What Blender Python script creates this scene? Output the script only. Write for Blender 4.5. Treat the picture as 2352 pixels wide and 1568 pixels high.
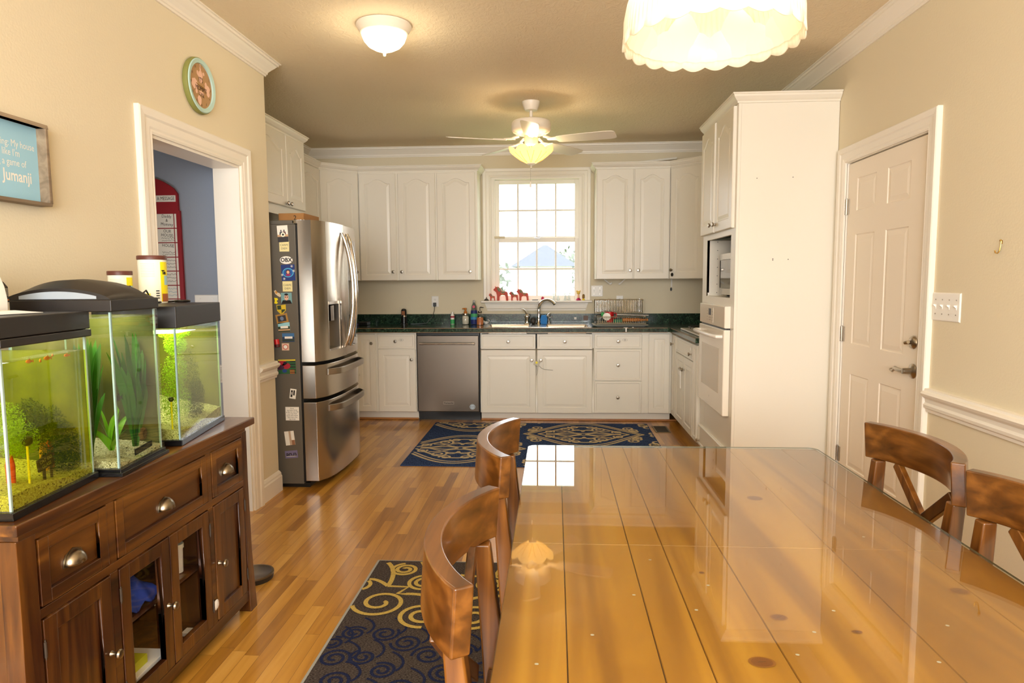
import bpy, math, random
from mathutils import Matrix, Vector
from mathutils.geometry import tessellate_polygon
PI = math.pi
random.seed(7)
for o in list(bpy.data.objects): bpy.data.objects.remove(o)
S = bpy.context.scene
C = S.collection

def lin(c):
    return tuple((x/255/12.92 if x/255 <= 0.04045 else ((x/255+0.055)/1.055)**2.4) for x in c)

# ------------------------------------------------------------------ camera
F_PX, YAW, PITCH, ROLL, EYE = 1547.59, -.0640878, .0914093, .0061270, 1.3724
cy_, sy_, cp_, sp_ = math.cos(YAW), math.sin(YAW), math.cos(PITCH), math.sin(PITCH)
fw = Vector((sy_*cp_, cy_*cp_, -sp_)); rt = Vector((cy_, -sy_, 0)); dn = fw.cross(rt)
r2 = math.cos(ROLL)*rt + math.sin(ROLL)*dn; d2 = -math.sin(ROLL)*rt + math.cos(ROLL)*dn
cam_d = bpy.data.cameras.new('camera'); cam = bpy.data.objects.new('camera', cam_d); C.objects.link(cam)
cam_d.sensor_width = 36; cam_d.lens = F_PX/2352*36; cam_d.clip_start = .05
m = Matrix.Identity(4)
for i in range(3):
    m[i][0] = r2[i]; m[i][1] = -d2[i]; m[i][2] = -fw[i]
m[2][3] = EYE
cam.matrix_world = m
S.camera = cam

# ------------------------------------------------------------------ world, light, exposure
W = bpy.data.worlds.new('world'); S.world = W; W.use_nodes = True
bg = W.node_tree.nodes['Background']; bg.inputs[0].default_value = (.93, .97, 1, 1); bg.inputs[1].default_value = 6.0
S.view_settings.view_transform = 'Standard'; S.view_settings.look = 'None'
S.view_settings.exposure = 0.0; S.view_settings.gamma = 1; S.view_settings.use_curve_mapping = False
S.cycles.use_denoising = True
S.cycles.max_bounces = 8; S.cycles.diffuse_bounces = 5; S.cycles.glossy_bounces = 4
S.cycles.transparent_max_bounces = 28; S.cycles.transmission_bounces = 4
S.cycles.caustics_reflective = False; S.cycles.caustics_refractive = False
S.cycles.sample_clamp_indirect = 6
def lamp(name, kind, loc, power, col, rot=(0,0,0), size=(1,1), rad=.05):
    d = bpy.data.lights.new(name, kind); d.energy = power; d.color = col
    if kind == 'AREA': d.shape = 'RECTANGLE'; d.size, d.size_y = size
    else: d.shadow_soft_size = rad
    o = bpy.data.objects.new(name, d); C.objects.link(o); o.location = loc; o.rotation_euler = rot
    return o
# broad fill lamp added behind the camera to brighten the dining room
lamp('fill_dining', 'AREA', (-.1, -1.92, 1.75), 195, (.96, .98, 1), (PI/2*1.14, 0, 0), (2.6, 1.6))
lamp('fill_hall', 'AREA', (-2.75, 2.0, .95), 12, (.92, .96, 1), (PI/2*.86, 0, 0), (.9, .9))  # cool fill lamp added inside the closed hall, which has no window

# ------------------------------------------------------------------ materials
def mat(name, col, rough=.5, metal=0, bump=0, bscale=50, spec=.5, emit=0, ecol=None, coat=0, noise=0, nscale=8):
    m = bpy.data.materials.new(name); m.use_nodes = True
    nt = m.node_tree; b = nt.nodes['Principled BSDF']
    c = lin(col) + (1,)
    b.inputs['Base Color'].default_value = c
    b.inputs['Roughness'].default_value = rough; b.inputs['Metallic'].default_value = metal
    b.inputs['Specular IOR Level'].default_value = spec; b.inputs['Coat Weight'].default_value = coat
    if emit: b.inputs['Emission Color'].default_value = lin(ecol or col) + (1,); b.inputs['Emission Strength'].default_value = emit
    tc = nt.nodes.new('ShaderNodeTexCoord')
    if noise:
        n = nt.nodes.new('ShaderNodeTexNoise'); n.inputs['Scale'].default_value = nscale; n.inputs['Detail'].default_value = 5
        nt.links.new(tc.outputs['Object'], n.inputs['Vector'])
        mx = nt.nodes.new('ShaderNodeMix'); mx.data_type = 'RGBA'
        mx.inputs[6].default_value = tuple(x*(1-noise) for x in c[:3]) + (1,); mx.inputs[7].default_value = tuple(min(1, x*(1+noise)) for x in c[:3]) + (1,)
        nt.links.new(n.outputs['Fac'], mx.inputs[0]); nt.links.new(mx.outputs[2], b.inputs['Base Color'])
    if bump:
        n = nt.nodes.new('ShaderNodeTexNoise'); n.inputs['Scale'].default_value = bscale; n.inputs['Detail'].default_value = 4
        nt.links.new(tc.outputs['Object'], n.inputs['Vector'])
        bp = nt.nodes.new('ShaderNodeBump'); bp.inputs['Strength'].default_value = bump; bp.inputs['Distance'].default_value = .01
        nt.links.new(n.outputs['Fac'], bp.inputs['Height']); nt.links.new(bp.outputs['Normal'], b.inputs['Normal'])
    return m

def ramp(nt, fac, stops):
    r = nt.nodes.new('ShaderNodeValToRGB'); nt.links.new(fac, r.inputs[0])
    el = r.color_ramp.elements
    while len(el) < len(stops): el.new(.5)
    for e, (p, c) in zip(el, stops): e.position = p; e.color = lin(c) + (1,)
    return r.outputs[0]

def math_n(nt, op, a, b=None):
    n = nt.nodes.new('ShaderNodeMath'); n.operation = op
    for i, v in enumerate((a, b)):
        if v is None: continue
        if isinstance(v, (int, float)): n.inputs[i].default_value = v
        else: nt.links.new(v, n.inputs[i])
    return n.outputs[0]

def wood(name, stops, axis=1, rough=.35, coat=.3, scale=1.0, bump=.15, planks=None, joints=None, spec=.5, contrast=1.0, dist=1.2):
    """stained wood: grain runs along axis; planks=(axis across, width, length) gives strips of random tone."""
    m = bpy.data.materials.new(name); m.use_nodes = True
    nt = m.node_tree; b = nt.nodes['Principled BSDF']; L = nt.links
    tc = nt.nodes.new('ShaderNodeTexCoord'); mp = nt.nodes.new('ShaderNodeMapping')
    s = [22*scale]*3; s[axis] = 1.6*scale; mp.inputs['Scale'].default_value = s
    L.new(tc.outputs['Object'], mp.inputs['Vector']); vec = mp.outputs[0]
    rnd = None
    if planks:
        ax, wd, ln = planks
        sp = nt.nodes.new('ShaderNodeSeparateXYZ'); L.new(tc.outputs['Object'], sp.inputs[0])
        u = math_n(nt, 'DIVIDE', sp.outputs[ax], wd); fu = math_n(nt, 'FLOOR', u)
        w1 = nt.nodes.new('ShaderNodeTexWhiteNoise'); w1.noise_dimensions = '1D'; L.new(fu, w1.inputs['W'])
        v = math_n(nt, 'ADD', math_n(nt, 'DIVIDE', sp.outputs[axis], ln), math_n(nt, 'MULTIPLY', w1.outputs[0], 7.3)); fv = math_n(nt, 'FLOOR', v)
        cb = nt.nodes.new('ShaderNodeCombineXYZ'); L.new(fu, cb.inputs[0]); L.new(fv, cb.inputs[1])
        w2 = nt.nodes.new('ShaderNodeTexWhiteNoise'); w2.noise_dimensions = '3D'; L.new(cb.outputs[0], w2.inputs['Vector'])
        rnd = w2.outputs[0]
        off = nt.nodes.new('ShaderNodeVectorMath'); off.operation = 'MULTIPLY_ADD'
        L.new(w2.outputs['Color'], off.inputs[0]); off.inputs[1].default_value = (37, 37, 37); L.new(vec, off.inputs[2]); vec = off.outputs[0]
    n1 = nt.nodes.new('ShaderNodeTexNoise'); n1.inputs['Scale'].default_value = 1; n1.inputs['Detail'].default_value = 6; n1.inputs['Distortion'].default_value = dist
    L.new(vec, n1.inputs['Vector'])
    n2 = nt.nodes.new('ShaderNodeTexNoise'); n2.inputs['Scale'].default_value = .22; n2.inputs['Detail'].default_value = 3; L.new(vec, n2.inputs['Vector'])
    f = math_n(nt, 'ADD', math_n(nt, 'MULTIPLY', n1.outputs['Fac'], .55), math_n(nt, 'MULTIPLY', n2.outputs['Fac'], .45))
    f = math_n(nt, 'ADD', math_n(nt, 'MULTIPLY', math_n(nt, 'SUBTRACT', f, .5), 1.6*contrast), .5)
    if rnd is not None:
        f = math_n(nt, 'ADD', math_n(nt, 'MULTIPLY', f, .55), math_n(nt, 'MULTIPLY', rnd, .45))
    col = ramp(nt, f, stops)
    hb = n1.outputs['Fac']
    if planks:
        fr = math_n(nt, 'FRACT', u); e1 = math_n(nt, 'MINIMUM', fr, math_n(nt, 'SUBTRACT', 1, fr)); e1 = math_n(nt, 'MULTIPLY', e1, wd)
        fr2 = math_n(nt, 'FRACT', v); e2 = math_n(nt, 'MINIMUM', fr2, math_n(nt, 'SUBTRACT', 1, fr2)); e2 = math_n(nt, 'MULTIPLY', e2, ln)
        e = math_n(nt, 'MINIMUM', e1, e2); g = math_n(nt, 'LESS_THAN', e, .0009)
        mx = nt.nodes.new('ShaderNodeMix'); mx.data_type = 'RGBA'; L.new(math_n(nt, 'MULTIPLY', g, .6), mx.inputs[0]); L.new(col, mx.inputs[6]); mx.inputs[7].default_value = lin((70, 40, 15)) + (1,)
        col = mx.outputs[2]
    L.new(col, b.inputs['Base Color'])
    b.inputs['Roughness'].default_value = rough; b.inputs['Coat Weight'].default_value = coat; b.inputs['Coat Roughness'].default_value = .12; b.inputs['Specular IOR Level'].default_value = spec
    if bump:
        bp = nt.nodes.new('ShaderNodeBump'); bp.inputs['Strength'].default_value = bump; bp.inputs['Distance'].default_value = .003
        L.new(hb, bp.inputs['Height']); L.new(bp.outputs['Normal'], b.inputs['Normal'])
    return m

def glassy(name, tint=(255, 255, 255), rough=0.0, ior=1.5, dens=0.0, dcol=(200, 220, 180)):
    """thin clear sheet: fresnel reflection over a tinted see-through body, dens = share of cloudy body"""
    m = bpy.data.materials.new(name); m.use_nodes = True; nt = m.node_tree; L = nt.links
    nt.nodes.remove(nt.nodes['Principled BSDF']); out = nt.nodes['Material Output']
    fr = nt.nodes.new('ShaderNodeFresnel')
    ge = nt.nodes.new('ShaderNodeNewGeometry'); mr = nt.nodes.new('ShaderNodeMapRange'); mr.inputs[3].default_value = ior; mr.inputs[4].default_value = 1/ior
    L.new(ge.outputs['Backfacing'], mr.inputs[0]); L.new(mr.outputs[0], fr.inputs[0])
    t = nt.nodes.new('ShaderNodeBsdfTransparent'); t.inputs[0].default_value = lin(tint) + (1,)
    g = nt.nodes.new('ShaderNodeBsdfGlossy'); g.inputs['Roughness'].default_value = rough
    body = t.outputs[0]
    if dens:
        d = nt.nodes.new('ShaderNodeBsdfDiffuse'); d.inputs[0].default_value = lin(dcol) + (1,)
        tl = nt.nodes.new('ShaderNodeBsdfTranslucent'); tl.inputs[0].default_value = lin(dcol) + (1,)
        md = nt.nodes.new('ShaderNodeMixShader'); md.inputs[0].default_value = .5; L.new(d.outputs[0], md.inputs[1]); L.new(tl.outputs[0], md.inputs[2])
        mm = nt.nodes.new('ShaderNodeMixShader'); mm.inputs[0].default_value = dens; L.new(body, mm.inputs[1]); L.new(md.outputs[0], mm.inputs[2]); body = mm.outputs[0]
    mx = nt.nodes.new('ShaderNodeMixShader'); L.new(fr.outputs[0], mx.inputs[0]); L.new(body, mx.inputs[1]); L.new(g.outputs[0], mx.inputs[2])
    L.new(mx.outputs[0], out.inputs[0])
    return m

def wall_mat(name, col, bump=.08, scale=120, rough=.75):
    return mat(name, col, rough, bump=bump, bscale=scale, spec=.25)

M = {}
M['wall'] = wall_mat('tan_wall_paint', (226, 214, 186))
M['hall'] = wall_mat('blue_grey_wall_paint', (152, 160, 174))
M['trim'] = mat('white_trim_paint', (240, 233, 220), .35, spec=.4)
M['door'] = mat('white_door_paint', (240, 228, 210), .4, spec=.4)
M['cab'] = mat('white_cabinet_paint', (236, 230, 216), .32, spec=.45)
M['gap'] = mat('dark_gap', (25, 22, 20), .9, spec=.1)
M['nickel'] = mat('brushed_nickel', (170, 160, 145), .28, 1)
M['brass'] = mat('polished_brass', (200, 160, 80), .25, 1)
M['chrome'] = mat('chrome', (225, 225, 225), .08, 1)
M['black'] = mat('black_plastic', (18, 16, 14), .35)
M['softblack'] = mat('matt_black_plastic', (38, 32, 26), .5)
M['white'] = mat('white_plastic', (242, 238, 230), .35)
M['red'] = mat('red_plastic', (190, 25, 30), .35)
M['yellow'] = mat('yellow_print', (250, 230, 20), .5)
M['cream'] = mat('cream_print', (245, 243, 222), .5)
M['brown'] = mat('brown_lid', (95, 48, 38), .45)
M['paper'] = mat('white_paper', (240, 236, 226), .8)
M['ink'] = mat('black_ink', (25, 22, 22), .8)
M['card'] = mat('cardboard', (172, 122, 70), .85, noise=.12, nscale=20)
M['grey'] = mat('warm_grey_paint', (96, 90, 80), .45)
M['glass'] = glassy('clear_glass')
M['pane'] = glassy('window_glass', ior=1.3)
M['blue'] = mat('blue_sponge', (50, 130, 205), .8)
M['green'] = mat('green_print', (60, 170, 90), .5)

# ceiling: trowelled texture
m = mat('textured_ceiling_paint', (238, 223, 193), .85, spec=.2); M['ceil'] = m
nt = m.node_tree; b = nt.nodes['Principled BSDF']; tc = nt.nodes.new('ShaderNodeTexCoord')
mp = nt.nodes.new('ShaderNodeMapping'); mp.inputs['Scale'].default_value = (1, .6, 1); nt.links.new(tc.outputs['Object'], mp.inputs[0])
n = nt.nodes.new('ShaderNodeTexNoise'); n.inputs['Scale'].default_value = 26; n.inputs['Detail'].default_value = 6; n.inputs['Roughness'].default_value = .65; n.inputs['Distortion'].default_value = 1.8
nt.links.new(mp.outputs[0], n.inputs['Vector']); bp = nt.nodes.new('ShaderNodeBump'); bp.inputs['Strength'].default_value = .55; bp.inputs['Distance'].default_value = .012
nt.links.new(n.outputs['Fac'], bp.inputs['Height']); nt.links.new(bp.outputs['Normal'], b.inputs['Normal'])

M['floor'] = wood('oak_strip_floor', [(.2, (130, 80, 22)), (.45, (178, 122, 42)), (.62, (198, 142, 56)), (.85, (216, 164, 80))], axis=1, rough=.3, coat=.35, planks=(0, .0572, .62), bump=.08)
M['table'] = wood('honey_pine_planks', [(.12, (112, 66, 10)), (.4, (156, 104, 18)), (.6, (188, 134, 32)), (.88, (216, 166, 62))], axis=1, rough=.45, coat=0, scale=.26, bump=.05, contrast=1.5)
M['chair'] = wood('stained_pine', [(.25, (48, 25, 6)), (.5, (90, 51, 14)), (.75, (128, 80, 30))], axis=0, rough=.28, coat=.5, scale=1.3, bump=.1, dist=.35, contrast=1.2)
M['chairz'] = wood('stained_pine_upright', [(.25, (52, 28, 7)), (.5, (95, 54, 16)), (.75, (134, 85, 32))], axis=2, rough=.28, coat=.5, scale=1.3, bump=.1, dist=.35, contrast=1.2)
DK = [(.15, (26, 11, 3)), (.42, (58, 27, 8)), (.62, (94, 54, 15)), (.9, (138, 90, 32))]
M['dark'] = wood('dark_stained_wood', DK, axis=1, rough=.3, coat=.4, scale=.7, bump=.25, contrast=1.4)
M['darkz'] = wood('dark_stained_wood_upright', DK, axis=2, rough=.3, coat=.4, scale=.9, bump=.25)
M['threshold'] = wood('floor_edge_strip', [(.2, (150, 95, 45)), (.8, (190, 130, 70))], axis=0, rough=.4)
M['frame_wood'] = wood('weathered_wood', [(.2, (105, 88, 68)), (.5, (142, 122, 98)), (.8, (172, 152, 124))], axis=1, rough=.7, coat=0)

# green laminate
m = mat('green_marbled_laminate', (30, 50, 38), .16, spec=.5); M['lam'] = m
nt = m.node_tree; b = nt.nodes['Principled BSDF']; tc = nt.nodes.new('ShaderNodeTexCoord')
n = nt.nodes.new('ShaderNodeTexNoise'); n.inputs['Scale'].default_value = 38; n.inputs['Detail'].default_value = 7; n.inputs['Roughness'].default_value = .7; n.inputs['Distortion'].default_value = 1.5
nt.links.new(tc.outputs['Object'], n.inputs['Vector'])
nt.links.new(ramp(nt, n.outputs['Fac'], [(.38, (14, 24, 18)), (.52, (34, 56, 42)), (.62, (62, 88, 66)), (.72, (118, 138, 108))]), b.inputs['Base Color'])

def steel(name, col, rough, axis=2):
    m = mat(name, col, rough, 1); nt = m.node_tree; b = nt.nodes['Principled BSDF']; tc = nt.nodes.new('ShaderNodeTexCoord')
    mp = nt.nodes.new('ShaderNodeMapping'); s = [1500]*3; s[axis] = 6; mp.inputs['Scale'].default_value = s; nt.links.new(tc.outputs['Object'], mp.inputs[0])
    n = nt.nodes.new('ShaderNodeTexNoise'); n.inputs['Scale'].default_value = 1; nt.links.new(mp.outputs[0], n.inputs['Vector'])
    bp = nt.nodes.new('ShaderNodeBump'); bp.inputs['Strength'].default_value = .04; bp.inputs['Distance'].default_value = .001
    nt.links.new(n.outputs['Fac'], bp.inputs['Height']); nt.links.new(bp.outputs['Normal'], b.inputs['Normal'])
    return m
M['steel'] = steel('brushed_steel', (190, 178, 162), .22)
M['steeld'] = steel('brushed_steel_dishwasher', (128, 118, 106), .3)
M['sink'] = steel('sink_steel', (215, 210, 200), .2, 0)

def rug_mat(name, c1, c2, sx, sy, amp=.6):
    m = mat(name, c1, .95, spec=.1); nt = m.node_tree; b = nt.nodes['Principled BSDF']; tc = nt.nodes.new('ShaderNodeTexCoord')
    mp = nt.nodes.new('ShaderNodeMapping'); mp.inputs['Scale'].default_value = (sx, sy, 1); nt.links.new(tc.outputs['Object'], mp.inputs[0])
    n = nt.nodes.new('ShaderNodeTexNoise'); n.inputs['Scale'].default_value = 1; n.inputs['Detail'].default_value = 4; nt.links.new(mp.outputs[0], n.inputs['Vector'])
    nt.links.new(ramp(nt, n.outputs['Fac'], [(.35, c1), (.68, c2)]), b.inputs['Base Color'])
    bp = nt.nodes.new('ShaderNodeBump'); bp.inputs['Strength'].default_value = amp; bp.inputs['Distance'].default_value = .003
    nt.links.new(n.outputs['Fac'], bp.inputs['Height']); nt.links.new(bp.outputs['Normal'], b.inputs['Normal'])
    return m
M['rug_navy'] = rug_mat('navy_pile', (20, 30, 64), (66, 88, 128), 260, 26)
M['rug_beige'] = rug_mat('beige_pile', (182, 162, 126), (214, 194, 158), 200, 200)
M['rug_grey'] = rug_mat('charcoal_pile', (24, 19, 18), (98, 86, 80), 130, 420)
M['rug_gold'] = rug_mat('gold_pile', (165, 135, 65), (205, 178, 100), 220, 220)
M['rug_ink'] = rug_mat('dark_blue_pile', (16, 20, 44), (44, 50, 84), 300, 300)
M['rug_edge'] = mat('grey_rug_binding', (150, 148, 140), .9)

# ------------------------------------------------------------------ mesh building
def face_m(o, n):
    """local (u right, v up, w out) to world for a surface at o with horizontal outward normal n (degrees from +x or vector)"""
    n = Vector((n[0], n[1], 0)).normalized(); u = Vector((0, 0, 1)).cross(n)
    mm = Matrix.Identity(4)
    for i in range(3): mm[i][0] = u[i]; mm[i][1] = (0, 0, 1)[i]; mm[i][2] = n[i]; mm[i][3] = o[i]
    return mm
NY, PX, NX, PY = (0, -1), (1, 0), (-1, 0), (0, 1)

class MB:
    def __init__(s, M_=None): s.v = []; s.f = []; s.mi = []; s.M = M_ or Matrix.Identity(4); s.cur = 0
    def add(s, vs, fs):
        b = len(s.v); s.v += [tuple(s.M @ Vector(v)) for v in vs]
        for f in fs: s.f.append([b+i for i in f]); s.mi.append(s.cur)
        return s
    def box(s, x0, x1, y0, y1, z0, z1, ch=0):
        x0, x1 = min(x0, x1), max(x0, x1); y0, y1 = min(y0, y1), max(y0, y1); z0, z1 = min(z0, z1), max(z0, z1)
        v = [(x, y, z) for z in (z0, z1) for y in (y0, y1) for x in (x0, x1)]
        return s.add(v, [(0,2,3,1), (4,5,7,6), (0,1,5,4), (2,6,7,3), (0,4,6,2), (1,3,7,5)])
    def prism(s, pts, z0, z1):
        n = len(pts); v = [(x, y, z0) for x, y in pts] + [(x, y, z1) for x, y in pts]
        return s.add(v, [tuple(range(n))[::-1], tuple(range(n, 2*n))] + [(i, (i+1) % n, n+(i+1) % n, n+i) for i in range(n)])
    def lathe(s, prof, c=(0,0,0), seg=24, axis=2, rfun=None):
        v = []; P = len(prof)
        for k in range(seg):
            a = 2*PI*k/seg
            for j, (r, h) in enumerate(prof):
                if rfun: r, h = rfun(r, h, a, j/(P-1))
                p = (r*math.cos(a), r*math.sin(a), h)
                if axis == 0: p = (p[2], p[0], p[1])
                if axis == 1: p = (p[0], -p[2], p[1])
                v.append((p[0]+c[0], p[1]+c[1], p[2]+c[2]))
        f = [(k*P+j, ((k+1) % seg)*P+j, ((k+1) % seg)*P+j+1, k*P+j+1) for k in range(seg) for j in range(P-1)]
        return s.add(v, f)
    def cyl(s, c, r, h, seg=20, axis=2):
        return s.lathe([(0, 0), (r, 0), (r, h), (0, h)], c, seg, axis)
    def tube(s, pts, r, seg=8, closed=False, cap=True):
        pts = [Vector(p) for p in pts]; n = len(pts); rs = r if isinstance(r, (list, tuple)) else [r]*n
        v = []; up = None
        for i, p in enumerate(pts):
            if closed: t = pts[(i+1) % n]-pts[i-1]
            else: t = pts[min(i+1, n-1)]-pts[max(i-1, 0)]
            t.normalize()
            if up is None: up = Vector((0, 0, 1)) if abs(t.z) < .9 else Vector((1, 0, 0))
            a = t.cross(up)
            if a.length < 1e-5: a = t.orthogonal()
            a.normalize(); up = a.cross(t).normalized()
            for k in range(seg):
                an = 2*PI*k/seg; q = p+(a*math.cos(an)+up*math.sin(an))*rs[i]; v.append(tuple(q))
        f = []
        for i in range(n if closed else n-1):
            j = (i+1) % n
            f += [(i*seg+k, i*seg+(k+1) % seg, j*seg+(k+1) % seg, j*seg+k) for k in range(seg)]
        if cap and not closed: f += [tuple(range(seg))[::-1], tuple(range((n-1)*seg, n*seg))]
        return s.add(v, f)
    def ball(s, c, r, seg=16, rings=10):
        rx, ry, rz = (r, r, r) if isinstance(r, (int, float)) else r
        v = []; f = []
        for j in range(rings+1):
            t = PI*j/rings
            for k in range(seg):
                a = 2*PI*k/seg; v.append((c[0]+rx*math.sin(t)*math.cos(a), c[1]+ry*math.sin(t)*math.sin(a), c[2]+rz*math.cos(t)))
        for j in range(rings):
            for k in range(seg): f.append((j*seg+k, (j+1)*seg+k, (j+1)*seg+(k+1) % seg, j*seg+(k+1) % seg))
        return s.add(v, f)
    def loops(s, L, cap0=False, cap1=True, closed=True):
        n = len(L[0]); v = [p for l in L for p in l]; f = []
        for i in range(len(L)-1):
            for k in range(n if closed else n-1): f.append((i*n+k, i*n+(k+1) % n, (i+1)*n+(k+1) % n, (i+1)*n+k))
        if cap0: f.append(tuple(range(n))[::-1])
        if cap1: f.append(tuple(range((len(L)-1)*n, len(L)*n)))
        return s.add(v, f)
    def sweep(s, path, prof, closed=False):
        """path in the local xy plane, prof = (out to the right of travel, third axis), mitred"""
        P = [Vector(p) for p in path]; n = len(P); L = []
        for i in range(n):
            d0 = (P[i]-P[i-1]).normalized() if (i > 0 or closed) else None
            d1 = (P[(i+1) % n]-P[i]).normalized() if (i < n-1 or closed) else None
            n0 = Vector((d0.y, -d0.x)) if d0 else None; n1 = Vector((d1.y, -d1.x)) if d1 else None
            if n0 and n1: nn = (n0+n1); nn = nn/(max(.2, nn.dot(n0)))
            else: nn = n0 or n1
            L.append([(P[i].x+nn.x*o, P[i].y+nn.y*o, h) for o, h in prof])
        if closed: L.append(L[0])
        return s.loops(L, cap0=not closed, cap1=not closed)
    def ribbon(s, pts, w, z, taper=False):
        n = len(pts); v = []; f = []
        for i, p in enumerate(pts):
            a, b = pts[max(0, i-1)], pts[min(n-1, i+1)]; dx, dy = b[0]-a[0], b[1]-a[1]; l = math.hypot(dx, dy) or 1
            ww = w/2*(min(1, .35+2.2*i/n) if taper else 1)
            v += [(p[0]-dy/l*ww, p[1]+dx/l*ww, z), (p[0]+dy/l*ww, p[1]-dx/l*ww, z)]
        return s.add(v, [(2*i, 2*i+1, 2*i+3, 2*i+2) for i in range(n-1)])
    def text(s, body, size, M_, align='CENTER', bold=0, sx=1.0):
        """lettering as flat raised geometry; M_ maps text x,y,normal"""
        cu = bpy.data.curves.new('t', 'FONT'); cu.body = body; cu.size = size; cu.align_x = align; cu.align_y = 'CENTER'
        cu.resolution_u = 2; cu.offset = bold; cu.fill_mode = 'FRONT'
        o = bpy.data.objects.new('t', cu); me = bpy.data.meshes.new_from_object(o)
        vs = [tuple(M_ @ Vector((v.co.x*sx, v.co.y, v.co.z))) for v in me.vertices]; fs = [tuple(p.vertices) for p in me.polygons]
        bpy.data.objects.remove(o); bpy.data.curves.remove(cu); bpy.data.meshes.remove(me)
        return s.add(vs, fs)
    def build(s, name, mats, parent=None, bevel=0, smooth=False, local=False, seg=2, solid=0, sub=0, recalc=True):
        me = bpy.data.meshes.new(name); me.from_pydata(s.v, [], s.f)
        for mm in (mats if isinstance(mats, (list, tuple)) else [mats]): me.materials.append(mm)
        me.polygons.foreach_set('material_index', s.mi)
        if recalc:
            import bmesh
            bm = bmesh.new(); bm.from_mesh(me); bmesh.ops.remove_doubles(bm, verts=bm.verts, dist=1e-6)
            bmesh.ops.recalc_face_normals(bm, faces=bm.faces); bm.to_mesh(me); bm.free()
        if smooth:
            me.polygons.foreach_set('use_smooth', [True]*len(me.polygons))
            if isinstance(smooth, (int, float)) and smooth is not True: me.set_sharp_from_angle(angle=math.radians(smooth))
            else: me.set_sharp_from_angle(angle=math.radians(40))
        o = bpy.data.objects.new(name, me); C.objects.link(o)
        if parent:
            o.parent = parent
            if not local:
                w = Vector(); p = parent
                while p: w += p.location; p = p.parent
                o.location = -w
        if sub: md = o.modifiers.new('s', 'SUBSURF'); md.levels = sub; md.render_levels = sub
        if solid: md = o.modifiers.new('t', 'SOLIDIFY'); md.thickness = solid; md.offset = 0
        if bevel:
            md = o.modifiers.new('b', 'BEVEL'); md.width = bevel; md.segments = seg; md.limit_method = 'ANGLE'; md.angle_limit = math.radians(35)
            me.polygons.foreach_set('use_smooth', [True]*len(me.polygons)); md.harden_normals = True
        return o

def tag(o, label, cat, group=None):
    o['label'] = label; o['category'] = cat
    if group: o['group'] = group
    return o
def thing(name, label, cat, loc=(0,0,0), rz=0, group=None):
    o = bpy.data.objects.new(name, None); C.objects.link(o); o.location = loc; o.rotation_euler = (0, 0, rz); o.empty_display_size = .05
    return tag(o, label, cat, group)
def struct(o): o['kind'] = 'structure'; return o
def T(x, y, z=0): return Matrix.Translation((x, y, z))
def dup(root, loc, rz, label, mirror=None):
    def cp(o, par):
        c = o.copy(); C.objects.link(c); c.parent = par
        for ch in [x for x in bpy.data.objects if x.parent == o]: cp(ch, c)
        return c
    r = cp(root, None); r.location = loc; r.rotation_euler = (0, 0, rz); r['label'] = label
    return r

def outline(u0, u1, v0, v1, d, rise, K):
    pts = [(u0+d, v0+d), (u1-d, v0+d)]
    for k in range(K+1):
        t = k/K; a = abs(t-.5)*2; bmp = 0 if a > .84 else .5*(1+math.cos(PI*a/.84))**.8/1.0
        bmp = min(1, bmp*1.15) if a <= .84 else 0
        pts.append((u1-d-(u1-u0-2*d)*t, v1-d-rise*(1-bmp)))
    return pts
def slab(mb, w, h, t, xs, zs, cells, m=.0, rise=0, raised=True, K=24):
    """door or drawer front w by h, thickness t, with routed panels in the given grid cells"""
    X = [0]+list(xs)+[w]; Z = [0]+list(zs)+[h]
    e = .004
    mb.loops([[(0, 0, 0), (w, 0, 0), (w, h, 0), (0, h, 0)], [(0, 0, t-e), (w, 0, t-e), (w, h, t-e), (0, h, t-e)], [(e, e, t), (w-e, e, t), (w-e, h-e, t), (e, h-e, t)]], cap0=True, cap1=False)
    for i in range(len(X)-1):
        for j in range(len(Z)-1):
            u0, u1, v0, v1 = X[i], X[i+1], Z[j], Z[j+1]
            u0 += e*(i == 0); u1 -= e*(i == len(X)-2); v0 += e*(j == 0); v1 -= e*(j == len(Z)-2)
            if (i, j) in cells:
                r = rise if rise else 0; k = K if r else 1
                L = []
                for d, ww, rr in ((0, t, 0), (m, t, r), (m+.005, t-.005, r), (m+.011, t-.005, r), (m+.034, t-.0005, r)):
                    if ww != t or d or True: L.append([(a, b, ww) for a, b in outline(u0, u1, v0, v1, d, rr, k)])
                if not raised: L = L[:4]
                mb.loops(L, cap1=True)
            else: mb.add([(u0, v0, t), (u1, v0, t), (u1, v1, t), (u0, v1, t)], [(0, 1, 2, 3)])
def knob(parent, Mf, u, v, w, r=.016):
    mb = MB(Mf @ Matrix.Translation((u, v, w)))
    mb.lathe([(0, 0), (.009, 0), (.006, .004), (.005, .012), (r*.8, .016), (r, .021), (r*.8, .027), (0, .029)], seg=20)
    return mb.build('knob', M['nickel'], parent, smooth=True)
def cab_door(parent, o, n, w, h, arch=0, kn=None, name='door', t=.02, m=.052, plain=False, mt=None):
    Mf = face_m(o, n); mb = MB(Mf)
    if plain: slab(mb, w, h, t, [], [], {(0, 0)}, m=.014, raised=False)
    else: slab(mb, w, h, t, [], [], {(0, 0)}, m=m, rise=arch)
    d = mb.build(name, mt or M['cab'], parent)
    if kn: knob(d, Mf, kn[0], kn[1], t)
    return d

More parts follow.
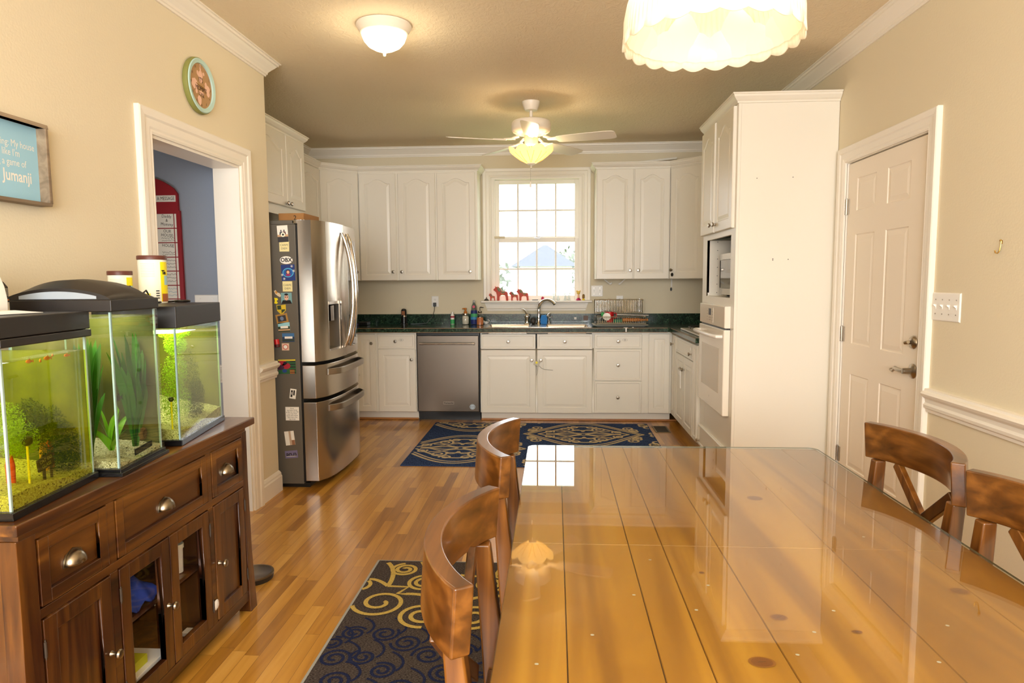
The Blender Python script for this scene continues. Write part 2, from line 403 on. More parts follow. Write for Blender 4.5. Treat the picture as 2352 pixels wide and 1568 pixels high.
# ================================================================== ROOM
XL, XR, YB, YF, ZC = -1.81, 1.73, 7.04, -2.3, 2.735
KX = -2.59                      # kitchen left wall
CY = 4.22                       # corner where the dining wall ends
def wbox(name, boxes, mt):
    mb = MB()
    for b_ in boxes: mb.box(*b_)
    return struct(mb.build(name, mt))
wbox('floor', [(-4.3, 1.9, YF-.1, YB+.1, -.05, 0)], M['floor'])
wbox('ceiling', [(-4.3, 1.9, YF-.1, YB+.1, ZC, ZC+.08)], M['ceil'])
OY0, OY1, OZ = 2.975, 3.84, 2.035
wbox('wall_left', [(XL-.13, XL, YF, OY0, 0, ZC), (XL-.13, XL, OY1, CY, 0, ZC), (XL-.13, XL, OY0, OY1, OZ, ZC), (KX-.1, XL-.13, 4.06, CY, 0, ZC)], M['wall'])
wbox('wall_kitchen_left', [(KX-.1, KX, CY, YB+.1, 0, ZC)], M['wall'])
WX0, WX1, WZ0, WZ1 = -.655, .275, 1.14, 2.42
wbox('wall_back', [(KX, WX0, YB, YB+.12, 0, ZC), (WX1, 1.9, YB, YB+.12, 0, ZC), (WX0, WX1, YB, YB+.12, 0, WZ0), (WX0, WX1, YB, YB+.12, WZ1, ZC)], M['wall'])
DY0, DY1, DZ = 3.29, 4.20, 2.055
wbox('wall_right', [(XR, XR+.12, YF, DY0, 0, ZC), (XR, XR+.12, DY1, YB, 0, ZC), (XR, XR+.12, DY0, DY1, DZ, ZC)], M['wall'])
wbox('wall_front', [(-1.94, 1.85, YF, YF+.1, 0, .9), (-1.94, 1.85, YF, YF+.1, 2.5, ZC), (-1.94, -1.45, YF, YF+.1, .9, 2.5), (1.3, 1.85, YF, YF+.1, .9, 2.5)], M['wall'])
# adjoining blue hall seen through the opening
wbox('wall_hall_back', [(-4.1, XL-.13, 4.0, 4.06, 0, ZC)], M['hall'])
wbox('wall_hall_left', [(-4.2, -4.1, 1.2, 4.06, 0, ZC)], M['hall'])
wbox('wall_hall_front', [(-4.1, XL-.13, 1.2, 1.3, 0, ZC)], M['hall'])

# crown mouldings
CR = [(0, -.093), (.010, -.093), (.012, -.083), (.018, -.080), (.020, -.068), (.034, -.052), (.052, -.034), (.062, -.022), (.070, -.019), (.072, -.008), (.082, -.006), (.082, 0), (0, 0)]
cr = [(a*1.0, ZC+h*1.0) for a, h in CR]
mb = MB(); mb.sweep([(XL, YF+.1), (XL, CY), (KX, CY)], cr); struct(mb.build('trim_1', M['trim'])).__setitem__('label', 'white crown moulding on the left wall')
mb = MB(); mb.sweep([(KX, CY+.0), (KX, YB), (XR, YB), (XR, YF+.1)], cr); struct(mb.build('trim_2', M['trim']))
# chair rails
RL = [(0, .752), (.012, .752), (.014, .765), (.022, .772), (.024, .785), (.016, .795), (.018, .812), (.034, .826), (.040, .838), (.034, .846), (.022, .850), (.020, .860), (0, .862)]
mb = MB(); mb.sweep([(XL, 3.955), (XL, CY)], RL)
struct(mb.build('trim_3', M['trim']))
mb = MB(); mb.sweep([(XL, YF+.1), (XL, 2.885)], RL); struct(mb.build('trim_4', M['trim']))
mb = MB(); mb.sweep([(XR, 3.205), (XR, YF+.1)], RL); struct(mb.build('trim_5', M['trim']))
mb = MB(); mb.sweep([(-4.1, 4.0), (-2.705, 4.0)], RL); mb.sweep([(-2.24, 4.0), (XL-.13, 4.0)], RL); struct(mb.build('trim_6', M['trim']))
BP = [(0, 0), (.016, 0), (.016, .098), (.012, .108), (.012, .118), (.004, .134), (0, .138)]
mb = MB(); mb.sweep([(XL, 3.955), (XL, CY), (XL-.01, CY)], BP); struct(mb.build('baseboard_left', M['trim']))
mb = MB(); mb.sweep([(XL, YF+.1), (XL, 2.885)], BP); struct(mb.build('baseboard_left_front', M['trim']))
mb = MB(); mb.sweep([(XR, 3.205), (XR, YF+.1)], BP); struct(mb.build('baseboard_right', M['trim']))
mb = MB(); mb.sweep([(-4.1, 4.0), (XL-.13, 4.0)], BP); struct(mb.build('baseboard_hall', M['trim']))

CP = [(0, 0), (0, .012), (.008, .016), (.016, .014), (.024, .018), (.052, .018), (.060, .024), (.085, .026), (.090, .022), (.090, 0)]
def casing(name, Mf, u0, u1, v1, wd, v0=0):
    mb = MB(Mf); s_ = wd/.09
    mb.sweep([(u1, v0), (u1, v1), (u0, v1), (u0, v0)], [(o*s_, h) for o, h in CP])
    return struct(mb.build(name, M['trim']))
casing('trim_7', face_m((XL, 0, 0), PX), OY0+.004, OY1-.004, OZ-.004, .108)
mb = MB(); mb.box(XL-.15, XL+.002, OY0, OY0+.018, 0, OZ); mb.box(XL-.15, XL+.002, OY1-.018, OY1, 0, OZ); mb.box(XL-.15, XL+.002, OY0+.018, OY1-.018, OZ-.018, OZ)
struct(mb.build('trim_8', M['trim']))
casing('trim_9', face_m((XR, 0, 0), NX), -DY1+.012, -DY0-.008, DZ-.008, .09)
mb = MB(); mb.box(XR-.002, XR+.13, DY0, DY0+.012, 0, DZ); mb.box(XR-.002, XR+.13, DY1-.012, DY1, 0, DZ); mb.box(XR-.002, XR+.13, DY0, DY1, DZ-.012, DZ)
mb.box(XR+.06, XR+.075, DY0, DY1, 0, DZ-.002)
struct(mb.build('trim_10', M['trim']))

# six panel door
dr = bpy.data.objects.new('door_1', None); C.objects.link(dr); dr.location = (XR, DY1, 0); struct(dr); dr['label'] = 'white six panel door in the right wall'
dw = DY1-DY0-.034; Mf = face_m((XR+.052, DY1-.017, .01), NX)
mb = MB(Mf); xs = [.118, .352, .478, dw-.118+.0]; xs = [.118, .345, .465, .692+.075]
xs = [.115, .352, .474, .711]; zs = [.24, .80, .975, 1.615, 1.745, 1.935]
slab(mb, dw, DZ-.026, .044, xs, zs, {(i, j) for i in (1, 3) for j in (1, 3, 5)}, m=.002)
mb.build('door_panel', M['door'], dr)
for hz in (.30, 1.035, 1.79):
    mb = MB(); mb.cyl((XR+.001, DY1-.012, hz-.045), .0075, .09, 12)
    for k in range(5): mb.cyl((XR+.001, DY1-.012, hz-.045+k*.018), .0085, .003, 12)
    mb.box(XR+.002, XR+.010, DY1-.040, DY1-.012, hz-.044, hz+.044); mb.cyl((XR+.001, DY1-.012, hz+.045), .005, .006, 10)
    mb.build('hinge', M['nickel'], dr, smooth=True)
Mk = face_m((XR+.008, 3.368, .918), NX)
mb = MB(Mk); mb.lathe([(0, 0), (.036, 0), (.037, .004), (.030, .009), (.016, .014), (.014, .052), (0, .054)], seg=28)
mb.tube([(0, 0, .045), (-.03, 0, .047), (-.062, .001, .047), (-.08, .006, .046), (-.094, -.004, .045), (-.11, -.012, .044), (-.124, -.008, .044)], [.011, .0115, .0115, .009, .0075, .008, .009], 14)
mb.build('door_handle', M['nickel'], dr, smooth=True)
mb = MB(face_m((XR+.008, 3.371, 1.058), NX)); mb.lathe([(0, 0), (.031, 0), (.033, .004), (.028, .012), (.014, .017), (0, .018)], seg=28)
mb.tube([(-.022, -.004, .034), (0, 0, .022), (.012, .003, .034)], [.008, .010, .008], 12)
mb.build('deadbolt', M['nickel'], dr, smooth=True)
mb = MB(); mb.box(XR+.003, XR+.010, DY0+.012, DY0+.022, .895, .945); mb.build('strike_plate', M['nickel'], dr)

# ------------------------------------------------------------------ kitchen window
wn = bpy.data.objects.new('window_1', None); C.objects.link(wn); wn.location = (0, YB, WZ0); struct(wn); wn['label'] = 'white sash window over the kitchen sink'
mb = MB(face_m((0, YB, 0), NY)); mb.sweep([(WX0, WZ0+.018), (WX0, WZ1), (WX1, WZ1), (WX1, WZ0+.018)][::-1], CP); mb.build('window_casing', M['trim'], wn)
mb = MB()
for a in ((WX0, WX0+.02), (WX1-.02, WX1)): mb.box(a[0], a[1], YB-.002, YB+.12, WZ0, WZ1)
mb.box(WX0+.02, WX1-.02, YB-.002, YB+.12, WZ1-.02, WZ1); mb.box(WX0+.02, WX1-.02, YB+.02, YB+.14, WZ0, WZ0+.02)
for a in (WX0+.02, WX1-.032): mb.box(a, a+.012, YB+.012, YB+.030, WZ0+.02, WZ1-.02)
mb.build('window_frame', M['trim'], wn)
def sash(z0, z1, y, nm):
    x0, x1 = WX0+.022, WX1-.022; t = .03; mb = MB()
    mb.box(x0, x0+.05, y, y+t, z0, z1); mb.box(x1-.05, x1, y, y+t, z0, z1); mb.box(x0+.05, x1-.05, y, y+t, z0, z0+.045); mb.box(x0+.05, x1-.05, y, y+t, z1-.04, z1)
    ww = x1-x0-.1; hh = z1-z0-.085
    for k in (1, 2, 3): mb.box(x0+.05+ww*k/4-.009, x0+.05+ww*k/4+.009, y+.006, y+t-.006, z0+.045, z1-.04)
    for k in range(4):
        a = x0+.05+ww*k/4+(.009 if k else 0); c = x0+.05+ww*(k+1)/4-(.009 if k < 3 else 0)
        mb.box(a, c, y+.006, y+t-.006, z0+.045+hh/2-.009, z0+.045+hh/2+.009)
    s_ = mb.build('sash', M['trim'], wn, bevel=.003)
    mb = MB(); mb.add([(x0+.05, y+.015, z0+.045), (x1-.05, y+.015, z0+.045), (x1-.05, y+.015, z1-.04), (x0+.05, y+.015, z1-.04)], [(0, 1, 2, 3)])
    mb.build('pane', M['pane'], s_)
sash(WZ0+.02, 1.80, YB+.034, 'lower'); sash(1.775, WZ1-.02, YB+.07, 'upper')
mb = MB(); mb.box(-.215, -.155, YB+.018, YB+.040, 1.800, 1.806); mb.tube([(-.185, YB+.030, 1.806), (-.185, YB+.030, 1.812), (-.155, YB+.028, 1.813)], .004); mb.cyl((-.185, YB+.03, 1.802), .012, .008)
mb.build('sash_lock', M['nickel'], wn, smooth=True)
mb = MB(); mb.box(-.63, -.52, YB+.006, YB+.034, 1.80, 1.822); tag(mb.build('wood_block', mat('pale_wood', (214, 200, 168), .6), bevel=.002), 'small pale block lying on the left end of the window meeting rail', 'block')
mb = MB(); mb.box(-.772, .382, YB-.075, YB+.0, 1.135, 1.157); mb.box(WX0+.0, WX1, YB, YB+.03, 1.137, 1.157); mb.build('window_sill', M['trim'], wn, bevel=.006)
mb = MB(face_m((0, YB, 0), NY)); mb.add([(-.735, 1.135, 0), (.345, 1.135, 0), (.345, 1.135, .02), (-.735, 1.135, .02), (-.705, 1.05, 0), (.315, 1.05, 0), (.315, 1.05, .016), (-.705, 1.05, .016)], [(0,1,2,3), (4,7,6,5), (3,2,6,7), (0,3,7,4), (1,5,6,2), (0,4,5,1)])
for v in (1.066, 1.112): mb.add([(-.71, v, .017), (.32, v, .017), (.32, v+.008, .022), (-.71, v+.008, .022), (.32, v+.012, .017), (-.71, v+.012, .017)], [(0,1,2,3), (3,2,4,5)])
mb.build('window_apron', M['trim'], wn)

# ------------------------------------------------------------------ outside, seen through the window
M['lawn'] = mat('lawn', (150, 170, 110), .95, noise=.25, nscale=3)
M['leaf_out'] = mat('tree_leaves', (88, 98, 78), .9, noise=.5, nscale=2)
M['siding'] = mat('pale_siding', (225, 225, 220), .8); M['shingle'] = mat('grey_shingles', (74, 80, 90), .9, noise=.15, nscale=14)
wbox('ground', [(-40, 40, YB+.2, 90, -.6, -.5)], M['lawn'])
h = thing('outbuilding', 'small pale outbuilding with grey shingled roof seen through the window', 'outbuilding', (-.3, 23.5, -.5))
mb = MB(); mb.box(-1.15, .55, 22.2, 25, -.5, 1.85); mb.build('wall', M['siding'], h)
mb = MB(); mb.add([(-1.45, 22, 1.80), (.75, 22, 1.80), (.75, 25.3, 1.80), (-1.45, 25.3, 1.80), (-.40, 23.5, 2.56), (-.28, 23.5, 2.56)], [(0,1,5,4), (1,2,5), (2,3,4,5), (3,0,4), (0,3,2,1)]); mb.build('roof', M['shingle'], h)

def tree(x, y, hgt, r, lbl, s_):
    rn = random.Random(s_); t = thing('tree', lbl, 'tree', (x, y, -.5), group='trees beyond the window')
    mb = MB(); mb.tube([(x, y, -.5), (x+.05, y, hgt*.4), (x, y+.05, hgt*.75)], [.16, .12, .05], 8); mb.build('trunk', mat('bark', (120, 105, 90), .9), t)
    mb = MB()
    for k in range(900):
        a, b_, rr = rn.uniform(0, 2*PI), rn.uniform(-1, 1), rn.random()**.4
        c = Vector((x+r*rr*math.cos(a)*math.sqrt(1-b_*b_), y+r*rr*math.sin(a)*math.sqrt(1-b_*b_), hgt*.62+hgt*.38*rr*b_))
        u = Vector((rn.uniform(-1, 1), rn.uniform(-1, 1), rn.uniform(-1, 1))).normalized(); v = u.orthogonal().normalized(); q = .13
        mb.add([tuple(c-u*q), tuple(c+v*q*.5), tuple(c+u*q), tuple(c-v*q*.5)], [(0, 1, 2, 3)])
    mb.build('foliage', M['leaf_out'], t, recalc=False)
tree(2.6, 17, 2.3, 1.9, 'leafy tree to the right of the outbuilding outside the window', 1)
tree(-2.9, 17, 2.3, 1.8, 'leafy tree to the left of the outbuilding outside the window', 2)
tree(2.2, 31, 3.1, 2.6, 'tall tree rising behind the outbuilding outside the window', 3)
for i_, (x, y, l_) in enumerate(((-1.6, 15, 'low shrub outside the window, left of the middle of the lower panes'), (.2, 15.5, 'low shrub outside the window, right of the middle of the lower panes'))):
    rn = random.Random(20+i_); mb = MB()
    for k in range(260):
        a, b_, rr = rn.uniform(0, 2*PI), rn.uniform(0, 1), rn.random()**.4
        c = Vector((x+.8*rr*math.cos(a), y+.6*rr*math.sin(a), -.5+1.5*rr*b_)); u = Vector((rn.uniform(-1, 1), rn.uniform(-1, 1), rn.uniform(-1, 1))).normalized(); v = u.orthogonal().normalized(); q = .14
        mb.add([tuple(c-u*q), tuple(c+v*q*.5), tuple(c+u*q), tuple(c-v*q*.5)], [(0, 1, 2, 3)])
    tag(mb.build('shrub', M['leaf_out'], recalc=False), l_, 'shrub', 'shrubs beyond the window')

# ================================================================== KITCHEN CABINETS
FY = 6.44      # face plane of the back run, door fronts at 6.42
def body(t, boxes, mt='cab'):
    mb = MB()
    for b_ in boxes: mb.box(*b_)
    return mb.build('cabinet_body', M[mt], t, bevel=.0015)
def base(name, x0, x1, label, kick=True):
    t = thing(name, label, 'cabinet', ((x0+x1)/2, FY+.25, 0), group='white base cabinets')
    body(t, [(x0, x1, FY, YB-.022, .09, .874), (x0, x1, FY+.07, YB-.022, 0, .09)])
    return t
t = base('base_cabinet', -1.955, -1.728, 'narrow white base cabinet right beside the fridge')
cab_door(t, (-1.935, FY, .093), NY, .19, .762, kn=(.155, .672), m=.05)
t = base('base_cabinet', -1.728, -1.345, 'white base cabinet with one drawer and one door, left of the dishwasher')
cab_door(t, (-1.722, FY, .093), NY, .37, .612, kn=(.333, .515))
cab_door(t, (-1.722, FY, .712), NY, .366, .143, kn=(.178, .073), name='drawer', plain=True)
t = thing('sink_cabinet', 'wide white cabinet under the sink with two doors and two drawer fronts', 'cabinet', (-.176, FY+.25, 0), group='white base cabinets')
body(t, [(-.722, .370, FY, FY+.02, .09, .715), (-.722, .370, FY-.0, FY+.02, .715, .7151), (-.722, -.704, FY+.02, YB-.022, .09, .874), (.352, .370, FY+.02, YB-.022, .09, .874), (-.704, .352, FY+.02, YB-.022, .09, .108), (-.722, .370, FY+.07, FY+.09, 0, .09), (-.704, .352, YB-.04, YB-.022, .108, .874), (-.704, .352, FY, FY+.018, .86, .874)])
for a, k in ((-.713, .49), (-.172, .036)):
    cab_door(t, (a, FY, .088), NY, .527, .613, kn=(k, .515))
    cab_door(t, (a, FY, .708), NY, .527, .146, kn=(.264, .073), name='drawer_front', plain=True)
t = base('drawer_cabinet', .370, .878, 'white three drawer base cabinet right of the sink')
for z, h_ in ((.092, .308), (.406, .302), (.714, .14)): cab_door(t, (.376, FY, z), NY, .446, h_, kn=(.222, h_/2), name='drawer', plain=True)
t = base('corner_cabinet', .878, 1.105, 'white corner base cabinet with a narrow fluted door')
cab_door(t, (.886, FY, .093), NY, .198, .762, m=.045)

# right hand run, faces at x = 1.12
def rbase(name, y0, y1, label):
    t = thing(name, label, 'cabinet', (1.4, (y0+y1)/2, 0), group='white base cabinets')
    body(t, [(1.12, XR-.022, y0, y1, .09, .874), (1.19, XR-.022, y0, y1, 0, .09)]); return t
t = rbase('corner_cabinet', 6.215, 6.438, 'narrow white filler cabinet with a knob in the right inner corner')
cab_door(t, (1.12, 6.41, .093), NX, .185, .762, kn=(.06, .672), m=.04)
t = rbase('cooktop_cabinet', 5.43, 6.212, 'white two door cabinet under the cooktop')
cab_door(t, (1.12, 6.208, .093), NX, .383, .612, kn=(.345, .505), m=.05)
cab_door(t, (1.12, 5.821, .093), NX, .383, .612, kn=(.04, .505), m=.05)
cab_door(t, (1.12, 6.208, .712), NX, .77, .14, kn=(.70, .05), name='drawer', plain=True)
t = rbase('base_cabinet', 5.272, 5.427, 'narrow white fluted end cabinet next to the oven tower')
cab_door(t, (1.12, 5.423, .093), NX, .146, .762, m=.03)
# left hand run, mostly behind the fridge
t = thing('base_cabinet', 'white base cabinet run behind the fridge, just showing at its edge', 'cabinet', (-2.25, 5.8, 0), group='white base cabinets')
body(t, [(KX+.022, -1.975, 5.2, YB-.022, .09, .874), (KX+.022, -2.05, 5.2, YB-.022, 0, .09)])
mb = MB(); mb.box(-1.955, -1.345, FY+.052, FY+.069, 0, .02); mb.box(-.725, 1.17, FY+.052, FY+.069, 0, .02); struct(mb.build('trim_11', M['threshold'], bevel=.006))

# countertop with sink cut-out
SX0, SX1, SY0, SY1 = -.690, .345, 6.395, 6.925
ct = thing('countertop', 'dark green marbled countertop with backsplash around the kitchen', 'countertop', (-.4, 6.7, .876))
mb = MB()
z0, z1 = .875, .914
mb.prism([(KX+.002, 5.2), (-1.955, 5.2), (-1.955, 6.355), (-1.93, 6.38), (SX0+.02, 6.38), (SX0+.02, YB-.002), (KX+.002, YB-.002)], z0, z1)
mb.box(SX0+.02, SX1-.02, 6.38, SY0+.02, z0, z1); mb.box(SX0+.02, SX1-.02, SY1-.02, YB-.002, z0, z1)
mb.prism([(SX1-.02, 6.38), (1.055, 6.38), (1.080, 6.355), (1.080, 5.252), (XR-.002, 5.252), (XR-.002, YB-.002), (SX1-.02, YB-.002)], z0, z1)
mb.build('worktop', M['lam'], ct)
mb = MB()
mb.box(KX+.002, XR-.002, YB-.022, YB-.002, z1, 1.017); mb.box(XR-.022, XR-.002, 5.252, YB-.022, z1, 1.017); mb.box(KX+.002, KX+.022, 5.2, YB-.022, z1, 1.017)
mb.build('backsplash', M['lam'], ct)
mb = MB()
for a, b_ in (((-1.93, 6.379), (1.055, 6.379)),): mb.box(a[0], b_[0], 6.3775, 6.38, z1-.0035, z1+.0006); mb.box(a[0], b_[0], 6.3775, 6.38, z0-.004, z0+.0005)
mb.box(1.0775, 1.080, 5.252, 6.355, z1-.0035, z1+.0006); mb.box(1.0775, 1.080, 5.252, 6.355, z0-.004, z0+.0005)
mb.build('edge_strip', mat('brown_laminate_edge', (150, 115, 72), .5), ct)

# upper cabinets
UY = 6.71
def crown_run(t, path, z=2.44):
    mb = MB(); mb.sweep(path, [(0, z), (.010, z), (.012, z+.010), (.022, z+.018), (.036, z+.034), (.040, z+.046), (.046, z+.048), (.046, z+.056), (0, z+.056)])
    mb.build('cabinet_crown', M['cab'], t)
def upper(x0, x1, label):
    t = thing('wall_cabinet', label, 'cabinet', ((x0+x1)/2, UY+.15, 1.37), group='white wall cabinets'); body(t, [(x0, x1, UY, YB-.002, 1.372, 2.445)]); return t
t = upper(-1.955, -.765, 'white wall cabinet with three arched doors left of the window')
for a, w_, k in ((-1.945, .367, .333), (-1.556, .373, .03), (-1.166, .380, .326)): cab_door(t, (a, UY, 1.372), NY, w_, 1.052, arch=.042, kn=(k, .085))
crown_run(t, [(-1.955, UY-.0), (-.765, UY), (-.765, YB-.003)])
t = upper(.400, 1.115, 'white wall cabinet with two arched doors right of the window')
for a, w_, k in ((.406, .353, .327), (.770, .338, .042)): cab_door(t, (a, UY, 1.372), NY, w_, 1.06, arch=.042, kn=(k, .085))
crown_run(t, [(.400, YB-.003), (.400, UY), (1.115, UY)])
def diag(pts, doorA, doorB, lbl, kn, cpath):
    t = thing('corner_wall_cabinet', lbl, 'cabinet', (pts[0][0], pts[0][1], 1.37), group='white wall cabinets')
    mb = MB(); mb.prism(pts, 1.372, 2.445); mb.build('cabinet_body', M['cab'], t)
    A, B = Vector(doorA), Vector(doorB); d = (B-A); w_ = d.length; n = Vector((d.y, -d.x)).normalized()
    u = d.normalized(); o = A+u*.012
    cab_door(t, (o.x, o.y, 1.372), (n.x, n.y), w_-.024, 1.055, arch=.042, kn=kn, m=.06)
    crown_run(t, cpath)
    return t
t = diag([(-2.26, 6.42), (-1.957, UY), (-1.957, YB-.002), (KX+.002, YB-.002), (KX+.002, 6.42)], (-2.26, 6.42), (-1.957, UY), 'white diagonal corner wall cabinet behind the fridge top', (.352, .085), [(-2.26, 6.42), (-1.957, UY)])
t = diag([(1.117, UY), (1.40, 6.43), (XR-.002, 6.43), (XR-.002, YB-.002), (1.117, YB-.002)], (1.117, UY), (1.40, 6.43), 'white diagonal corner wall cabinet beside the oven tower', (.03, .085), [(1.117, UY), (1.40, 6.43)])
t = thing('wall_cabinet', 'white wall cabinet on the left wall between fridge and corner', 'cabinet', (-2.4, 5.9, 1.37), group='white wall cabinets')
body(t, [(KX+.002, -2.26, 5.30, 6.418, 1.372, 2.445)]); 
for a in (5.305, 5.865): cab_door(t, (-2.26, a, 1.372), PX, .55, 1.055, arch=.042, m=.06)
crown_run(t, [(-2.26, 5.30), (-2.26, 6.418)])
t = thing('wall_cabinet', 'white wall cabinet over the cooktop on the right wall, mostly hidden by the oven tower', 'cabinet', (1.55, 5.9, 1.6), group='white wall cabinets')
body(t, [(1.40, XR-.002, 5.262, 6.428, 1.60, 2.445)])
crown_run(t, [(1.40, 6.428), (1.40, 5.262)])
t = thing('fridge_cabinet', 'deep white two door cabinet above the refrigerator', 'cabinet', (-2.3, 4.8, 1.85), group='white wall cabinets')
body(t, [(KX+.002, -1.985, 4.225, 5.29, 1.85, 2.445)])
for a, k in ((4.30, .585), (4.925, .03)): 
    cab_door(t, (-1.985, a, 1.918), PX, .615 if a < 4.5 else .36, .518, arch=.05, kn=(k, .022) if a > 4.5 else (.59, .022), m=.06)
crown_run(t, [(-1.985, 4.225), (-1.985, 5.29), (-2.58, 5.29)])

# ------------------------------------------------------------------ oven tower
TY0, TY1, TX = 4.325, 5.250, 1.125
t = thing('oven_tower_cabinet', 'tall white cabinet holding the oven and microwave, with a broad blank side', 'cabinet', (1.42, 4.78, 0))
mb = MB()
mb.box(TX+.018, XR-.002, TY0, TY0+.02, 0, 2.445); mb.box(TX+.018, XR-.002, TY1-.02, TY1, 0, 2.445)
mb.box(TX, TX+.018, TY0, TY0+.11, .09, 2.445); mb.box(TX, TX+.018, TY1-.14, TY1, .09, 2.445)
mb.box(TX, TX+.018, TY0+.11, TY1-.14, 1.65, 2.445); mb.box(TX, TX+.018, TY0+.11, TY1-.14, 1.19, 1.245); mb.box(TX, TX+.018, TY0+.11, TY1-.14, .09, .48)
mb.box(TX+.018, XR-.002, TY0+.02, TY1-.02, 2.42, 2.445); mb.box(TX+.018, XR-.002, TY0+.02, TY1-.02, 1.65, 1.668); mb.box(TX+.018, XR-.002, TY0+.02, TY1-.02, 1.225, 1.245)
mb.box(TX+.018, XR-.002, TY0+.02, TY0+.09, .48, 1.225); mb.box(TX+.06, XR-.002, TY0, TY1, 0, .09)
mb.box(TX+.018, XR-.002, TY1-.14, TY1-.02, 1.245, 1.65); mb.box(TX+.018, XR-.002, TY0+.02, TY0+.10, 1.245, 1.65)
mb.box(XR-.02, XR-.002, TY0+.1, TY1-.14, 1.245, 1.65)
mb.build('cabinet_body', M['cab'], t, bevel=.0015)
mb = MB()
for k in range(7): mb.cyl((TX+.075, TY1-.1405, 1.268+k*.062), .003, .0012, 8, axis=1)
for x, z in ((1.245, 1.987), (1.462, 1.99)): mb.cyl((x, TY0-.0003, z), .0028, .001, 8, axis=1)
for x, z in ((1.355, 1.492), (1.355, 1.484), (1.448, 1.488)): mb.cyl((x, TY0-.0003, z), .003, .001, 8, axis=1)
mb.build('screw_holes', M['ink'], t)
cab_door(t, (TX, 4.812, 1.69), NX, .445, .745, arch=.05, kn=(.033, .052), m=.06)
# the far upper door stands a little ajar, hinged on the far side
ang = math.radians(0); n = (-math.cos(ang), -math.sin(ang)) 
cab_door(t, (TX-.004, 5.245, 1.69), (-1, .012), .425, .745, arch=.05, kn=(.392, .052), m=.06)
crown_run(t, [(TX, TY1), (TX, TY0), (XR-.003, TY0)])
cab_door(t, (TX, 5.215, .095), NX, .80, .160, kn=(.035, .04), name='drawer', plain=True)

ov = thing('wall_oven', 'white built-in wall oven with glass door in the tall cabinet', 'oven', (1.13, 4.76, .47))
OY_0, OY_1 = 4.400, 5.135
mb = MB(); mb.box(1.10, TX-.001, OY_0+.004, OY_1-.004, .478, 1.19); mb.build('oven_frame', M['black'], ov)
mb = MB(face_m((TX-.001, OY_1, 1.052), NX)); slab(mb, OY_1-OY_0, .140, .038, [], [], set()); o_ = mb.build('control_panel', mat('white_enamel', (243, 234, 218), .18, coat=.4), ov)
M['enamel'] = o_.data.materials[0]
mb = MB(face_m((TX-.039, OY_1, 1.052), NX)); mb.box(.215, .425, .018, .122, 0, .0012); mb.cur = 1; mb.box(.29, .365, .066, .112, .0012, .002)
mb.cur = 2
for i_ in range(3):
    for j_ in range(2): mb.box(.30+i_*.02, .312+i_*.02, .03+j_*.016, .038+j_*.016, .0012, .0016)
for j_ in range(4): mb.box(.235, .262, .03+j_*.02, .034+j_*.02, .0012, .0016); mb.box(.385, .41, .03+j_*.02, .034+j_*.02, .0012, .0016)
mb.build('display', [M['enamel'], M['black'], mat('grey_print', (150, 140, 128), .6)], ov)
mb = MB(face_m((TX-.002, OY_1, .480), NX)); slab(mb, OY_1-OY_0, .560, .040, [], [], set()); od = mb.build('oven_door', M['enamel'], ov)
mb = MB(face_m((TX-.042, OY_1, .480), NX)); mb.box(.10, .62, .13, .43, 0, .0012); mb.build('oven_window', mat('beige_oven_glass', (196, 178, 152), .1, coat=.5), od)
mb = MB(face_m((TX-.042, OY_1, .480), NX)); mb.text('GE', .02, T(.36, .07, .0008)); mb.cur = 0; mb.build('logo', M['grey'], od)
mb = MB(face_m((TX-.042, OY_1, .480), NX))
mb.tube([(.04, .515, .0), (.045, .515, .035), (.09, .517, .052), (.3, .518, .060), (.45, .518, .060), (.65, .517, .052), (.695, .515, .035), (.70, .515, 0)], .013, 10)
mb.build('oven_handle', M['white'], od, smooth=True)

mw = thing('microwave', 'microwave with dark glass door in the open niche of the tall cabinet', 'microwave', (1.4, 4.7, 1.246))
mb = MB(); mb.box(1.19, 1.56, 4.46, 4.93, 1.257, 1.545); mb.build('microwave_body', M['steel'], mw, bevel=.004)
mb = MB(); mb.box(1.175, 1.19, 4.58, 4.928, 1.305, 1.500); mb.build('microwave_door', mat('smoked_glass', (40, 36, 34), .06, coat=1), mw, bevel=.002)
mb = MB(); mb.box(1.176, 1.19, 4.462, 4.928, 1.503, 1.543); mb.box(1.176, 1.19, 4.462, 4.928, 1.26, 1.302); mb.build('trim_band', M['steel'], mw)
mb = MB(); mb.box(1.176, 1.19, 4.462, 4.577, 1.305, 1.500); mb.build('keypad', M['black'], mw)
mb = MB(); 
for x in (1.23, 1.53):
    for y in (4.5, 4.89): mb.cyl((x, y, 1.246), .012, .011, 10)
mb.build('feet', M['black'], mw)

# ------------------------------------------------------------------ dishwasher
dwr = thing('dishwasher', 'stainless steel dishwasher with bar handle between the base cabinets', 'dishwasher', (-1.03, 6.6, 0))
mb = MB(); mb.box(-1.336, -.731, 6.455, 7.0, .075, .872); mb.box(-1.336, -.731, 6.51, 6.99, 0, .075); mb.build('dishwasher_body', M['black'], dwr)
mb = MB(face_m((-1.332, 6.455, .098), NY)); slab(mb, .596, .742, .038, [], [], set()); dd = mb.build('dishwasher_door', M['steeld'], dwr)
mb = MB(face_m((-1.332, 6.417, .098), NY)); mb.tube([(.035, .667, .045), (.561, .667, .045)], .009, 14)
for u in (.045, .551): mb.tube([(u, .667, 0), (u, .667, .052)], [.009, .013], 12); mb.cyl((u-.012, .667, .045), .0125, .024, 12, axis=0)
mb.build('door_handle', M['nickel'], dd, smooth=True)
mb = MB(face_m((-1.332, 6.417, .098), NY)); mb.box(.247, .352, .072, .098, 0, .0015); mb.cur = 1; mb.text('KitchenAid', .021, T(.2995, .085, .002), bold=.0006)
mb.build('nameplate', [M['nickel'], M['ink']], dd)
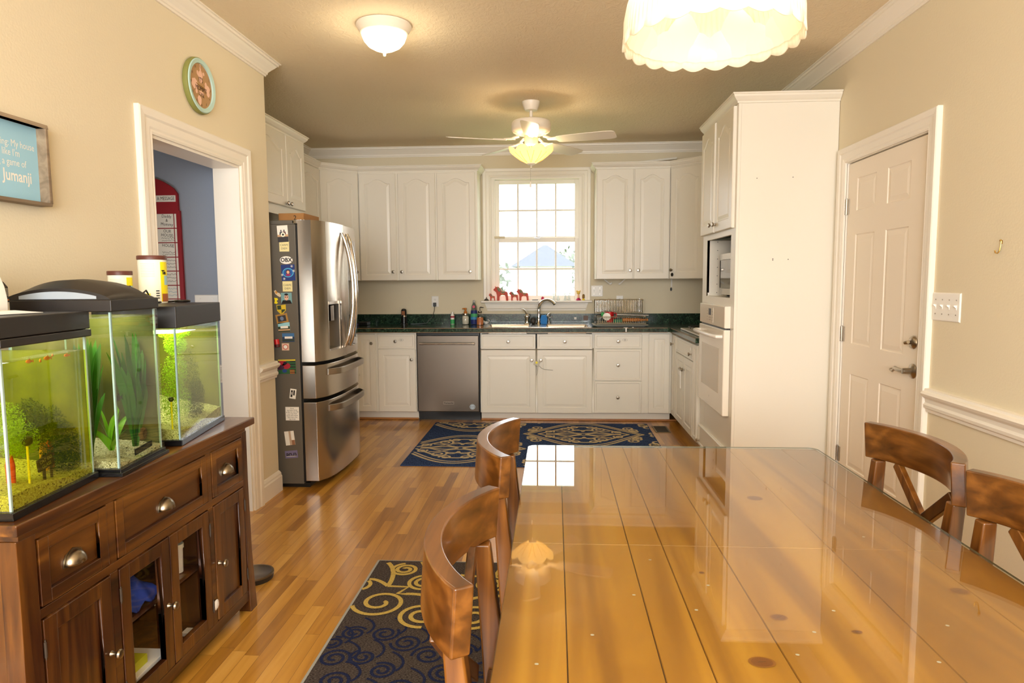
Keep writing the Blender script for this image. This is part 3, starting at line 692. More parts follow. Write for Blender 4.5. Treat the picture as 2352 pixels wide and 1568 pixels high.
mb = MB(face_m((-1.332, 6.417, .098), NY) @ T(.532, .048, .0)); mb.lathe([(0, .0015), (.026, .0015), (.027, 0)], seg=24); mb.cur = 1; mb.text('CLEAN', .013, T(0, 0, .002)); mb.lathe([(.0205, .0019), (.0225, .0019)], seg=24)
tag(mb.build('magnet', [mat('pale_blue_print', (200, 215, 225), .5), M['ink']]), 'round blue and white magnet low on the dishwasher door', 'magnet')

# ------------------------------------------------------------------ refrigerator (doors bow outwards)
FX0, FXD, FY0, FY1 = -2.50, -1.665, 4.275, 5.185
fr = thing('refrigerator', 'stainless steel french door refrigerator with two bottom drawers', 'refrigerator', (-2.1, 4.73, 0))
mb = MB(); mb.box(FX0, FXD, FY0, FY1, .03, 1.735); mb.build('fridge_body', M['grey'], fr, bevel=.004)
mb = MB(); mb.box(FX0+.05, FXD+.03, FY0+.03, FY1-.03, .0, .03); mb.box(FXD, FXD+.012, FY0+.012, FY1-.012, .04, 1.73); mb.build('plinth', M['black'], fr)
mb = MB(); mb.box(FXD-.20, FXD-.01, FY0+.01, FY0+.16, 1.735, 1.762); 
mb.build('top_cover', M['grey'], fr, bevel=.004)
for yy in (FY0+.022, FY1-.032):
    mb = MB(); mb.box(FXD-.02, FXD+.055, yy-.012, yy+.022, 1.742, 1.764); mb.cyl((FXD+.03, yy+.005, 1.735), .014, .03, 14); mb.build('hinge', M['chrome'], fr, smooth=True)
def bow(y): q = (y-(FY0+FY1)/2)/((FY1-FY0)/2); return -1.520+.030*(1-q*q)-.045*max(0, abs(q)-.0)**6
def bowed(name, y0, y1, z0, z1, mt, x_back=FXD+.014, dent=None, n=14):
    mb = MB(); pts = [(x_back, y1), (x_back, y0)]+[(bow(y0+(y1-y0)*k/n), y0+(y1-y0)*k/n) for k in range(n+1)]
    mb.prism(pts, z0, z1); return mb.build(name, mt, fr, bevel=.004, smooth=True)
mid = 4.722
# left door is built around the dispenser recess
DYa, DYb, DZa, DZb = 4.405, 4.635, .905, 1.235
mb = MB(); xb = FXD+.014
def bp_(y0, y1, z0, z1, n=6):
    pts = [(xb, y1), (xb, y0)]+[(bow(y0+(y1-y0)*k/n), y0+(y1-y0)*k/n) for k in range(n+1)]; mb.prism(pts, z0, z1)
N_ = 5
bp_(FY0+.002, DYa, .845, 1.762); bp_(DYb, mid, .845, 1.762); bp_(DYa, DYb, .845, DZa); bp_(DYa, DYb, DZb, 1.762)
mb.box(xb, xb+.05, DYa, DYb, DZa, DZb)
ld = mb.build('left_door', M['steel'], fr, smooth=20)
mb = MB(); mb.box(xb+.0505, bow(4.52)-.012, DYa+.002, DYa+.008, DZa, DZb); mb.box(xb+.0505, bow(4.52)-.012, DYb-.008, DYb-.002, DZa, DZb); mb.box(xb+.051, bow(4.5)-.004, DYa+.008, DYb-.008, DZa+.001, DZa+.012); mb.box(xb+.051, bow(4.5)-.006, DYa+.008, DYb-.008, DZb-.02, DZb-.001)
mb.build('dispenser_bay', M['nickel'], ld)
mb = MB(); mb.box(xb+.06, bow(4.5)-.02, 4.49, 4.55, 1.10, 1.205); mb.box(xb+.06, xb+.09, 4.475, 4.565, 1.17, 1.215); mb.tube([(xb+.07, 4.52, 1.1), (xb+.085, 4.525, .92)], .006)
mb.build('dispenser_paddle', mat('dark_chrome', (120, 112, 104), .2, 1), ld, bevel=.004)
rd = bowed('right_door', mid+.004, FY1-.002, .845, 1.762, M['steel'])
mb = MB(); pts = [(bow(y)+.0008, y) for y in [4.80+.36*k/8 for k in range(9)]]; mb.prism([(p[0]-.006, p[1]) for p in pts[::-1]]+pts, .90, 1.665); mb.build('glass_panel', mat('black_mirror_glass', (38, 34, 32), .03, coat=1), rd)
def vhandle(par, y, sgn):
    mb = MB(); L = []
    for k in range(17):
        q = k/16; z = .905+.80*q; b_ = math.sin(PI*q)**.75
        L.append((bow(y)+.006+.062*b_, y+sgn*.030*(1-b_)-sgn*.030+sgn*.03, z))
    mb.tube(L, [.007]+[.0145]*15+[.007], 12); mb.build('door_handle', M['chrome'], par, smooth=True)
vhandle(ld, 4.690, -1); vhandle(rd, 4.757, 1)
def drawer_f(z0, z1, nm):
    d = bowed(nm, FY0+.002, FY1-.002, z0, z1, M['steel'])
    mb = MB(); L = []
    for k in range(19):
        q = k/18; y = FY0+.10+(FY1-FY0-.20)*q; b_ = min(1, math.sin(PI*q)*3.2)
        L.append((bow(y)+.004+.042*b_, y, z1-.055))
    # flat bar handle
    V = []
    for x, y, z in L: V.append([(x-.006, y, z-.022), (x+.006, y, z-.020), (x+.006, y, z+.020), (x-.006, y, z+.022)])
    mb.loops(V, cap0=True); mb.build('drawer_handle', M['nickel'], d, bevel=.002)
    return d
d = drawer_f(.602, .822, 'upper_drawer'); drawer_f(.048, .578, 'lower_drawer')
mb = MB(face_m((bow(5.1)+.0008, 5.12, .64), PX)); mb.text('LG', .022, T(0, 0, .0005)); mb.build('logo', M['grey'], d)

# cardboard box on top of the fridge
tb = thing('cardboard_box', 'brown cardboard box lying on top of the refrigerator', 'box', (-1.82, 4.65, 1.7365))
mb = MB(); mb.box(-1.865, -1.69, 4.50, 4.80, 1.7365, 1.828)
mb.build('carton', M['card'], tb, bevel=.003)
mb = MB(face_m((-1.75, 4.499, 1.796), NY)); mb.text('2', .045, T(0, 0, .0006)); mb.build('print', M['ink'], tb)

# ------------------------------------------------------------------ magnets and papers on the fridge side
MY = FY0
def magnet(x0, x1, z0, z1, mts, label, draw=None, rot=0, cat='magnet', nm='fridge_magnet', shape=None, t=.002):
    cx, cz = (x0+x1)/2, (z0+z1)/2; w, h = (x1-x0)/2, (z1-z0)/2
    mb = MB(face_m((cx, MY, cz), NY) @ Matrix.Rotation(math.radians(rot), 4, 'Z'))
    if shape == 'oval': mb.prism([(w*math.cos(a*PI/14), h*math.sin(a*PI/14)) for a in range(28)], .0003, t)
    elif shape: mb.prism([(a*w, b_*h) for a, b_ in shape], .0003, t)
    else: mb.box(-w, w, -h, h, .0003, t)
    if draw: draw(mb, w, h, t)
    return tag(mb.build(nm, mts), label, cat, 'magnets and pictures on the fridge side')
P_ = lambda n, c: M.setdefault(n, mat(n, c, .55))
def disc(mb, u, v, ru, rv, t, n=20): mb.add([(u+ru*math.cos(2*PI*k/n), v+rv*math.sin(2*PI*k/n), t) for k in range(n)], [tuple(range(n))])
def rect(mb, a, b_, c, d, t): mb.add([(a, c, t), (b_, c, t), (b_, d, t), (a, d, t)], [(0, 1, 2, 3)])
def dr_(mb, w, h, t):
    mb.cur = 1; rect(mb, -w, w, -h, -h*.35, t+.0002); mb.cur = 2
    for a_, k_ in ((-w*.28, 2), (w*.30, 3)):
        mb.cur = k_ if k_ == 2 else 5; mb.add([(a_-w*.34, -h*.10, t+.00032), (a_+w*.34, -h*.10, t+.00032), (a_+w*.24, h*.26, t+.00032), (a_-w*.24, h*.26, t+.00032)], [(0, 1, 2, 3)]); mb.cur = 2; disc(mb, a_, h*.38, w*.12, h*.12, t+.00036); mb.cur = 3; rect(mb, -w, w, -h*.35, -h*.1, t+.0002); mb.cur = 4; disc(mb, w*.05, -h*.1, w*.42, h*.28, t+.0005); mb.cur = 1; disc(mb, w*.05, -h*.1, w*.20, h*.13, t+.0006)
magnet(-1.782, -1.712, 1.622, 1.728, [M['paper'], P_('photo_dark', (50, 48, 52)), P_('photo_blue_grey', (62, 64, 76)), P_('photo_sand', (205, 165, 125)), M['cream'], P_('photo_maroon', (90, 35, 45))], 'snapshot of two people outdoors, topmost on the fridge side', dr_, 3, 'photo', 'snapshot')
def carpe(mb, w, h, t): mb.cur = 1; mb.text('CARPE', .018, T(0, .008, t+.0003)); mb.text('DIEM', .018, T(0, -.014, t+.0003))
for z, nm_ in ((1.562, 'pale yellow CARPE DIEM magnet below the top snapshot'), (1.305, 'pale yellow CARPE DIEM magnet below the blue picture')): magnet(-1.772+(0 if z > 1.5 else .012), -1.708+(0 if z > 1.5 else .012), z, z+.066, [P_('pale_yellow', (236, 224, 165)), M['grey']], nm_, carpe)
def obx(mb, w, h, t): mb.cur = 1; mb.text('OBX', .036, T(0, 0, t+.0004), bold=.001)
magnet(-1.772, -1.688, 1.482, 1.532, [M['white'], M['ink']], 'white oval OBX magnet on the fridge side', obx, shape='oval')
def bl(mb, w, h, t):
    mb.cur = 1; disc(mb, 0, 0, w*.82, h*.58, t+.0002); mb.cur = 2; disc(mb, 0, 0, w*.72, h*.5, t+.0004); mb.cur = 3; disc(mb, 0, h*.08, w*.34, h*.3, t+.0006); mb.cur = 4; disc(mb, 0, h*.06, w*.22, h*.2, t+.0008); mb.cur = 5; disc(mb, 0, -h*.28, w*.36, h*.16, t+.0008)
    mb.cur = 6
    for a, b_ in ((.6, .78), (-.62, -.75), (.85, .2), (-.88, -.25)):
        for k in range(3): an = k*PI/3; mb.ribbon([(a*w-.009*math.cos(an), b_*h-.009*math.sin(an)), (a*w+.009*math.cos(an), b_*h+.009*math.sin(an))], .002, t+.0009)
magnet(-1.765, -1.676, 1.375, 1.478, [P_('navy_print', (20, 50, 120)), P_('cyan_print', (90, 190, 225)), P_('mid_blue_print', (30, 90, 170)), P_('dark_hair', (50, 28, 25)), P_('skin_print', (225, 175, 150)), P_('magenta_print', (150, 40, 95)), M['paper']], 'blue snowflake picture frame with a child portrait on the fridge side', bl, 2, 'picture')
magnet(-1.812, -1.779, 1.265, 1.318, [P_('tan_white', (225, 205, 170)), P_('orange_print', (215, 150, 60))], 'small tan and white animal shaped magnet', lambda mb, w, h, t: (setattr(mb, 'cur', 1), disc(mb, -w*.3, h*.4, w*.4, h*.35, t+.0003)), 20, shape=[(-1, .9), (-.2, 1), (.1, .3), (.9, -.1), (1, -.8), (.4, -1), (-.2, -.6), (-.9, .1)])
def man(mb, w, h, t):
    mb.cur = 1; mb.add([(-w, -h, t+.0002), (w, -h, t+.0002), (w*.7, -h*.35, t+.0002), (-w*.7, -h*.35, t+.0002)], [(0, 1, 2, 3)]); mb.cur = 2; disc(mb, 0, h*.15, w*.4, h*.55, t+.0004); mb.cur = 1; disc(mb, 0, h*.68, w*.36, h*.2, t+.0006)
    for s_ in (-1, 1): disc(mb, s_*w*.18, h*.22, w*.12, h*.09, t+.0007)
magnet(-1.773, -1.702, 1.226, 1.297, [P_('teal_print', (120, 165, 170)), M['ink'], P_('skin_print', (225, 175, 150))], 'square portrait magnet of a person in dark glasses on pale teal', man, 1, 'picture', 'portrait_magnet')
magnet(-1.822, -1.794, 1.225, 1.265, [M['yellow']], 'tiny bright yellow magnet at the back edge of the fridge side', None, 0, shape=[(-.8, 1), (.7, .9), (1, .3), (.2, 0), (.9, -.6), (.3, -1), (-.9, -.8), (-.5, 0)])
def shd(mb, w, h, t): mb.cur = 1; rect(mb, -w*.85, 0, 0, h*.85, t+.0003); mb.add([(0, 0, t+.0003), (0, -h*.8, t+.0003), (w*.7, -h*.3, t+.0003), (w*.85, 0, t+.0003)], [(0, 1, 2, 3)])
magnet(-1.805, -1.743, 1.158, 1.220, [P_('gold_print', (215, 185, 40)), P_('dark_green_print', (45, 60, 35))], 'yellow and dark green shield shaped magnet', shd, 3, shape=[(-1, 1), (0, .9), (1, 1), (.95, -.2), (.3, -.9), (0, -1), (-.3, -.9), (-.95, -.2)])
magnet(-1.812, -1.733, 1.100, 1.160, [P_('ochre_frame', (175, 130, 60)), P_('photo_dark', (50, 48, 52)), P_('steel_blue_print', (110, 125, 155))], 'small tilted ochre picture frame magnet', lambda mb, w, h, t: (setattr(mb, 'cur', 1), rect(mb, -w*.7, w*.7, -h*.65, h*.65, t+.0003), setattr(mb, 'cur', 2), disc(mb, 0, 0, w*.3, h*.45, t+.0005)), 10, 'picture', 'picture_magnet')
def scene_(mb, w, h, t): mb.cur = 1; rect(mb, -w, w, -h, h*.15, t+.0002); mb.cur = 2; rect(mb, -w*.6, w*.7, -h*.25, h*.25, t+.0004); mb.cur = 3; rect(mb, -w, w, -h*.75, -h*.45, t+.0005)
magnet(-1.80, -1.722, 1.044, 1.104, [P_('sky_print', (150, 205, 215)), P_('dark_green_print', (45, 60, 35)), M['paper'], P_('photo_sand', (205, 165, 125))], 'landscape magnet with pale sky just under the ochre frame', scene_, 3, 'picture', 'picture_magnet')
magnet(-1.775, -1.695, .978, 1.034, [P_('lake_blue', (60, 110, 160)), P_('navy_dark', (30, 55, 90)), M['paper'], P_('dark_green_print', (45, 60, 35))], 'blue seaside view magnet with a white boat', scene_, 1, 'picture', 'picture_magnet')
tc_ = thing('red_clip', 'red cylindrical clip magnet sticking off the fridge side above the chair rail', 'clip', (-1.80, MY-.01, .975))
mb = MB(); mb.tube([(-1.808, MY-.018, .995), (-1.802, MY-.022, .962)], .0165, 16); mb.build('barrel', M['red'], tc_, smooth=True)
mb = MB(); mb.tube([(-1.802, MY-.022, .961), (-1.800, MY-.024, .945)], [.0175, .015], 16); mb.box(-1.815, -1.795, MY-.008, MY-.0003, .965, .985); mb.build('rim', P_('dark_red', (80, 15, 15)), tc_, smooth=True)
def tg(mb, w, h, t): mb.cur = 1; disc(mb, 0, 0, w*.75, h*.75, t+.0003); mb.cur = 2; disc(mb, 0, 0, w*.55, h*.55, t+.0005)
magnet(-1.780, -1.732, .922, .968, [P_('tag_peach', (222, 188, 165)), P_('tag_red', (190, 70, 60)), M['paper']], 'small square tag magnet with a red ring', tg)
def rb(mb, w, h, t):
    cs = [(-.5, .55, .5, 1), (-.75, -.1, .45, 2), (-.1, .1, .55, 1), (-.3, -.6, .3, 3), (-.2, .5, .25, 5)]
    for a, b_, r, c in cs: mb.cur = c; disc(mb, a*w, b_*h, r*w*.9, r*h*.8, t+.0003+c*.0001)
    for k in range(5): mb.cur = 5; rect(mb, w*.35, w*.98, -h*.9+k*h*.38, -h*.75+k*h*.38, t+.0009); mb.cur = 6; rect(mb, w*.3, w*.85, -h*.98+k*h*.12, -h*.94+k*h*.12, t+.0011)
    mb.cur = 4; rect(mb, -w, w, h*.82, h, t+.0008)
magnet(-1.808, -1.692, .768, .862, [P_('kid_green', (40, 95, 50)), P_('kid_red', (170, 30, 50)), P_('kid_plum', (70, 30, 60)), P_('kid_blue', (30, 60, 130)), P_('kid_yellow', (225, 200, 50)), P_('kid_black', (25, 25, 35)), P_('kid_orange', (225, 120, 40))], "bright multicoloured painting stuck on the fridge side beside the chair rail", rb, 1, 'picture', 'painting')
def bw(mb, w, h, t): mb.cur = 1; rect(mb, -w*.7, -w*.1, -h*.7, h*.7, t+.0003); rect(mb, w*.1, w*.6, -h*.3, h*.75, t+.0003); mb.cur = 0; rect(mb, -w*.5, -w*.3, -h*.2, h*.3, t+.0005)
magnet(-1.738, -1.697, .603, .668, [M['paper'], M['ink']], 'small black and white stamp edged magnet on the lower fridge side', bw, -8)
def quo(mb, w, h, t):
    mb.cur = 1
    for k, s_ in enumerate(('Enjoy', 'the little things', 'in life, for one day', 'you may look', 'back and realize', 'they were the', 'big things.')): mb.text(s_, .0115, T(0, h*.78-k*.0118, t+.0003) @ Matrix.Rotation(.06, 4, 'Z'))
magnet(-1.772, -1.681, .458, .548, [M['paper'], M['ink']], 'white square magnet with a handwritten style quotation', quo)
def ph2(mb, w, h, t): mb.cur = 1; rect(mb, -w*.1, w*.35, -h, h, t+.0002); mb.cur = 2; rect(mb, w*.35, w, -h, -h*.3, t+.0003)
magnet(-1.782, -1.718, .292, .386, [M['paper'], P_('pale_wood_print', (190, 165, 140)), P_('rust_print', (150, 105, 75))], 'pale faded snapshot near the bottom of the fridge side', ph2, 6, 'photo', 'snapshot')
def tru(mb, w, h, t): mb.cur = 1; mb.text('true', .042, Matrix.Rotation(PI, 4, 'Z') @ T(0, .004, t+.0003), bold=.0008); mb.cur = 2; rect(mb, -w*.8, w*.8, -h*.55, -h*.42, t+.0003)
magnet(-1.785, -1.700, .205, .255, [P_('lilac_print', (120, 112, 150)), M['ink'], M['paper']], 'lilac magnet with the word true upside down, lowest on the fridge side', tru, 5)

# ================================================================== LIGHT FITTINGS
def lampglass(name, col, e, ecol):
    m = bpy.data.materials.new(name); m.use_nodes = True; nt = m.node_tree; L = nt.links; b = nt.nodes['Principled BSDF']
    b.inputs['Base Color'].default_value = lin(col)+(1,); b.inputs['Roughness'].default_value = .25
    b.inputs['Emission Color'].default_value = lin(ecol)+(1,); b.inputs['Emission Strength'].default_value = e
    tl = nt.nodes.new('ShaderNodeBsdfTranslucent'); tl.inputs[0].default_value = lin(col)+(1,)
    mx = nt.nodes.new('ShaderNodeMixShader'); mx.inputs[0].default_value = .45
    L.new(b.outputs[0], mx.inputs[1]); L.new(tl.outputs[0], mx.inputs[2]); L.new(mx.outputs[0], nt.nodes['Material Output'].inputs[0])
    return m
M['dome'] = lampglass('lit_dome_glass', (255, 244, 220), 5.5, (255, 236, 200))
M['tulip'] = lampglass('lit_tulip_glass', (255, 240, 205), 1.0, (255, 214, 130))
M['shade'] = lampglass('lit_pendant_glass', (250, 245, 232), .16, (255, 236, 205))
M['bulb'] = mat('lit_bulb', (255, 240, 210), .5, emit=25, ecol=(255, 232, 190))
M['fan'] = mat('white_fan_enamel', (240, 230, 214), .35)

cl = thing('ceiling_light', 'round flush ceiling light with a lit white glass dome', 'lamp', (-.915, 3.70, ZC))
c0 = (-.915, 3.70, 0)
mb = MB(); mb.lathe([(0, ZC-.001), (.146, ZC-.001), (.148, ZC-.010), (.142, ZC-.018), (.136, ZC-.030), (.132, ZC-.034), (.126, ZC-.046), (.118, ZC-.048), (.100, ZC-.02)], c0, 48); mb.build('ring', M['fan'], cl, smooth=True)
mb = MB(); mb.lathe([(.120, ZC-.044), (.119, ZC-.058), (.108, ZC-.085), (.086, ZC-.110), (.055, ZC-.127), (.02, ZC-.135), (0, ZC-.136)], c0, 48); mb.build('lamp_shade', M['dome'], cl, smooth=True)
mb = MB(); mb.lathe([(0, ZC-.134), (.020, ZC-.136), (.018, ZC-.142), (.007, ZC-.145), (.009, ZC-.153), (.006, ZC-.160), (0, ZC-.161)], c0, 20); mb.build('finial', M['fan'], cl, smooth=True)
lamp('ceiling_light_glow', 'POINT', (-.915, 3.70, ZC-.24), 5, (1, .84, .6), rad=.09)

fx, fy = -.184, 5.33
fn = thing('ceiling_fan', 'white five blade ceiling fan with a lit tulip glass light and pull chain', 'ceiling fan', (fx, fy, ZC)); fc = (fx, fy, 0)
mb = MB(); mb.lathe([(0, ZC-.001), (.069, ZC-.001), (.068, ZC-.012), (.060, ZC-.040), (.048, ZC-.066), (.030, ZC-.070), (0, ZC-.070)], fc, 32); mb.build('canopy', M['fan'], fn, smooth=True)
mb = MB(); mb.cyl((fx, fy, 2.60), .0125, .075, 16); mb.cyl((fx, fy, 2.592), .028, .012, 16); mb.build('downrod', M['fan'], fn, smooth=True)
mb = MB(); mb.lathe([(0, 2.598), (.110, 2.596), (.142, 2.586), (.152, 2.570), (.152, 2.522), (.148, 2.516), (.142, 2.506), (.118, 2.492), (.070, 2.484), (0, 2.484)], fc, 48); mb.build('motor_housing', M['fan'], fn, smooth=True)
mb = MB(); mb.lathe([(0, 2.484), (.052, 2.482), (.054, 2.474), (.052, 2.412), (.046, 2.404), (.034, 2.398), (0, 2.398)], fc, 32); mb.build('switch_housing', M['fan'], fn, smooth=True)
mb = MB(); mb.lathe([(0, 2.40), (.032, 2.398), (.014, 2.385), (.010, 2.372), (.02, 2.366), (0, 2.366)], fc, 20); mb.build('lamp_holder', M['brass'], fn, smooth=True)
for k in range(5):
    a = math.radians(270+72*k+1); R_ = T(fx, fy, 2.438) @ Matrix.Rotation(a, 4, 'Z')
    bl_ = MB(R_ @ Matrix.Rotation(math.radians(-13), 4, 'X'))
    P1 = [(.215, -.052), (.30, -.058), (.45, -.065), (.60, -.068), (.645, -.062), (.660, -.045), (.664, 0), (.660, .045), (.645, .062), (.60, .068), (.45, .065), (.30, .058), (.215, .052), (.205, .03), (.205, -.03)]
    bl_.prism(P1, -.003, .003); bo = bl_.build('blade', M['fan'], fn, bevel=.0015)
    ir = MB(R_ @ Matrix.Rotation(math.radians(-13), 4, 'X')); ir.prism([(.205, -.03), (.27, -.042), (.30, -.02), (.285, 0), (.30, .02), (.27, .042), (.205, .03), (.13, .014), (.13, -.014)], .0035, .008)
    ir.M = R_; ir.tube([(.10, 0, .032), (.13, 0, .022), (.16, 0, .010), (.22, 0, .006)], [.011, .010, .009, .007], 8); ir.build('blade_iron', M['fan'], bo, smooth=True)
def petal(r, h, a, q):
    s_ = abs(math.sin(a*4)); return (r*(1+.10*s_*q), h-.010*q**2+.034*s_*q**2)
mb = MB(); mb.lathe([(.020, 2.268), (.040, 2.272), (.085, 2.296), (.125, 2.326), (.150, 2.350), (.162, 2.364)], fc, 96, rfun=petal); tl_ = mb.build('lamp_shade', M['tulip'], fn, smooth=80, solid=.003, recalc=False)
mb = MB()
for k in range(8):
    a = k*PI/4
    for s_ in (-.13, .13):
        mb.tube([(fx+r*math.cos(a+s_*r/.1), fy+r*math.sin(a+s_*r/.1), h) for r, h in ((.045, 2.273), (.085, 2.294), (.120, 2.321), (.145, 2.343))], .0022, 6)
mb.build('ribs', lampglass('amber_glass_rib', (250, 225, 160), .35, (255, 190, 90)), tl_)
mb = MB(); mb.lathe([(0, 2.250), (.010, 2.252), (.014, 2.258), (.030, 2.262), (.034, 2.272), (.024, 2.278), (0, 2.278)], fc, 24); mb.lathe([(0, 2.252), (.007, 2.25), (.005, 2.238), (.008, 2.233), (0, 2.229)], fc, 12); mb.build('finial', M['fan'], fn, smooth=True)
mb = MB(); 
for k in range(16): mb.ball((fx-.006, fy-.001, 2.228-k*.0062), .0022, 6, 5)
mb.build('pull_chain', M['nickel'], fn, recalc=False)
mb = MB(); mb.lathe([(0, 2.130), (.004, 2.126), (.008, 2.098), (.006, 2.088), (0, 2.085)], (fx-.006, fy-.001, 0), 12); mb.build('pull_knob', M['white'], fn, smooth=True)
for a in (0, 2.1, 4.2):
    mb = MB(); mb.ball((fx+.055*math.cos(a), fy+.055*math.sin(a), 2.345), (.022, .022, .03)); mb.build('bulb', M['bulb'], fn, smooth=True)
lamp('fan_glow', 'POINT', (fx, fy, 2.385), 11, (1, .80, .52), rad=.05)

px, py, pr = .352, 1.60, .195
pd = thing('pendant_lamp', 'large white fluted glass pendant lamp with scalloped rim over the table', 'lamp', (px, py, ZC)); pc = (px, py, 0)
NSC = 22
def scal(r, h, a, q):
    g = abs(math.sin(a*NSC/2)); k = max(0, 1-q*5)
    rb_ = .0036*math.cos(a*88)*min(1, max(0, (q-.12)*6))
    return (r*(1+.012*g*k)+rb_, h-.009*g*k)
mb = MB(); mb.lathe([(pr, 1.905), (pr*.995, 1.925), (pr*.98, 1.955), (pr*.94, 1.99), (pr*.86, 2.03), (pr*.74, 2.065), (pr*.58, 2.092), (pr*.38, 2.11), (pr*.2, 2.118)], pc, 352, rfun=scal)
psh = mb.build('lamp_shade', M['shade'], pd, smooth=80, solid=.004, recalc=False)
mb = MB()      # moulded leaf relief inside the rim
for k in range(8):
    a0 = 2*PI*k/8+.2
    for s_, w_, hh in ((-.22, .055, .07), (0, .06, .11), (.22, .055, .07), (-.36, .04, .045), (.36, .04, .045)):
        a = a0+s_; vs = []; n = 12
        for i in range(n):
            t_ = 2*PI*i/n; aa = a+w_/pr*.9*math.cos(t_)*(1-.3*math.sin(t_)); z = 1.915+hh*.5+hh*.5*math.sin(t_); q = (z-1.905)/.2; rr = pr*(1-.55*q*q)-.0065
            vs.append((px+rr*math.cos(aa), py+rr*math.sin(aa), z))
        cen = Vector((0, 0, 0))
        for v_ in vs: cen += Vector(v_)
        cen /= n; cen = cen+(Vector((px, py, cen.z))-cen).normalized()*.006
        mb.add(vs+[tuple(cen)], [(i, (i+1) % n, n) for i in range(n)])
mb.build('leaf_relief', M['shade'], psh, smooth=80)
mb = MB(); mb.cyl((px, py, 2.112), .034, .04, 24); mb.tube([(px, py, 2.15), (px, py, ZC-.03)], .006, 10); mb.build('lamp_rod', M['brass'], pd, smooth=True)
mb = MB(); mb.lathe([(0, ZC-.001), (.062, ZC-.001), (.055, ZC-.02), (.02, ZC-.035), (0, ZC-.036)], pc, 28); mb.build('canopy', M['brass'], pd, smooth=True)
mb = MB(); mb.ball((px, py, 2.015), (.032, .032, .042)); mb.lathe([(.014, 2.05), (.016, 2.115), (0, 2.115)], pc, 16); mb.build('bulb', M['bulb'], pd, smooth=True)
lamp('pendant_glow', 'POINT', (px, py, 1.99), .32, (1, .87, .66), rad=.04)

# ================================================================== WALL THINGS
ck = thing('wall_clock', 'round clock with olive and mint rim and brown face on the left wall', 'clock', (XL, 3.405, 2.357))
cm = face_m((XL, 3.405, 2.357), PX)
mb = MB(cm); mb.lathe([(0, .001), (.134, .001), (.138, .010), (.136, .024), (.128, .030)], seg=56); mb.build('clock_case', P_('olive_plastic', (136, 138, 72)), ck, smooth=True)
mb = MB(cm); mb.lathe([(.132, .0285), (.128, .033), (.110, .030), (.108, .022)], seg=56); mb.build('clock_rim', P_('mint_plastic', (182, 212, 202)), ck, smooth=True)
mb = MB(cm); mb.lathe([(.109, .0225), (0, .0225)], seg=56); mb.cur = 1
def blob(u, v, w, h, t, sd):
    rn = random.Random(sd); n = 18; mb.add([(u+w*(1+.15*rn.uniform(-1, 1))*math.cos(2*PI*k/n), v+h*(1+.15*rn.uniform(-1, 1))*math.sin(2*PI*k/n), t) for k in range(n)], [tuple(range(n))])
for q_ in ((.0, .045, .022, .032, 1), (.0, .08, .006, .03, 2), (-.028, .058, .008, .012, 3), (.03, .066, .009, .009, 4), (-.062, -.002, .028, .026, 5), (-.045, -.034, .010, .014, 6), (.062, .0, .026, .020, 7), (.048, .018, .012, .012, 8), (.068, -.022, .016, .018, 9), (.0, -.035, .026, .010, 10), (-.02, -.074, .018, .024, 11)): blob(q_[0], q_[1], q_[2], q_[3], .0228+q_[4]*.00008, q_[4])
mb.cur = 2
for k in range(1, 13):
    a = PI/2-k*PI/6; mb.text(str(k), .017, T(.094*math.cos(a), .094*math.sin(a), .0236))
for s_, z, q in (("IT'S", .028, .034), ('MOMMY', -.016, .034), ('TIME', -.044, .030)): mb.text(s_, q, T(0, z, .0238), sx=.85)
mb.cur = 3
mb.ribbon([(-.05, .004), (.045, -.006)], .003, .0245); mb.ribbon([(0, 0), (.02, -.012)], .004, .0247)
mb.build('clock_face', [P_('clock_brown', (178, 138, 92)), P_('clock_pink', (235, 190, 165)), P_('clock_dark', (70, 42, 30)), M['brass']], ck, recalc=False)

sg = thing('framed_sign', 'light blue text sign in a deep weathered wood frame on the left wall', 'sign', (XL, 2.0, 1.77))
Y0, Y1, Z0, Z1 = 1.76, 2.300, 1.637, 1.917
mb = MB(); D = .045
for bx in ((Y0, Y1, Z1-.012, Z1), (Y0, Y1, Z0, Z0+.012), (Y0, Y0+.012, Z0+.012, Z1-.012), (Y1-.012, Y1, Z0+.012, Z1-.012)): mb.box(XL+.001, XL+D, *bx)
mb.build('frame', M['frame_wood'], sg, bevel=.002)
mb = MB(); mb.box(XL+.002, XL+.010, Y0+.012, Y1-.012, Z0+.012, Z1-.012); mb.cur = 1
sm = face_m((XL+.0105, 0, 0), PX)
for s_, y, z, q in (('ing: My house', 2.274, 1.834, .033), ("like I'm", 2.208, 1.803, .033), ('g a game of', 2.233, 1.771, .033), ('Jumanji', 2.254, 1.727, .054)): mb.text(s_, q, sm @ T(y, z, 0), align='RIGHT', bold=0 if q < .05 else .0008, sx=.79)
mb.build('sign_panel', [P_('sky_blue_panel', (158, 205, 226)), M['paper']], sg)

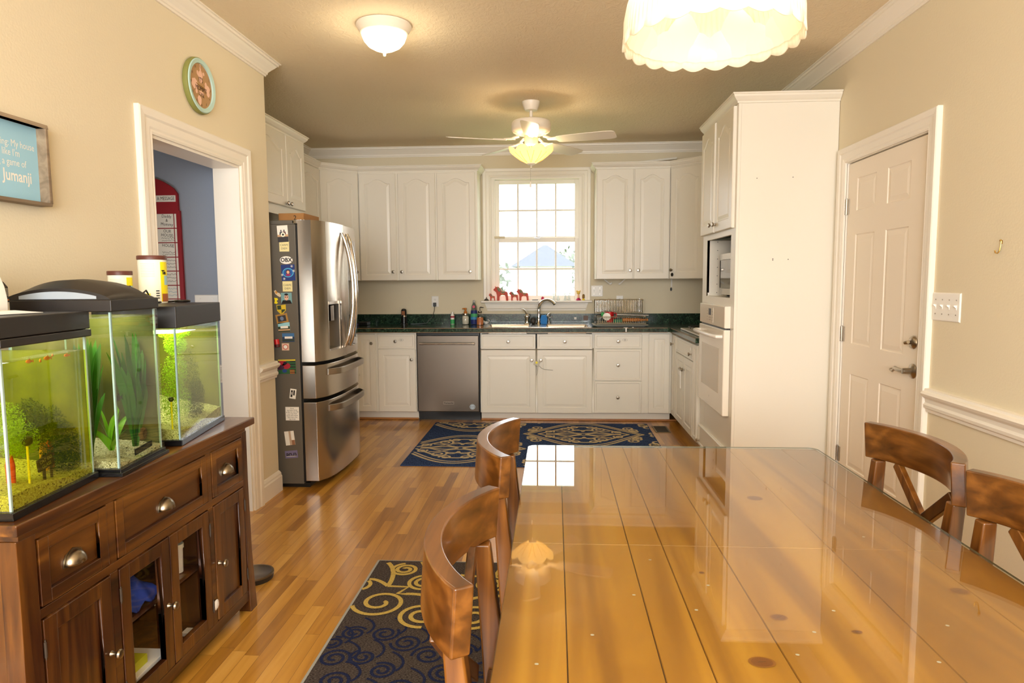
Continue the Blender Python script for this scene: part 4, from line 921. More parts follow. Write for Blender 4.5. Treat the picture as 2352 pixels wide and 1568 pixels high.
def plate(y0, y1, z0, z1, Mf, name, label, cat, gangs, kind):
    t = thing(name, label, cat, Mf @ Vector(((y0+y1)/2, (z0+z1)/2, 0)))
    mb = MB(Mf); slabM = Mf @ T(y0, z0, .0005); mb.M = slabM; slab(mb, y1-y0, z1-z0, .006, [], [], set()); mb.build('cover_plate', M['white'], t)
    w = (y1-y0)/gangs
    for g in range(gangs):
        mb = MB(Mf @ T(y0+w*(g+.5), (z0+z1)/2, .0066))
        if kind == 'switch': mb.box(-.004, .004, -.010, .010, 0, .002); mb.add([(-.004, -.004, 0), (.004, -.004, 0), (.004, .008, 0), (-.004, .008, 0), (-.0035, .006, .012), (.0035, .006, .012), (.0035, .011, .010), (-.0035, .011, .010)], [(0,1,5,4), (1,2,6,5), (2,3,7,6), (3,0,4,7), (4,5,6,7)]); mb.build('toggle', M['white'], t)
        else:
            for s_ in (-.020, .020): mb.box(-.014, .014, s_-.013, s_+.013, 0, .0012)
            mb.build('socket', M['white'], t)
            mb = MB(mb.M)
            for s_ in (-.020, .020): mb.box(-.007, -.005, s_-.002, s_+.007, .0013, .0016); mb.box(.005, .007, s_-.002, s_+.007, .0013, .0016); mb.cyl((0, s_-.007, .0013), .002, .0003, 8)
            mb.build('slots', M['ink'], t)
        if kind == 'switch':
            mb = MB(Mf @ T(y0+w*(g+.5), (z0+z1)/2, .0066))
            for s_ in (-.032, .032): mb.cyl((0, s_, 0), .003, .0012, 10)
            mb.build('screws', M['nickel'], t)
    return t
RW = face_m((XR, 0, 0), NX); BW = face_m((0, YB, 0), NY)
plate(-3.202, -2.992, 1.177, 1.303, RW, 'light_switch', 'four gang white light switch plate beside the door', 'light switch', 4, 'switch')
plate(.372, .494, 1.193, 1.308, BW, 'light_switch', 'double white light switch plate right of the window', 'light switch', 2, 'switch')
plate(-1.297, -1.223, 1.092, 1.206, BW, 'wall_outlet', 'white outlet with a black plug, left of the window under the cabinets', 'outlet', 1, 'outlet')
plate(.632, .704, 1.090, 1.202, BW, 'wall_outlet', 'white outlet behind the dish rack', 'outlet', 1, 'outlet')
plate(-6.62, -6.54, 1.08, 1.20, RW, 'wall_outlet', 'white outlet on the right wall beyond the oven tower', 'outlet', 1, 'outlet')
plate(-2.20, -2.05, 1.18, 1.292, face_m((0, 4.0, 0), NY), 'blank_wall_plate', 'double white wall plate on the blue hall wall', 'wall plate', 2, 'switch')
hk = thing('wall_hook', 'small brass hook on the right wall', 'hook', (XR, 2.755, 1.487))
mb = MB(face_m((XR, 2.755, 1.487), NX)); mb.box(-.006, .006, .012, .026, 0, .002); mb.tube([(0, .024, .002), (0, .006, .003), (0, -.014, .006), (0, -.024, .013), (0, -.022, .021), (0, -.012, .024)], .0022, 8); mb.build('hook_wire', M['brass'], hk, smooth=True)
mb = MB(face_m((XR, 2.755, 1.487), NX)); mb.ball((0, .026, .004), .004, 8, 6); mb.build('nail', M['brass'], hk, smooth=True)

# message board in the hall, shaped like a red call box
bx = thing('message_board', 'red call box shaped message board with white panes on the blue hall wall', 'message board', (-2.48, 3.99, 1.2))
Mf = face_m((0, 3.999, 0), NY); xl, xr = -2.70, -2.262
mb = MB(Mf); arch = [(xr-.006, 1.90)]+[(xl+(xr-xl)*(1-k/16), 1.905+.10*math.sin(PI*k/16)**.8) for k in range(1, 16)]+[(xl+.006, 1.90)]
mb.prism([(xl, .55), (xr+.012, .55), (xr+.004, 1.80), (xr-.004, 1.80)]+arch+[(xl+.006, 1.80), (xl, 1.80)], .001, .02)
mb.build('board_frame', P_('call_box_red', (150, 12, 24)), bx, bevel=.002)
mb = MB(Mf); mb.box(xl+.04, xr-.016, 1.852, 1.890, .0205, .0225); mb.cur = 1; mb.text('LEAVE A MESSAGE', .030, Mf @ Matrix.Identity(4) if False else T(xr-.022, 1.871, .0228), align='RIGHT', sx=.72)
mb.build('board_sign', [M['paper'], M['ink']], bx)
zr = [1.783, 1.694, 1.608, 1.521, 1.437, 1.351, 1.268, 1.18, 1.09, 1.0, .91, .82, .73]
for k in range(len(zr)-1):
    for a, b_ in ((xl+.02, xl+.036), (xl+.042, xr-.036), (xr-.030, xr-.018)):
        mb = MB(Mf); mb.box(a, b_, zr[k+1]+.003, zr[k]-.003, .0205, .0218)
        if b_-a > .1:
            mb.cur = 1
            tx = {0: ('Daddy', '&', 'Mommy'), 1: ('OUR', 'HOUSE:'), 2: ('HOUSE',)}.get(k, ())
            for j, s_ in enumerate(tx): mb.text(s_, .026, T(xr-.078, zr[k]-.018-j*.024, .0221) @ Matrix.Rotation(-.08, 4, 'Z'), sx=.9)
            if 1 <= k <= 5:
                rn = random.Random(k); mb.cur = 1 if k < 5 else 2
                for j in range(2 if k < 3 else 3):
                    zz = zr[k]-.058-j*.014 if k < 3 else zr[k]-.02-j*.02; p_ = []
                    for i in range(26): p_.append((xr-.115+i*.0032, zz+rn.uniform(-.005, .005)))
                    mb.ribbon(p_, .0018, .0221)
        mb.build('pane', [M['paper'], M['ink'], P_('marker_blue', (80, 150, 180))], bx)

# ================================================================== SINK AND TAPS
sk = thing('kitchen_sink', 'double bowl stainless steel sink set in the green countertop', 'sink', (-.17, 6.66, .914))
mb = MB(); zt = .9205
bowls = [(SX0+.035, -.255, SY0+.035, SY1-.10), (-.085, SX1-.035, SY0+.035, SY1-.10)]
mb.box(SX0, SX1, SY0, SY0+.035, .9145, zt); mb.box(SX0, SX1, SY1-.10, SY1, .9145, zt); mb.box(SX0, SX0+.035, SY0+.035, SY1-.10, .9145, zt); mb.box(SX1-.035, SX1, SY0+.035, SY1-.10, .9145, zt); mb.box(-.255, -.085, SY0+.035, SY1-.10, .9145, zt)
mb.build('sink_rim', M['sink'], sk, bevel=.003)
for x0, x1, y0, y1 in bowls:
    mb = MB(); L = []
    for ins, z in ((0, zt-.001), (.006, .90), (.016, .76), (.05, .745)): L.append([(x0+ins, y0+ins, z), (x1-ins, y0+ins, z), (x1-ins, y1-ins, z), (x0+ins, y1-ins, z)])
    mb.loops(L); mb.build('sink_bowl', M['sink'], sk, bevel=.01, recalc=False)
fc_ = thing('faucet', 'tall arched chrome faucet spout behind the sink', 'faucet', (-.165, 6.86, zt))
mb = MB(); X = -.165; Y = 6.86
mb.lathe([(0, zt), (.032, zt), (.030, zt+.008), (.024, zt+.016), (.022, zt+.05), (.020, zt+.052)], (X, Y, 0), 24)
pts = []
for k in range(22):
    q = k/21
    if q < .35: pts.append((X+.004*q, Y-.01*q, zt+.04+q/.35*.13))
    else:
        a = PI-(q-.35)/.65*PI*.86; pts.append((X+.004+.082+.082*math.cos(a), Y-.02-(q-.35)*.12, zt+.17+.078*math.sin(a)))
mb.tube(pts, [.019]*3+[.0165]*8+[.014]*9+[.016, .015], 16); mb.build('spout', M['chrome'], fc_, smooth=True)
hd = thing('lever_tap', 'chrome lever handle left of the faucet', 'tap', (-.285, 6.86, zt))
mb = MB(); X = -.285; mb.lathe([(0, zt), (.034, zt), (.032, zt+.006), (.024, zt+.014), (.021, zt+.06), (.026, zt+.068), (.026, zt+.085), (.018, zt+.10)], (X, Y, 0), 24)
mb.tube([(X+.008, Y, zt+.09), (X-.006, Y-.01, zt+.115), (X-.018, Y-.02, zt+.138), (X-.038, Y-.03, zt+.152), (X-.056, Y-.036, zt+.153)], [.016, .011, .009, .008, .005], 12); mb.build('lever', M['chrome'], hd, smooth=True)
spx = thing('side_sprayer', 'small chrome spray and filter tap right of the faucet', 'sprayer', (-.075, 6.86, zt))
mb = MB(); X = -.062; mb.lathe([(0, zt), (.024, zt), (.022, zt+.006), (.010, zt+.012), (.009, zt+.075), (.012, zt+.08), (.010, zt+.10)], (X, Y, 0), 20); mb.tube([(X-.018, Y-.02, zt+.082), (X, Y-.005, zt+.10), (X+.012, Y, zt+.108)], [.007, .011, .009], 10); mb.tube([(X+.004, Y, zt+.062), (X+.02, Y-.01, zt+.072), (X+.036, Y-.016, zt+.074)], [.003, .0025, .003], 8); mb.build('spray_head', M['chrome'], spx, smooth=True)
mb = MB(); mb.prism([(-.145, 0), (-.082, 0), (-.078, .058), (-.092, .094), (-.140, .09), (-.148, .05)], 6.815, 6.838); 
mb.v = [(x, z, y+zt+.001) for x, y, z in mb.v]; tag(mb.build('sponge', M['blue'], bevel=.003), 'bright blue sponge standing between faucet and sprayer', 'sponge')
mb = MB(); 
rn = random.Random(3); mb.ball((-.222, 6.845, zt+.034), (.030, .02, .034), 18, 12)
mb.v = [(x+rn.uniform(-.003, .003), y, z+rn.uniform(-.002, .003)) for x, y, z in mb.v]; tag(mb.build('scrubber', M['softblack']), 'black scrubber between the lever handle and the faucet', 'scrubber')
mb = MB(); mb.box(.198, .222, 7.0157, 7.0178, .958, .982); tag(mb.build('sticker', M['paper']), 'small square white sticker on the backsplash right of the faucet', 'sticker')
mb = MB(); 
mb.M = face_m((.318, 7.0178, .972), NY); slab(mb, .0, .0, .0, [], [], set()) if False else mb.prism([(.027*math.cos(a)*min(1.25, 1/max(abs(math.cos(a)), abs(math.sin(a)))*.9), .027*math.sin(a)*min(1.25, 1/max(abs(math.cos(a)), abs(math.sin(a)))*.9)) for a in [k*PI/16 for k in range(32)]], .0002, .010)
tag(mb.build('soap_pad', P_('dull_brown_rubber', (110, 84, 70)), bevel=.002), 'rounded dull brown pad stuck on the backsplash behind the rack corner', 'pad')

# ================================================================== THINGS ON THE COUNTER
CZ = .9150
g = thing('electric_pepper_mill', 'black electric mill with amber window standing on the counter left of the outlet', 'mill', (-1.56, 6.88, CZ))
mb = MB(); mb.lathe([(0, CZ), (.040, CZ), (.040, CZ+.008), (.030, CZ+.014), (.029, CZ+.082), (0, CZ+.082)], (-1.56, 6.88, 0), 28); mb.build('mill_base', M['black'], g, smooth=True)
mb = MB(); mb.lathe([(.0285, CZ+.083), (.0285, CZ+.096), (0, CZ+.096)], (-1.56, 6.88, 0), 28); mb.build('band', M['chrome'], g, smooth=True)
mb = MB(); mb.lathe([(.0275, CZ+.097), (.028, CZ+.13), (.027, CZ+.150), (.020, CZ+.163), (0, CZ+.168)], (-1.56, 6.88, 0), 28); mb.build('mill_body', M['black'], g, smooth=True)
mb = MB(); mb.box(-1.576, -1.544, 6.8515, 6.853, CZ+.102, CZ+.142); mb.build('amber_window', P_('amber_window', (140, 80, 30)), g)
mb = MB(); mb.tube([(-1.26, 7.03, 1.115), (-1.26, 7.005, 1.105), (-1.262, 6.99, 1.06), (-1.28, 6.97, .99), (-1.34, 6.95, CZ+.01), (-1.42, 6.93, CZ+.006), (-1.50, 6.92, CZ+.005)], .0028, 8); cd = tag(mb.build('power_cord', M['black'], smooth=True), 'black plug and thin cord running from the outlet down to the mill', 'cord')
mb = MB(); mb.box(-1.275, -1.245, 6.995, 7.032, 1.098, 1.138); mb.build('plug', M['black'], cd, bevel=.004, local=True)
def bottle(name, label, cat, x, y, prof, mts_, parts):
    t = thing(name, label, cat, (x, y, CZ)); 
    for nm, pr_, mt_ in parts: mb = MB(); mb.lathe([(r, CZ+h) for r, h in pr_], (x, y, 0), 24); mb.build(nm, mt_, t, smooth=50)
    return t
t = bottle('small_spray_bottle', 'slim white and green bottle with white cap, first bottle from the outlet', 'bottle', -1.066, 6.955, None, None, [('bottle_body', [(0, 0), (.020, .001), (.021, .06), (.020, .095), (.012, .105), (.012, .11), (0, .11)], M['white']), ('cap', [(.012, .1105), (.012, .128), (0, .130)], M['white'])])
mb = MB(); mb.lathe([(.0213, CZ+.004), (.0216, CZ+.05)], (-1.066, 6.955, 0), 24); mb.cur = 1; mb.lathe([(.0218, CZ+.068), (.0216, CZ+.086)], (-1.066, 6.955, 0), 24); mb.build('label_band', [M['green'], P_('berry_print', (160, 45, 60))], t, smooth=True)
t = bottle('jar_pump', 'glass jar filled with white pieces and amber pump top', 'jar', -.922, 6.90, None, None, [('jar_fill', [(0, .003), (.030, .004), (.034, .02), (.034, .075), (.028, .09), (0, .092)], mat('white_pellets', (222, 215, 195), .9, bump=1.0, bscale=90, noise=.25, nscale=60)), ('jar_glass', [(0, .0), (.034, 0), (.038, .012), (.038, .082), (.030, .098), (.030, .104)], M['glass']), ('jar_lid', [(.0305, .099), (.036, .100), (.036, .113), (.012, .115), (0, .115)], M['nickel']), ('pump', [(.018, .1155), (.017, .135), (.009, .137), (.009, .155), (.014, .156), (.014, .170), (0, .171)], P_('amber_plastic', (190, 110, 15)))])
mb = MB(); mb.tube([(-.922, 6.90, CZ+.163), (-.945, 6.89, CZ+.164), (-.954, 6.887, CZ+.160)], [.008, .006, .004], 10); mb.build('nozzle', M['amber_plastic'] if 'amber_plastic' in M else M['brass'], t, smooth=True)
t = bottle('dish_soap', 'tall clear dish soap bottle with blue and green label', 'bottle', -.835, 6.92, None, None, [('bottle_body', [(0, 0), (.034, .002), (.036, .03), (.034, .10), (.030, .15), (.026, .19), (.014, .215), (.012, .232)], glassy('clear_blue_plastic', (190, 205, 215), ior=1.3, dens=.35, dcol=(170, 170, 150))), ('cap', [(.0125, .2165), (.013, .245), (.008, .25), (0, .251)], P_('clear_grey_cap', (170, 172, 168)))])
mb = MB(); mb.lathe([(0, CZ+.003), (.035, CZ+.004), (.0372, CZ+.03), (.0368, CZ+.05)], (-.835, 6.92, 0), 24); mb.cur = 1; mb.lathe([(.0369, CZ+.051), (.0362, CZ+.078)], (-.835, 6.92, 0), 24); mb.cur = 2; mb.lathe([(.0362, CZ+.079), (.0355, CZ+.112)], (-.835, 6.92, 0), 24); mb.cur = 0; mb.lathe([(.0355, CZ+.113), (.033, CZ+.145)], (-.835, 6.92, 0), 24); mb.cur = 3; mb.M = face_m((-.835, 6.891, CZ+.183), NY); mb.cyl((0, 0, 0), .014, .002, 20)
mb.build('bottle_label', [P_('label_navy', (24, 38, 105)), P_('label_cyan', (60, 140, 190)), P_('label_green', (70, 170, 110)), P_('label_pink', (215, 80, 110))], t, smooth=True)
t = bottle('soap_dispenser', 'clear soap dispenser half full of orange soap with dark pump, beside the sink', 'dispenser', -.765, 6.84, None, None, [('soap_fill', [(0, .002), (.034, .003), (.034, .075), (0, .076)], P_('orange_soap', (200, 120, 70))), ('bottle_glass', [(0, 0), (.036, .001), (.037, .075), (.036, .10), (.020, .118), (.016, .120)], M['glass']), ('collar', [(.017, .118), (.019, .120), (.019, .142), (.008, .146), (0, .146)], M['nickel'])])
mb = MB(); mb.tube([(-.765, 6.84, CZ+.146), (-.765, 6.84, CZ+.178), (-.758, 6.838, CZ+.180), (-.725, 6.83, CZ+.176)], [.004, .004, .0055, .003], 10); mb.build('pump', M['softblack'], t, smooth=True)
sd = thing('sponge_dish', 'small white animal shaped dish beside the sink corner', 'dish', (-.715, 6.965, CZ))
mb = MB(); mb.lathe([(0, CZ), (.020, CZ), (.030, CZ+.012), (.032, CZ+.026), (.028, CZ+.026), (.024, CZ+.012), (0, CZ+.008)], (-.715, 6.965, 0), 28); mb.tube([(-.686, 6.965, CZ+.024), (-.680, 6.962, CZ+.036), (-.690, 6.96, CZ+.044), (-.700, 6.958, CZ+.040)], [.005, .0045, .004, .003], 8); mb.ball((-.738, 6.95, CZ+.026), (.012, .011, .012), 14, 10); mb.build('bowl', M['white'], sd, smooth=True)
mb = MB(); mb.ball((-.741, 6.938, CZ+.028), .0028, 8, 6); mb.build('eye', M['ink'], sd)
kb = thing('knife_and_tablet_block', 'black boxy appliance lying on the counter behind the fridge edge', 'appliance', (-2.0, 6.80, CZ))
mb = MB(); mb.box(-2.20, -2.045, 6.74, 6.90, CZ, CZ+.055); mb.build('housing', M['black'], kb, bevel=.004)
mb = MB(); mb.box(-2.046, -1.925, 6.80, 6.92, CZ, CZ+.034); mb.build('tray', M['black'], kb, bevel=.004)
mb = MB(); mb.box(-2.2, -2.044, 6.7385, 6.7398, CZ+.046, CZ+.049); mb.box(-2.045, -1.925, 6.798, 6.7995, CZ+.030, CZ+.033); mb.box(-2.05, -2.046, 6.7385, 6.7398, CZ+.006, CZ+.05); mb.build('trim_line', M['nickel'], kb)
mb = MB(); mb.box(-2.036, -2.016, 6.78, 6.797, CZ, CZ+.022); tag(mb.build('small_purple_box', P_('purple_plastic', (95, 80, 150)), bevel=.002), 'tiny purple box in front of the black appliance on the counter', 'box')

# cooktop
ck_ = thing('cooktop', 'white gas cooktop with black grates at the counter end by the oven', 'cooktop', (1.4, 5.8, CZ))
mb = MB(); mb.box(1.135, 1.655, 5.42, 6.18, CZ, CZ+.014); mb.build('cooktop_top', M['enamel'], ck_, bevel=.004)
for x in (1.27, 1.52):
    for y in (5.62, 5.98):
        mb = MB(); mb.cyl((x, y, CZ+.0145), .045, .012, 24); mb.cyl((x, y, CZ+.026), .03, .006, 20)
        b1 = mb.build('burner', M['black'], ck_, smooth=True)
        mb = MB(); mb.tube([(x+.10*math.cos(k*PI/8), y+.10*math.sin(k*PI/8), CZ+.036) for k in range(16)], .0045, 6, closed=True)
        for k in range(4):
            a = PI/4+k*PI/2; mb.tube([(x+.10*math.cos(a), y+.10*math.sin(a), CZ+.015), (x+.10*math.cos(a), y+.10*math.sin(a), CZ+.042), (x+.03*math.cos(a), y+.03*math.sin(a), CZ+.044)], .0045, 6)
        mb.build('grate', M['black'], b1)
for y in (5.70, 5.80, 5.90):
    mb = MB(); mb.cyl((1.395, y, CZ+.0145), .018, .016, 20); mb.build('control_dial', M['white'], ck_, smooth=True)

# dish rack
dk = thing('dish_rack', 'two level wire dish rack with drip tray right of the sink', 'dish rack', (.63, 6.62, CZ))
RX0, RX1, RY0, RY1 = .395, .870, 6.52, 6.80
mb = MB(); L = []
for ins, z in ((.04, CZ+.001), (.0, CZ+.020), (.004, CZ+.021), (.044, CZ+.004)): L.append([(RX0-.03+ins, RY0-.06+ins, z), (RX1+.02-ins, RY0-.06+ins, z), (RX1+.02-ins, RY1+.02-ins, z), (RX0-.03+ins, RY1+.02-ins, z)])
mb.loops(L); mb.build('drip_tray', P_('grey_tray', (190, 188, 178)), dk, bevel=.004, recalc=False)
mb = MB(); w = .0022
for z in (CZ+.034, CZ+.095): mb.tube([(RX0, RY0, z), (RX1, RY0, z), (RX1, RY1, z), (RX0, RY1, z)], .0035, 6, closed=True)
mb.tube([(RX0, RY0, CZ+.022), (RX0, RY0, CZ+.12)], .0035, 6)
for x, y in ((RX0, RY0), (RX1, RY0)): mb.tube([(x, y, CZ+.012), (x, y, CZ+.095)], .0035, 6)
for x in (RX0, RX1): mb.tube([(x, RY1, CZ+.012), (x, RY1, CZ+.258)], .004, 6)
for k in range(22): y_ = RX0+.02+k*(RX1-RX0-.04)/21; mb.tube([(y_, RY0, CZ+.095), (y_, RY0, CZ+.034), (y_, RY1, CZ+.034)], w*.8, 5)
mb.build('lower_basket', M['chrome'], dk)
mb = MB()
for z, r in ((CZ+.252, .0055), (CZ+.128, .004)): mb.tube([(RX0, RY1-.012, z), (RX1, RY1-.012, z)], r, 8); mb.tube([(RX0, RY1-.085, z), (RX1, RY1-.085, z)], r*.7, 6)
for k in range(30): x = RX0+.012+k*(RX1-RX0-.024)/29; mb.tube([(x, RY1-.085, CZ+.246), (x, RY1-.085, CZ+.128), (x, RY1-.012, CZ+.126), (x, RY1-.012, CZ+.25)], w, 5)
mb.build('upper_basket', M['chrome'], dk)
lw = CZ+.0375
mb = MB(face_m((.50, 6.575, CZ+.092), NY) @ Matrix.Rotation(-.3, 4, 'X')); mb.lathe([(0, 0), (.020, 0), (.036, .006), (.038, .010), (.020, .006), (0, .005)], seg=28); tag(mb.build('saucer', M['white'], smooth=True), 'white saucer propped at the left front of the dish rack', 'saucer')
mb = MB(); mb.lathe([(0, lw), (.03, lw), (.04, lw+.05), (.041, lw+.10), (.038, lw+.10), (.036, lw+.05), (0, lw+.006)], (.535, 6.66, 0), 28); mb.tube([(.574, 6.66, lw+.09), (.60, 6.655, lw+.085), (.60, 6.655, lw+.045), (.573, 6.66, lw+.035)], .005, 8); tag(mb.build('red_mug', M['red'], smooth=True), 'red mug in the dish rack behind the white saucer', 'mug')
mb = MB(); mb.tube([(.60, 6.62, CZ+.112), (.905, 6.60, CZ+.106)], [.006, .005], 10); tag(mb.build('spatula_handle', M['nickel'], smooth=True), 'long straight metal handle lying across the right half of the rack', 'utensil')
mb = MB(); mb.tube([(.66, 6.64, lw+.022), (.80, 6.64, lw+.022), (.86, 6.635, lw+.022), (.905, 6.63, lw+.022)], [.018, .018, .010, .012], 14); tag(mb.build('rolling_pin', P_('amber_wood', (190, 115, 45)), smooth=True), 'honey brown wooden roller lying in the lower rack', 'rolling pin')
mb = MB(); mb.lathe([(0, lw), (.025, lw), (.032, lw+.05), (.029, lw+.05), (0, lw+.005)], (.425, 6.60, 0), 20); tag(mb.build('clear_cup', M['glass'], smooth=True), 'small clear cup at the left end of the rack', 'cup')
mb = MB(); mb.ball((.47, 6.70, CZ+.112), (.018, .012, .022), 14, 10); tag(mb.build('green_brush', M['green'], smooth=True), 'bit of green brush showing at the left back of the rack', 'brush')
mb = MB(); mb.box(.57, .655, 6.60, 6.66, lw, lw+.03); tag(mb.build('green_tub', P_('dark_green_tub', (30, 110, 70)), bevel=.004), 'dark green tub low in the middle of the rack', 'tub')
mb = MB(); mb.lathe([(0, 0), (.028, 0), (.031, .002), (.031, .13), (.029, .132), (.028, .005), (0, .004)], (.835, 6.751, CZ+.133), 28); tag(mb.build('drinking_glass', M['glass'], smooth=True), 'clear drinking glass at the right end of the upper rack', 'glass')
mb = MB(); mb.box(.645, .685, 6.374, 6.40, .9148, .918); mb.box(.660, .672, 6.368, 6.3745, .878, .918); tag(mb.build('lock_clip', M['white'], bevel=.001), 'white clip over the counter edge above the drawer knob', 'clip')
mb = MB(); mb.ball((.735, 6.42, .9155), (.010, .008, .004), 12, 8); tag(mb.build('bottle_cap', M['white'], smooth=True), 'tiny white cap on the counter right of the white clip', 'cap')
# bits under and over the right wall cabinets
for x0, x1, l_ in ((.50, .565, 'left'), (.71, .655, 'right')):
    mb = MB(); mb.tube([(x0, 6.95, 1.371), (x1, 6.95, 1.318)], .006, 8); mb.tube([(x1-.008, 6.95, 1.318), (x1+.014, 6.95, 1.334)], .008, 8); tag(mb.build('bracket_arm', M['white']), f'{l_} white bracket arm hanging under the wall cabinet over the rack', 'bracket')
mb = MB(); mb.box(1.188, 1.200, 7.030, 7.0395, 1.29, 1.371); mb.build; cv = tag(mb.build('cord_cover', M['white']), 'white cord cover on the wall under the corner cabinet', 'cord cover')
mb = MB(face_m((1.190, 7.0395, 1.265), NY)); mb.prism([(.010*math.cos(a*PI/10), .018*math.sin(a*PI/10)) for a in range(20)], 0, .012); tag(mb.build('wall_sensor', M['black'], bevel=.002), 'small black oval gadget on the wall under the corner cabinet', 'gadget')
mb = MB(face_m((1.145, 6.665, 1.412), (-.70, -.71))); mb.prism([(.013*math.cos(a*PI/10), .018*math.sin(a*PI/10)) for a in range(20)], .012, .022); tag(mb.build('door_latch', M['black'], bevel=.002), 'black oval latch on the corner cabinet door just under its knob', 'latch')
mb = MB(); A = Vector((.70, 6.84, 2.502)); B = Vector((1.20, 6.86, 2.545)); 
mb.add([tuple(A+Vector(o)) for o in ((0, 0, 0), (0, .09, 0), (0, .09, .012), (0, 0, .012))]+[tuple(B+Vector(o)) for o in ((0, 0, 0), (0, .09, 0), (0, .09, .022), (0, 0, .022))], [(0,1,2,3), (7,6,5,4), (0,4,5,1), (1,5,6,2), (2,6,7,3), (3,7,4,0)])
tag(mb.build('moulding_offcut', M['cab'], bevel=.003), 'loose strip of white moulding lying tilted on top of the right wall cabinet', 'moulding')
# child lock, stickers and tags
lk = thing('child_lock', 'grey and yellow child lock with a loose cord between the sink cabinet knobs', 'child lock', (-.175, 6.395, .57))
mb = MB(face_m((-.172, 6.398, .575), NY) @ Matrix.Rotation(-.35, 4, 'Z')); mb.box(-.028, .024, -.022, .022, 0, .012); mb.build('lock_body', P_('clear_grey', (198, 192, 172)), lk, bevel=.003)
mb = MB(face_m((-.172, 6.398, .575), NY)); mb.lathe([(0, .014), (.010, .014), (.011, .012)], (-.004, .008, 0), 16); mb.build('lock_button', M['yellow'], lk)
mb = MB(); mb.tube([(-.155, 6.39, .555), (-.13, 6.388, .53), (-.10, 6.388, .516), (-.02, 6.39, .511)], .0016, 6); mb.tube([(-.16, 6.392, .55), (-.165, 6.392, .50), (-.178, 6.392, .46)], .0012, 6); mb.build('lock_cord', M['grey'], lk)
for x, z, l_ in ((-1.488, .797, 'left drawer beside the dishwasher'), (.662, .797, 'top drawer of the three drawer cabinet')):
    mb = MB(face_m((x, 6.4195, z), NY)); mb.lathe([(.015, .0012), (.0165, .0012), (.0165, .0), (.015, 0)], seg=28); mb.box(-.006, .006, -.007, .007, .0002, .0014); mb.box(-.022, -.020, -.008, .008, .0002, .0012); mb.box(.020, .022, -.008, .008, .0002, .0012)
    tag(mb.build('drawer_sticker', P_('pale_grey_print', (175, 170, 160))), f'round outlined sticker on the {l_}', 'sticker')
ft = thing('hanging_strap', 'white strap lock hanging from the cooktop cabinet knobs', 'strap', (1.07, 5.82, .6))
mb = MB(); mb.box(1.066, 1.070, 5.845, 5.858, .545, .60); mb.tube([(1.070, 5.80, .595), (1.068, 5.785, .56), (1.068, 5.78, .50), (1.068, 5.775, .44)], .005, 6); mb.build('strap_band', M['white'], ft)
mb = MB(); mb.box(1.060, 1.072, 5.78, 5.865, .592, .606); mb.build('strap_clip', M['nickel'], ft, bevel=.002)
mb = MB(); mb.box(1.094, 1.0985, 5.505, 5.53, .790, .82); tag(mb.build('drawer_catch', M['white'], bevel=.001), 'small white catch on the cooktop cabinet drawer above its knob', 'catch')

# ================================================================== WINDOW SILL
SZ = 1.1575
HP = [(-.50, .72), (-.44, .80), (-.36, .86), (-.38, .99), (-.31, .90), (-.22, .94), (-.08, .88), (.02, .76), (.07, .64), (.30, .62), (.42, .60), (.47, .50), (.48, .30), (.50, 0), (.36, 0), (.33, .28), (.26, .36), (.02, .36), (-.08, .28), (-.10, 0), (-.25, 0), (-.25, .36), (-.30, .56), (-.38, .62)]
for k, (x, wd, h, l_) in enumerate(((-.655, .066, .078, 'smallest red painted wooden horse, first from the left on the sill'), (-.562, .155, .154, 'largest red painted wooden horse on the sill'), (-.430, .096, .100, 'medium red wooden horse between the largest one and the one nearest the faucet'), (-.337, .128, .126, 'red painted wooden horse nearest the faucet on the sill'))):
    t = thing('painted_horse', l_, 'figurine', (x, 6.985, SZ), group='red painted wooden horses on the sill')
    mb = MB(face_m((x, 6.985+h*.11, SZ), NY)); mb.prism([(a*wd, b_*h) for a, b_ in HP], 0, h*.22); mb.build('horse_body', P_('horse_red', (196, 62, 34)), t, bevel=h*.03)
    mb = MB(face_m((x, 6.985-h*.112, SZ), NY)); mb.add([(a*wd, b_*h, .0008) for a, b_ in ((-.24, .91), (-.08, .86), (.0, .74), (.04, .64), (-.12, .60), (-.2, .72))], [(0,1,2,3,4,5)]); mb.add([(a*wd, b_*h, .0008) for a, b_ in ((-.02, .62), (.30, .60), (.30, .54), (.2, .50), (.05, .52))], [(0,1,2,3,4)])
    mb.cur = 1
    for q in range(5): disc(mb, (-.2+q*.04)*wd, (.88-q*.05)*h, .018*wd, .03*h, .0012, 8); disc(mb, (.03+q*.06)*wd, .57*h, .015*wd, .02*h, .0012, 8)
    mb.ribbon([(.05*wd, .5*h), (.12*wd, .38*h), (.2*wd, .5*h)], h*.025, .0012)
    mb.build('painted_mane', [P_('horse_green', (95, 110, 85)), P_('horse_yellow', (225, 180, 90))], t)
bl_ = thing('small_bell', 'small dark metal bell at the left end of the sill', 'bell', (-.712, 6.985, SZ))
mb = MB(); mb.lathe([(0, SZ), (.027, SZ), (.024, SZ+.008), (.014, SZ+.018), (.004, SZ+.022), (.004, SZ+.028), (.006, SZ+.032), (0, SZ+.037)], (-.712, 6.985, 0), 20); mb.build('bell_dome', P_('dark_pewter', (72, 66, 54)), bl_, smooth=True)
mb = MB(); mb.tube([(-.238, 6.98, SZ+.005), (-.19, 6.985, SZ+.005), (-.175, 6.987, SZ+.005)], .004, 8); tag(mb.build('black_pen', M['black']), 'dark stubby pen lying on the sill behind the faucet', 'pen')
mb = MB(); mb.lathe([(0, SZ), (.03, SZ), (.036, SZ+.006), (.03, SZ+.008), (0, SZ+.004)], (-.068, 6.985, 0), 20); tag(mb.build('small_dish', M['white'], smooth=True), 'flat pale dish on the sill behind the faucet arch', 'dish')
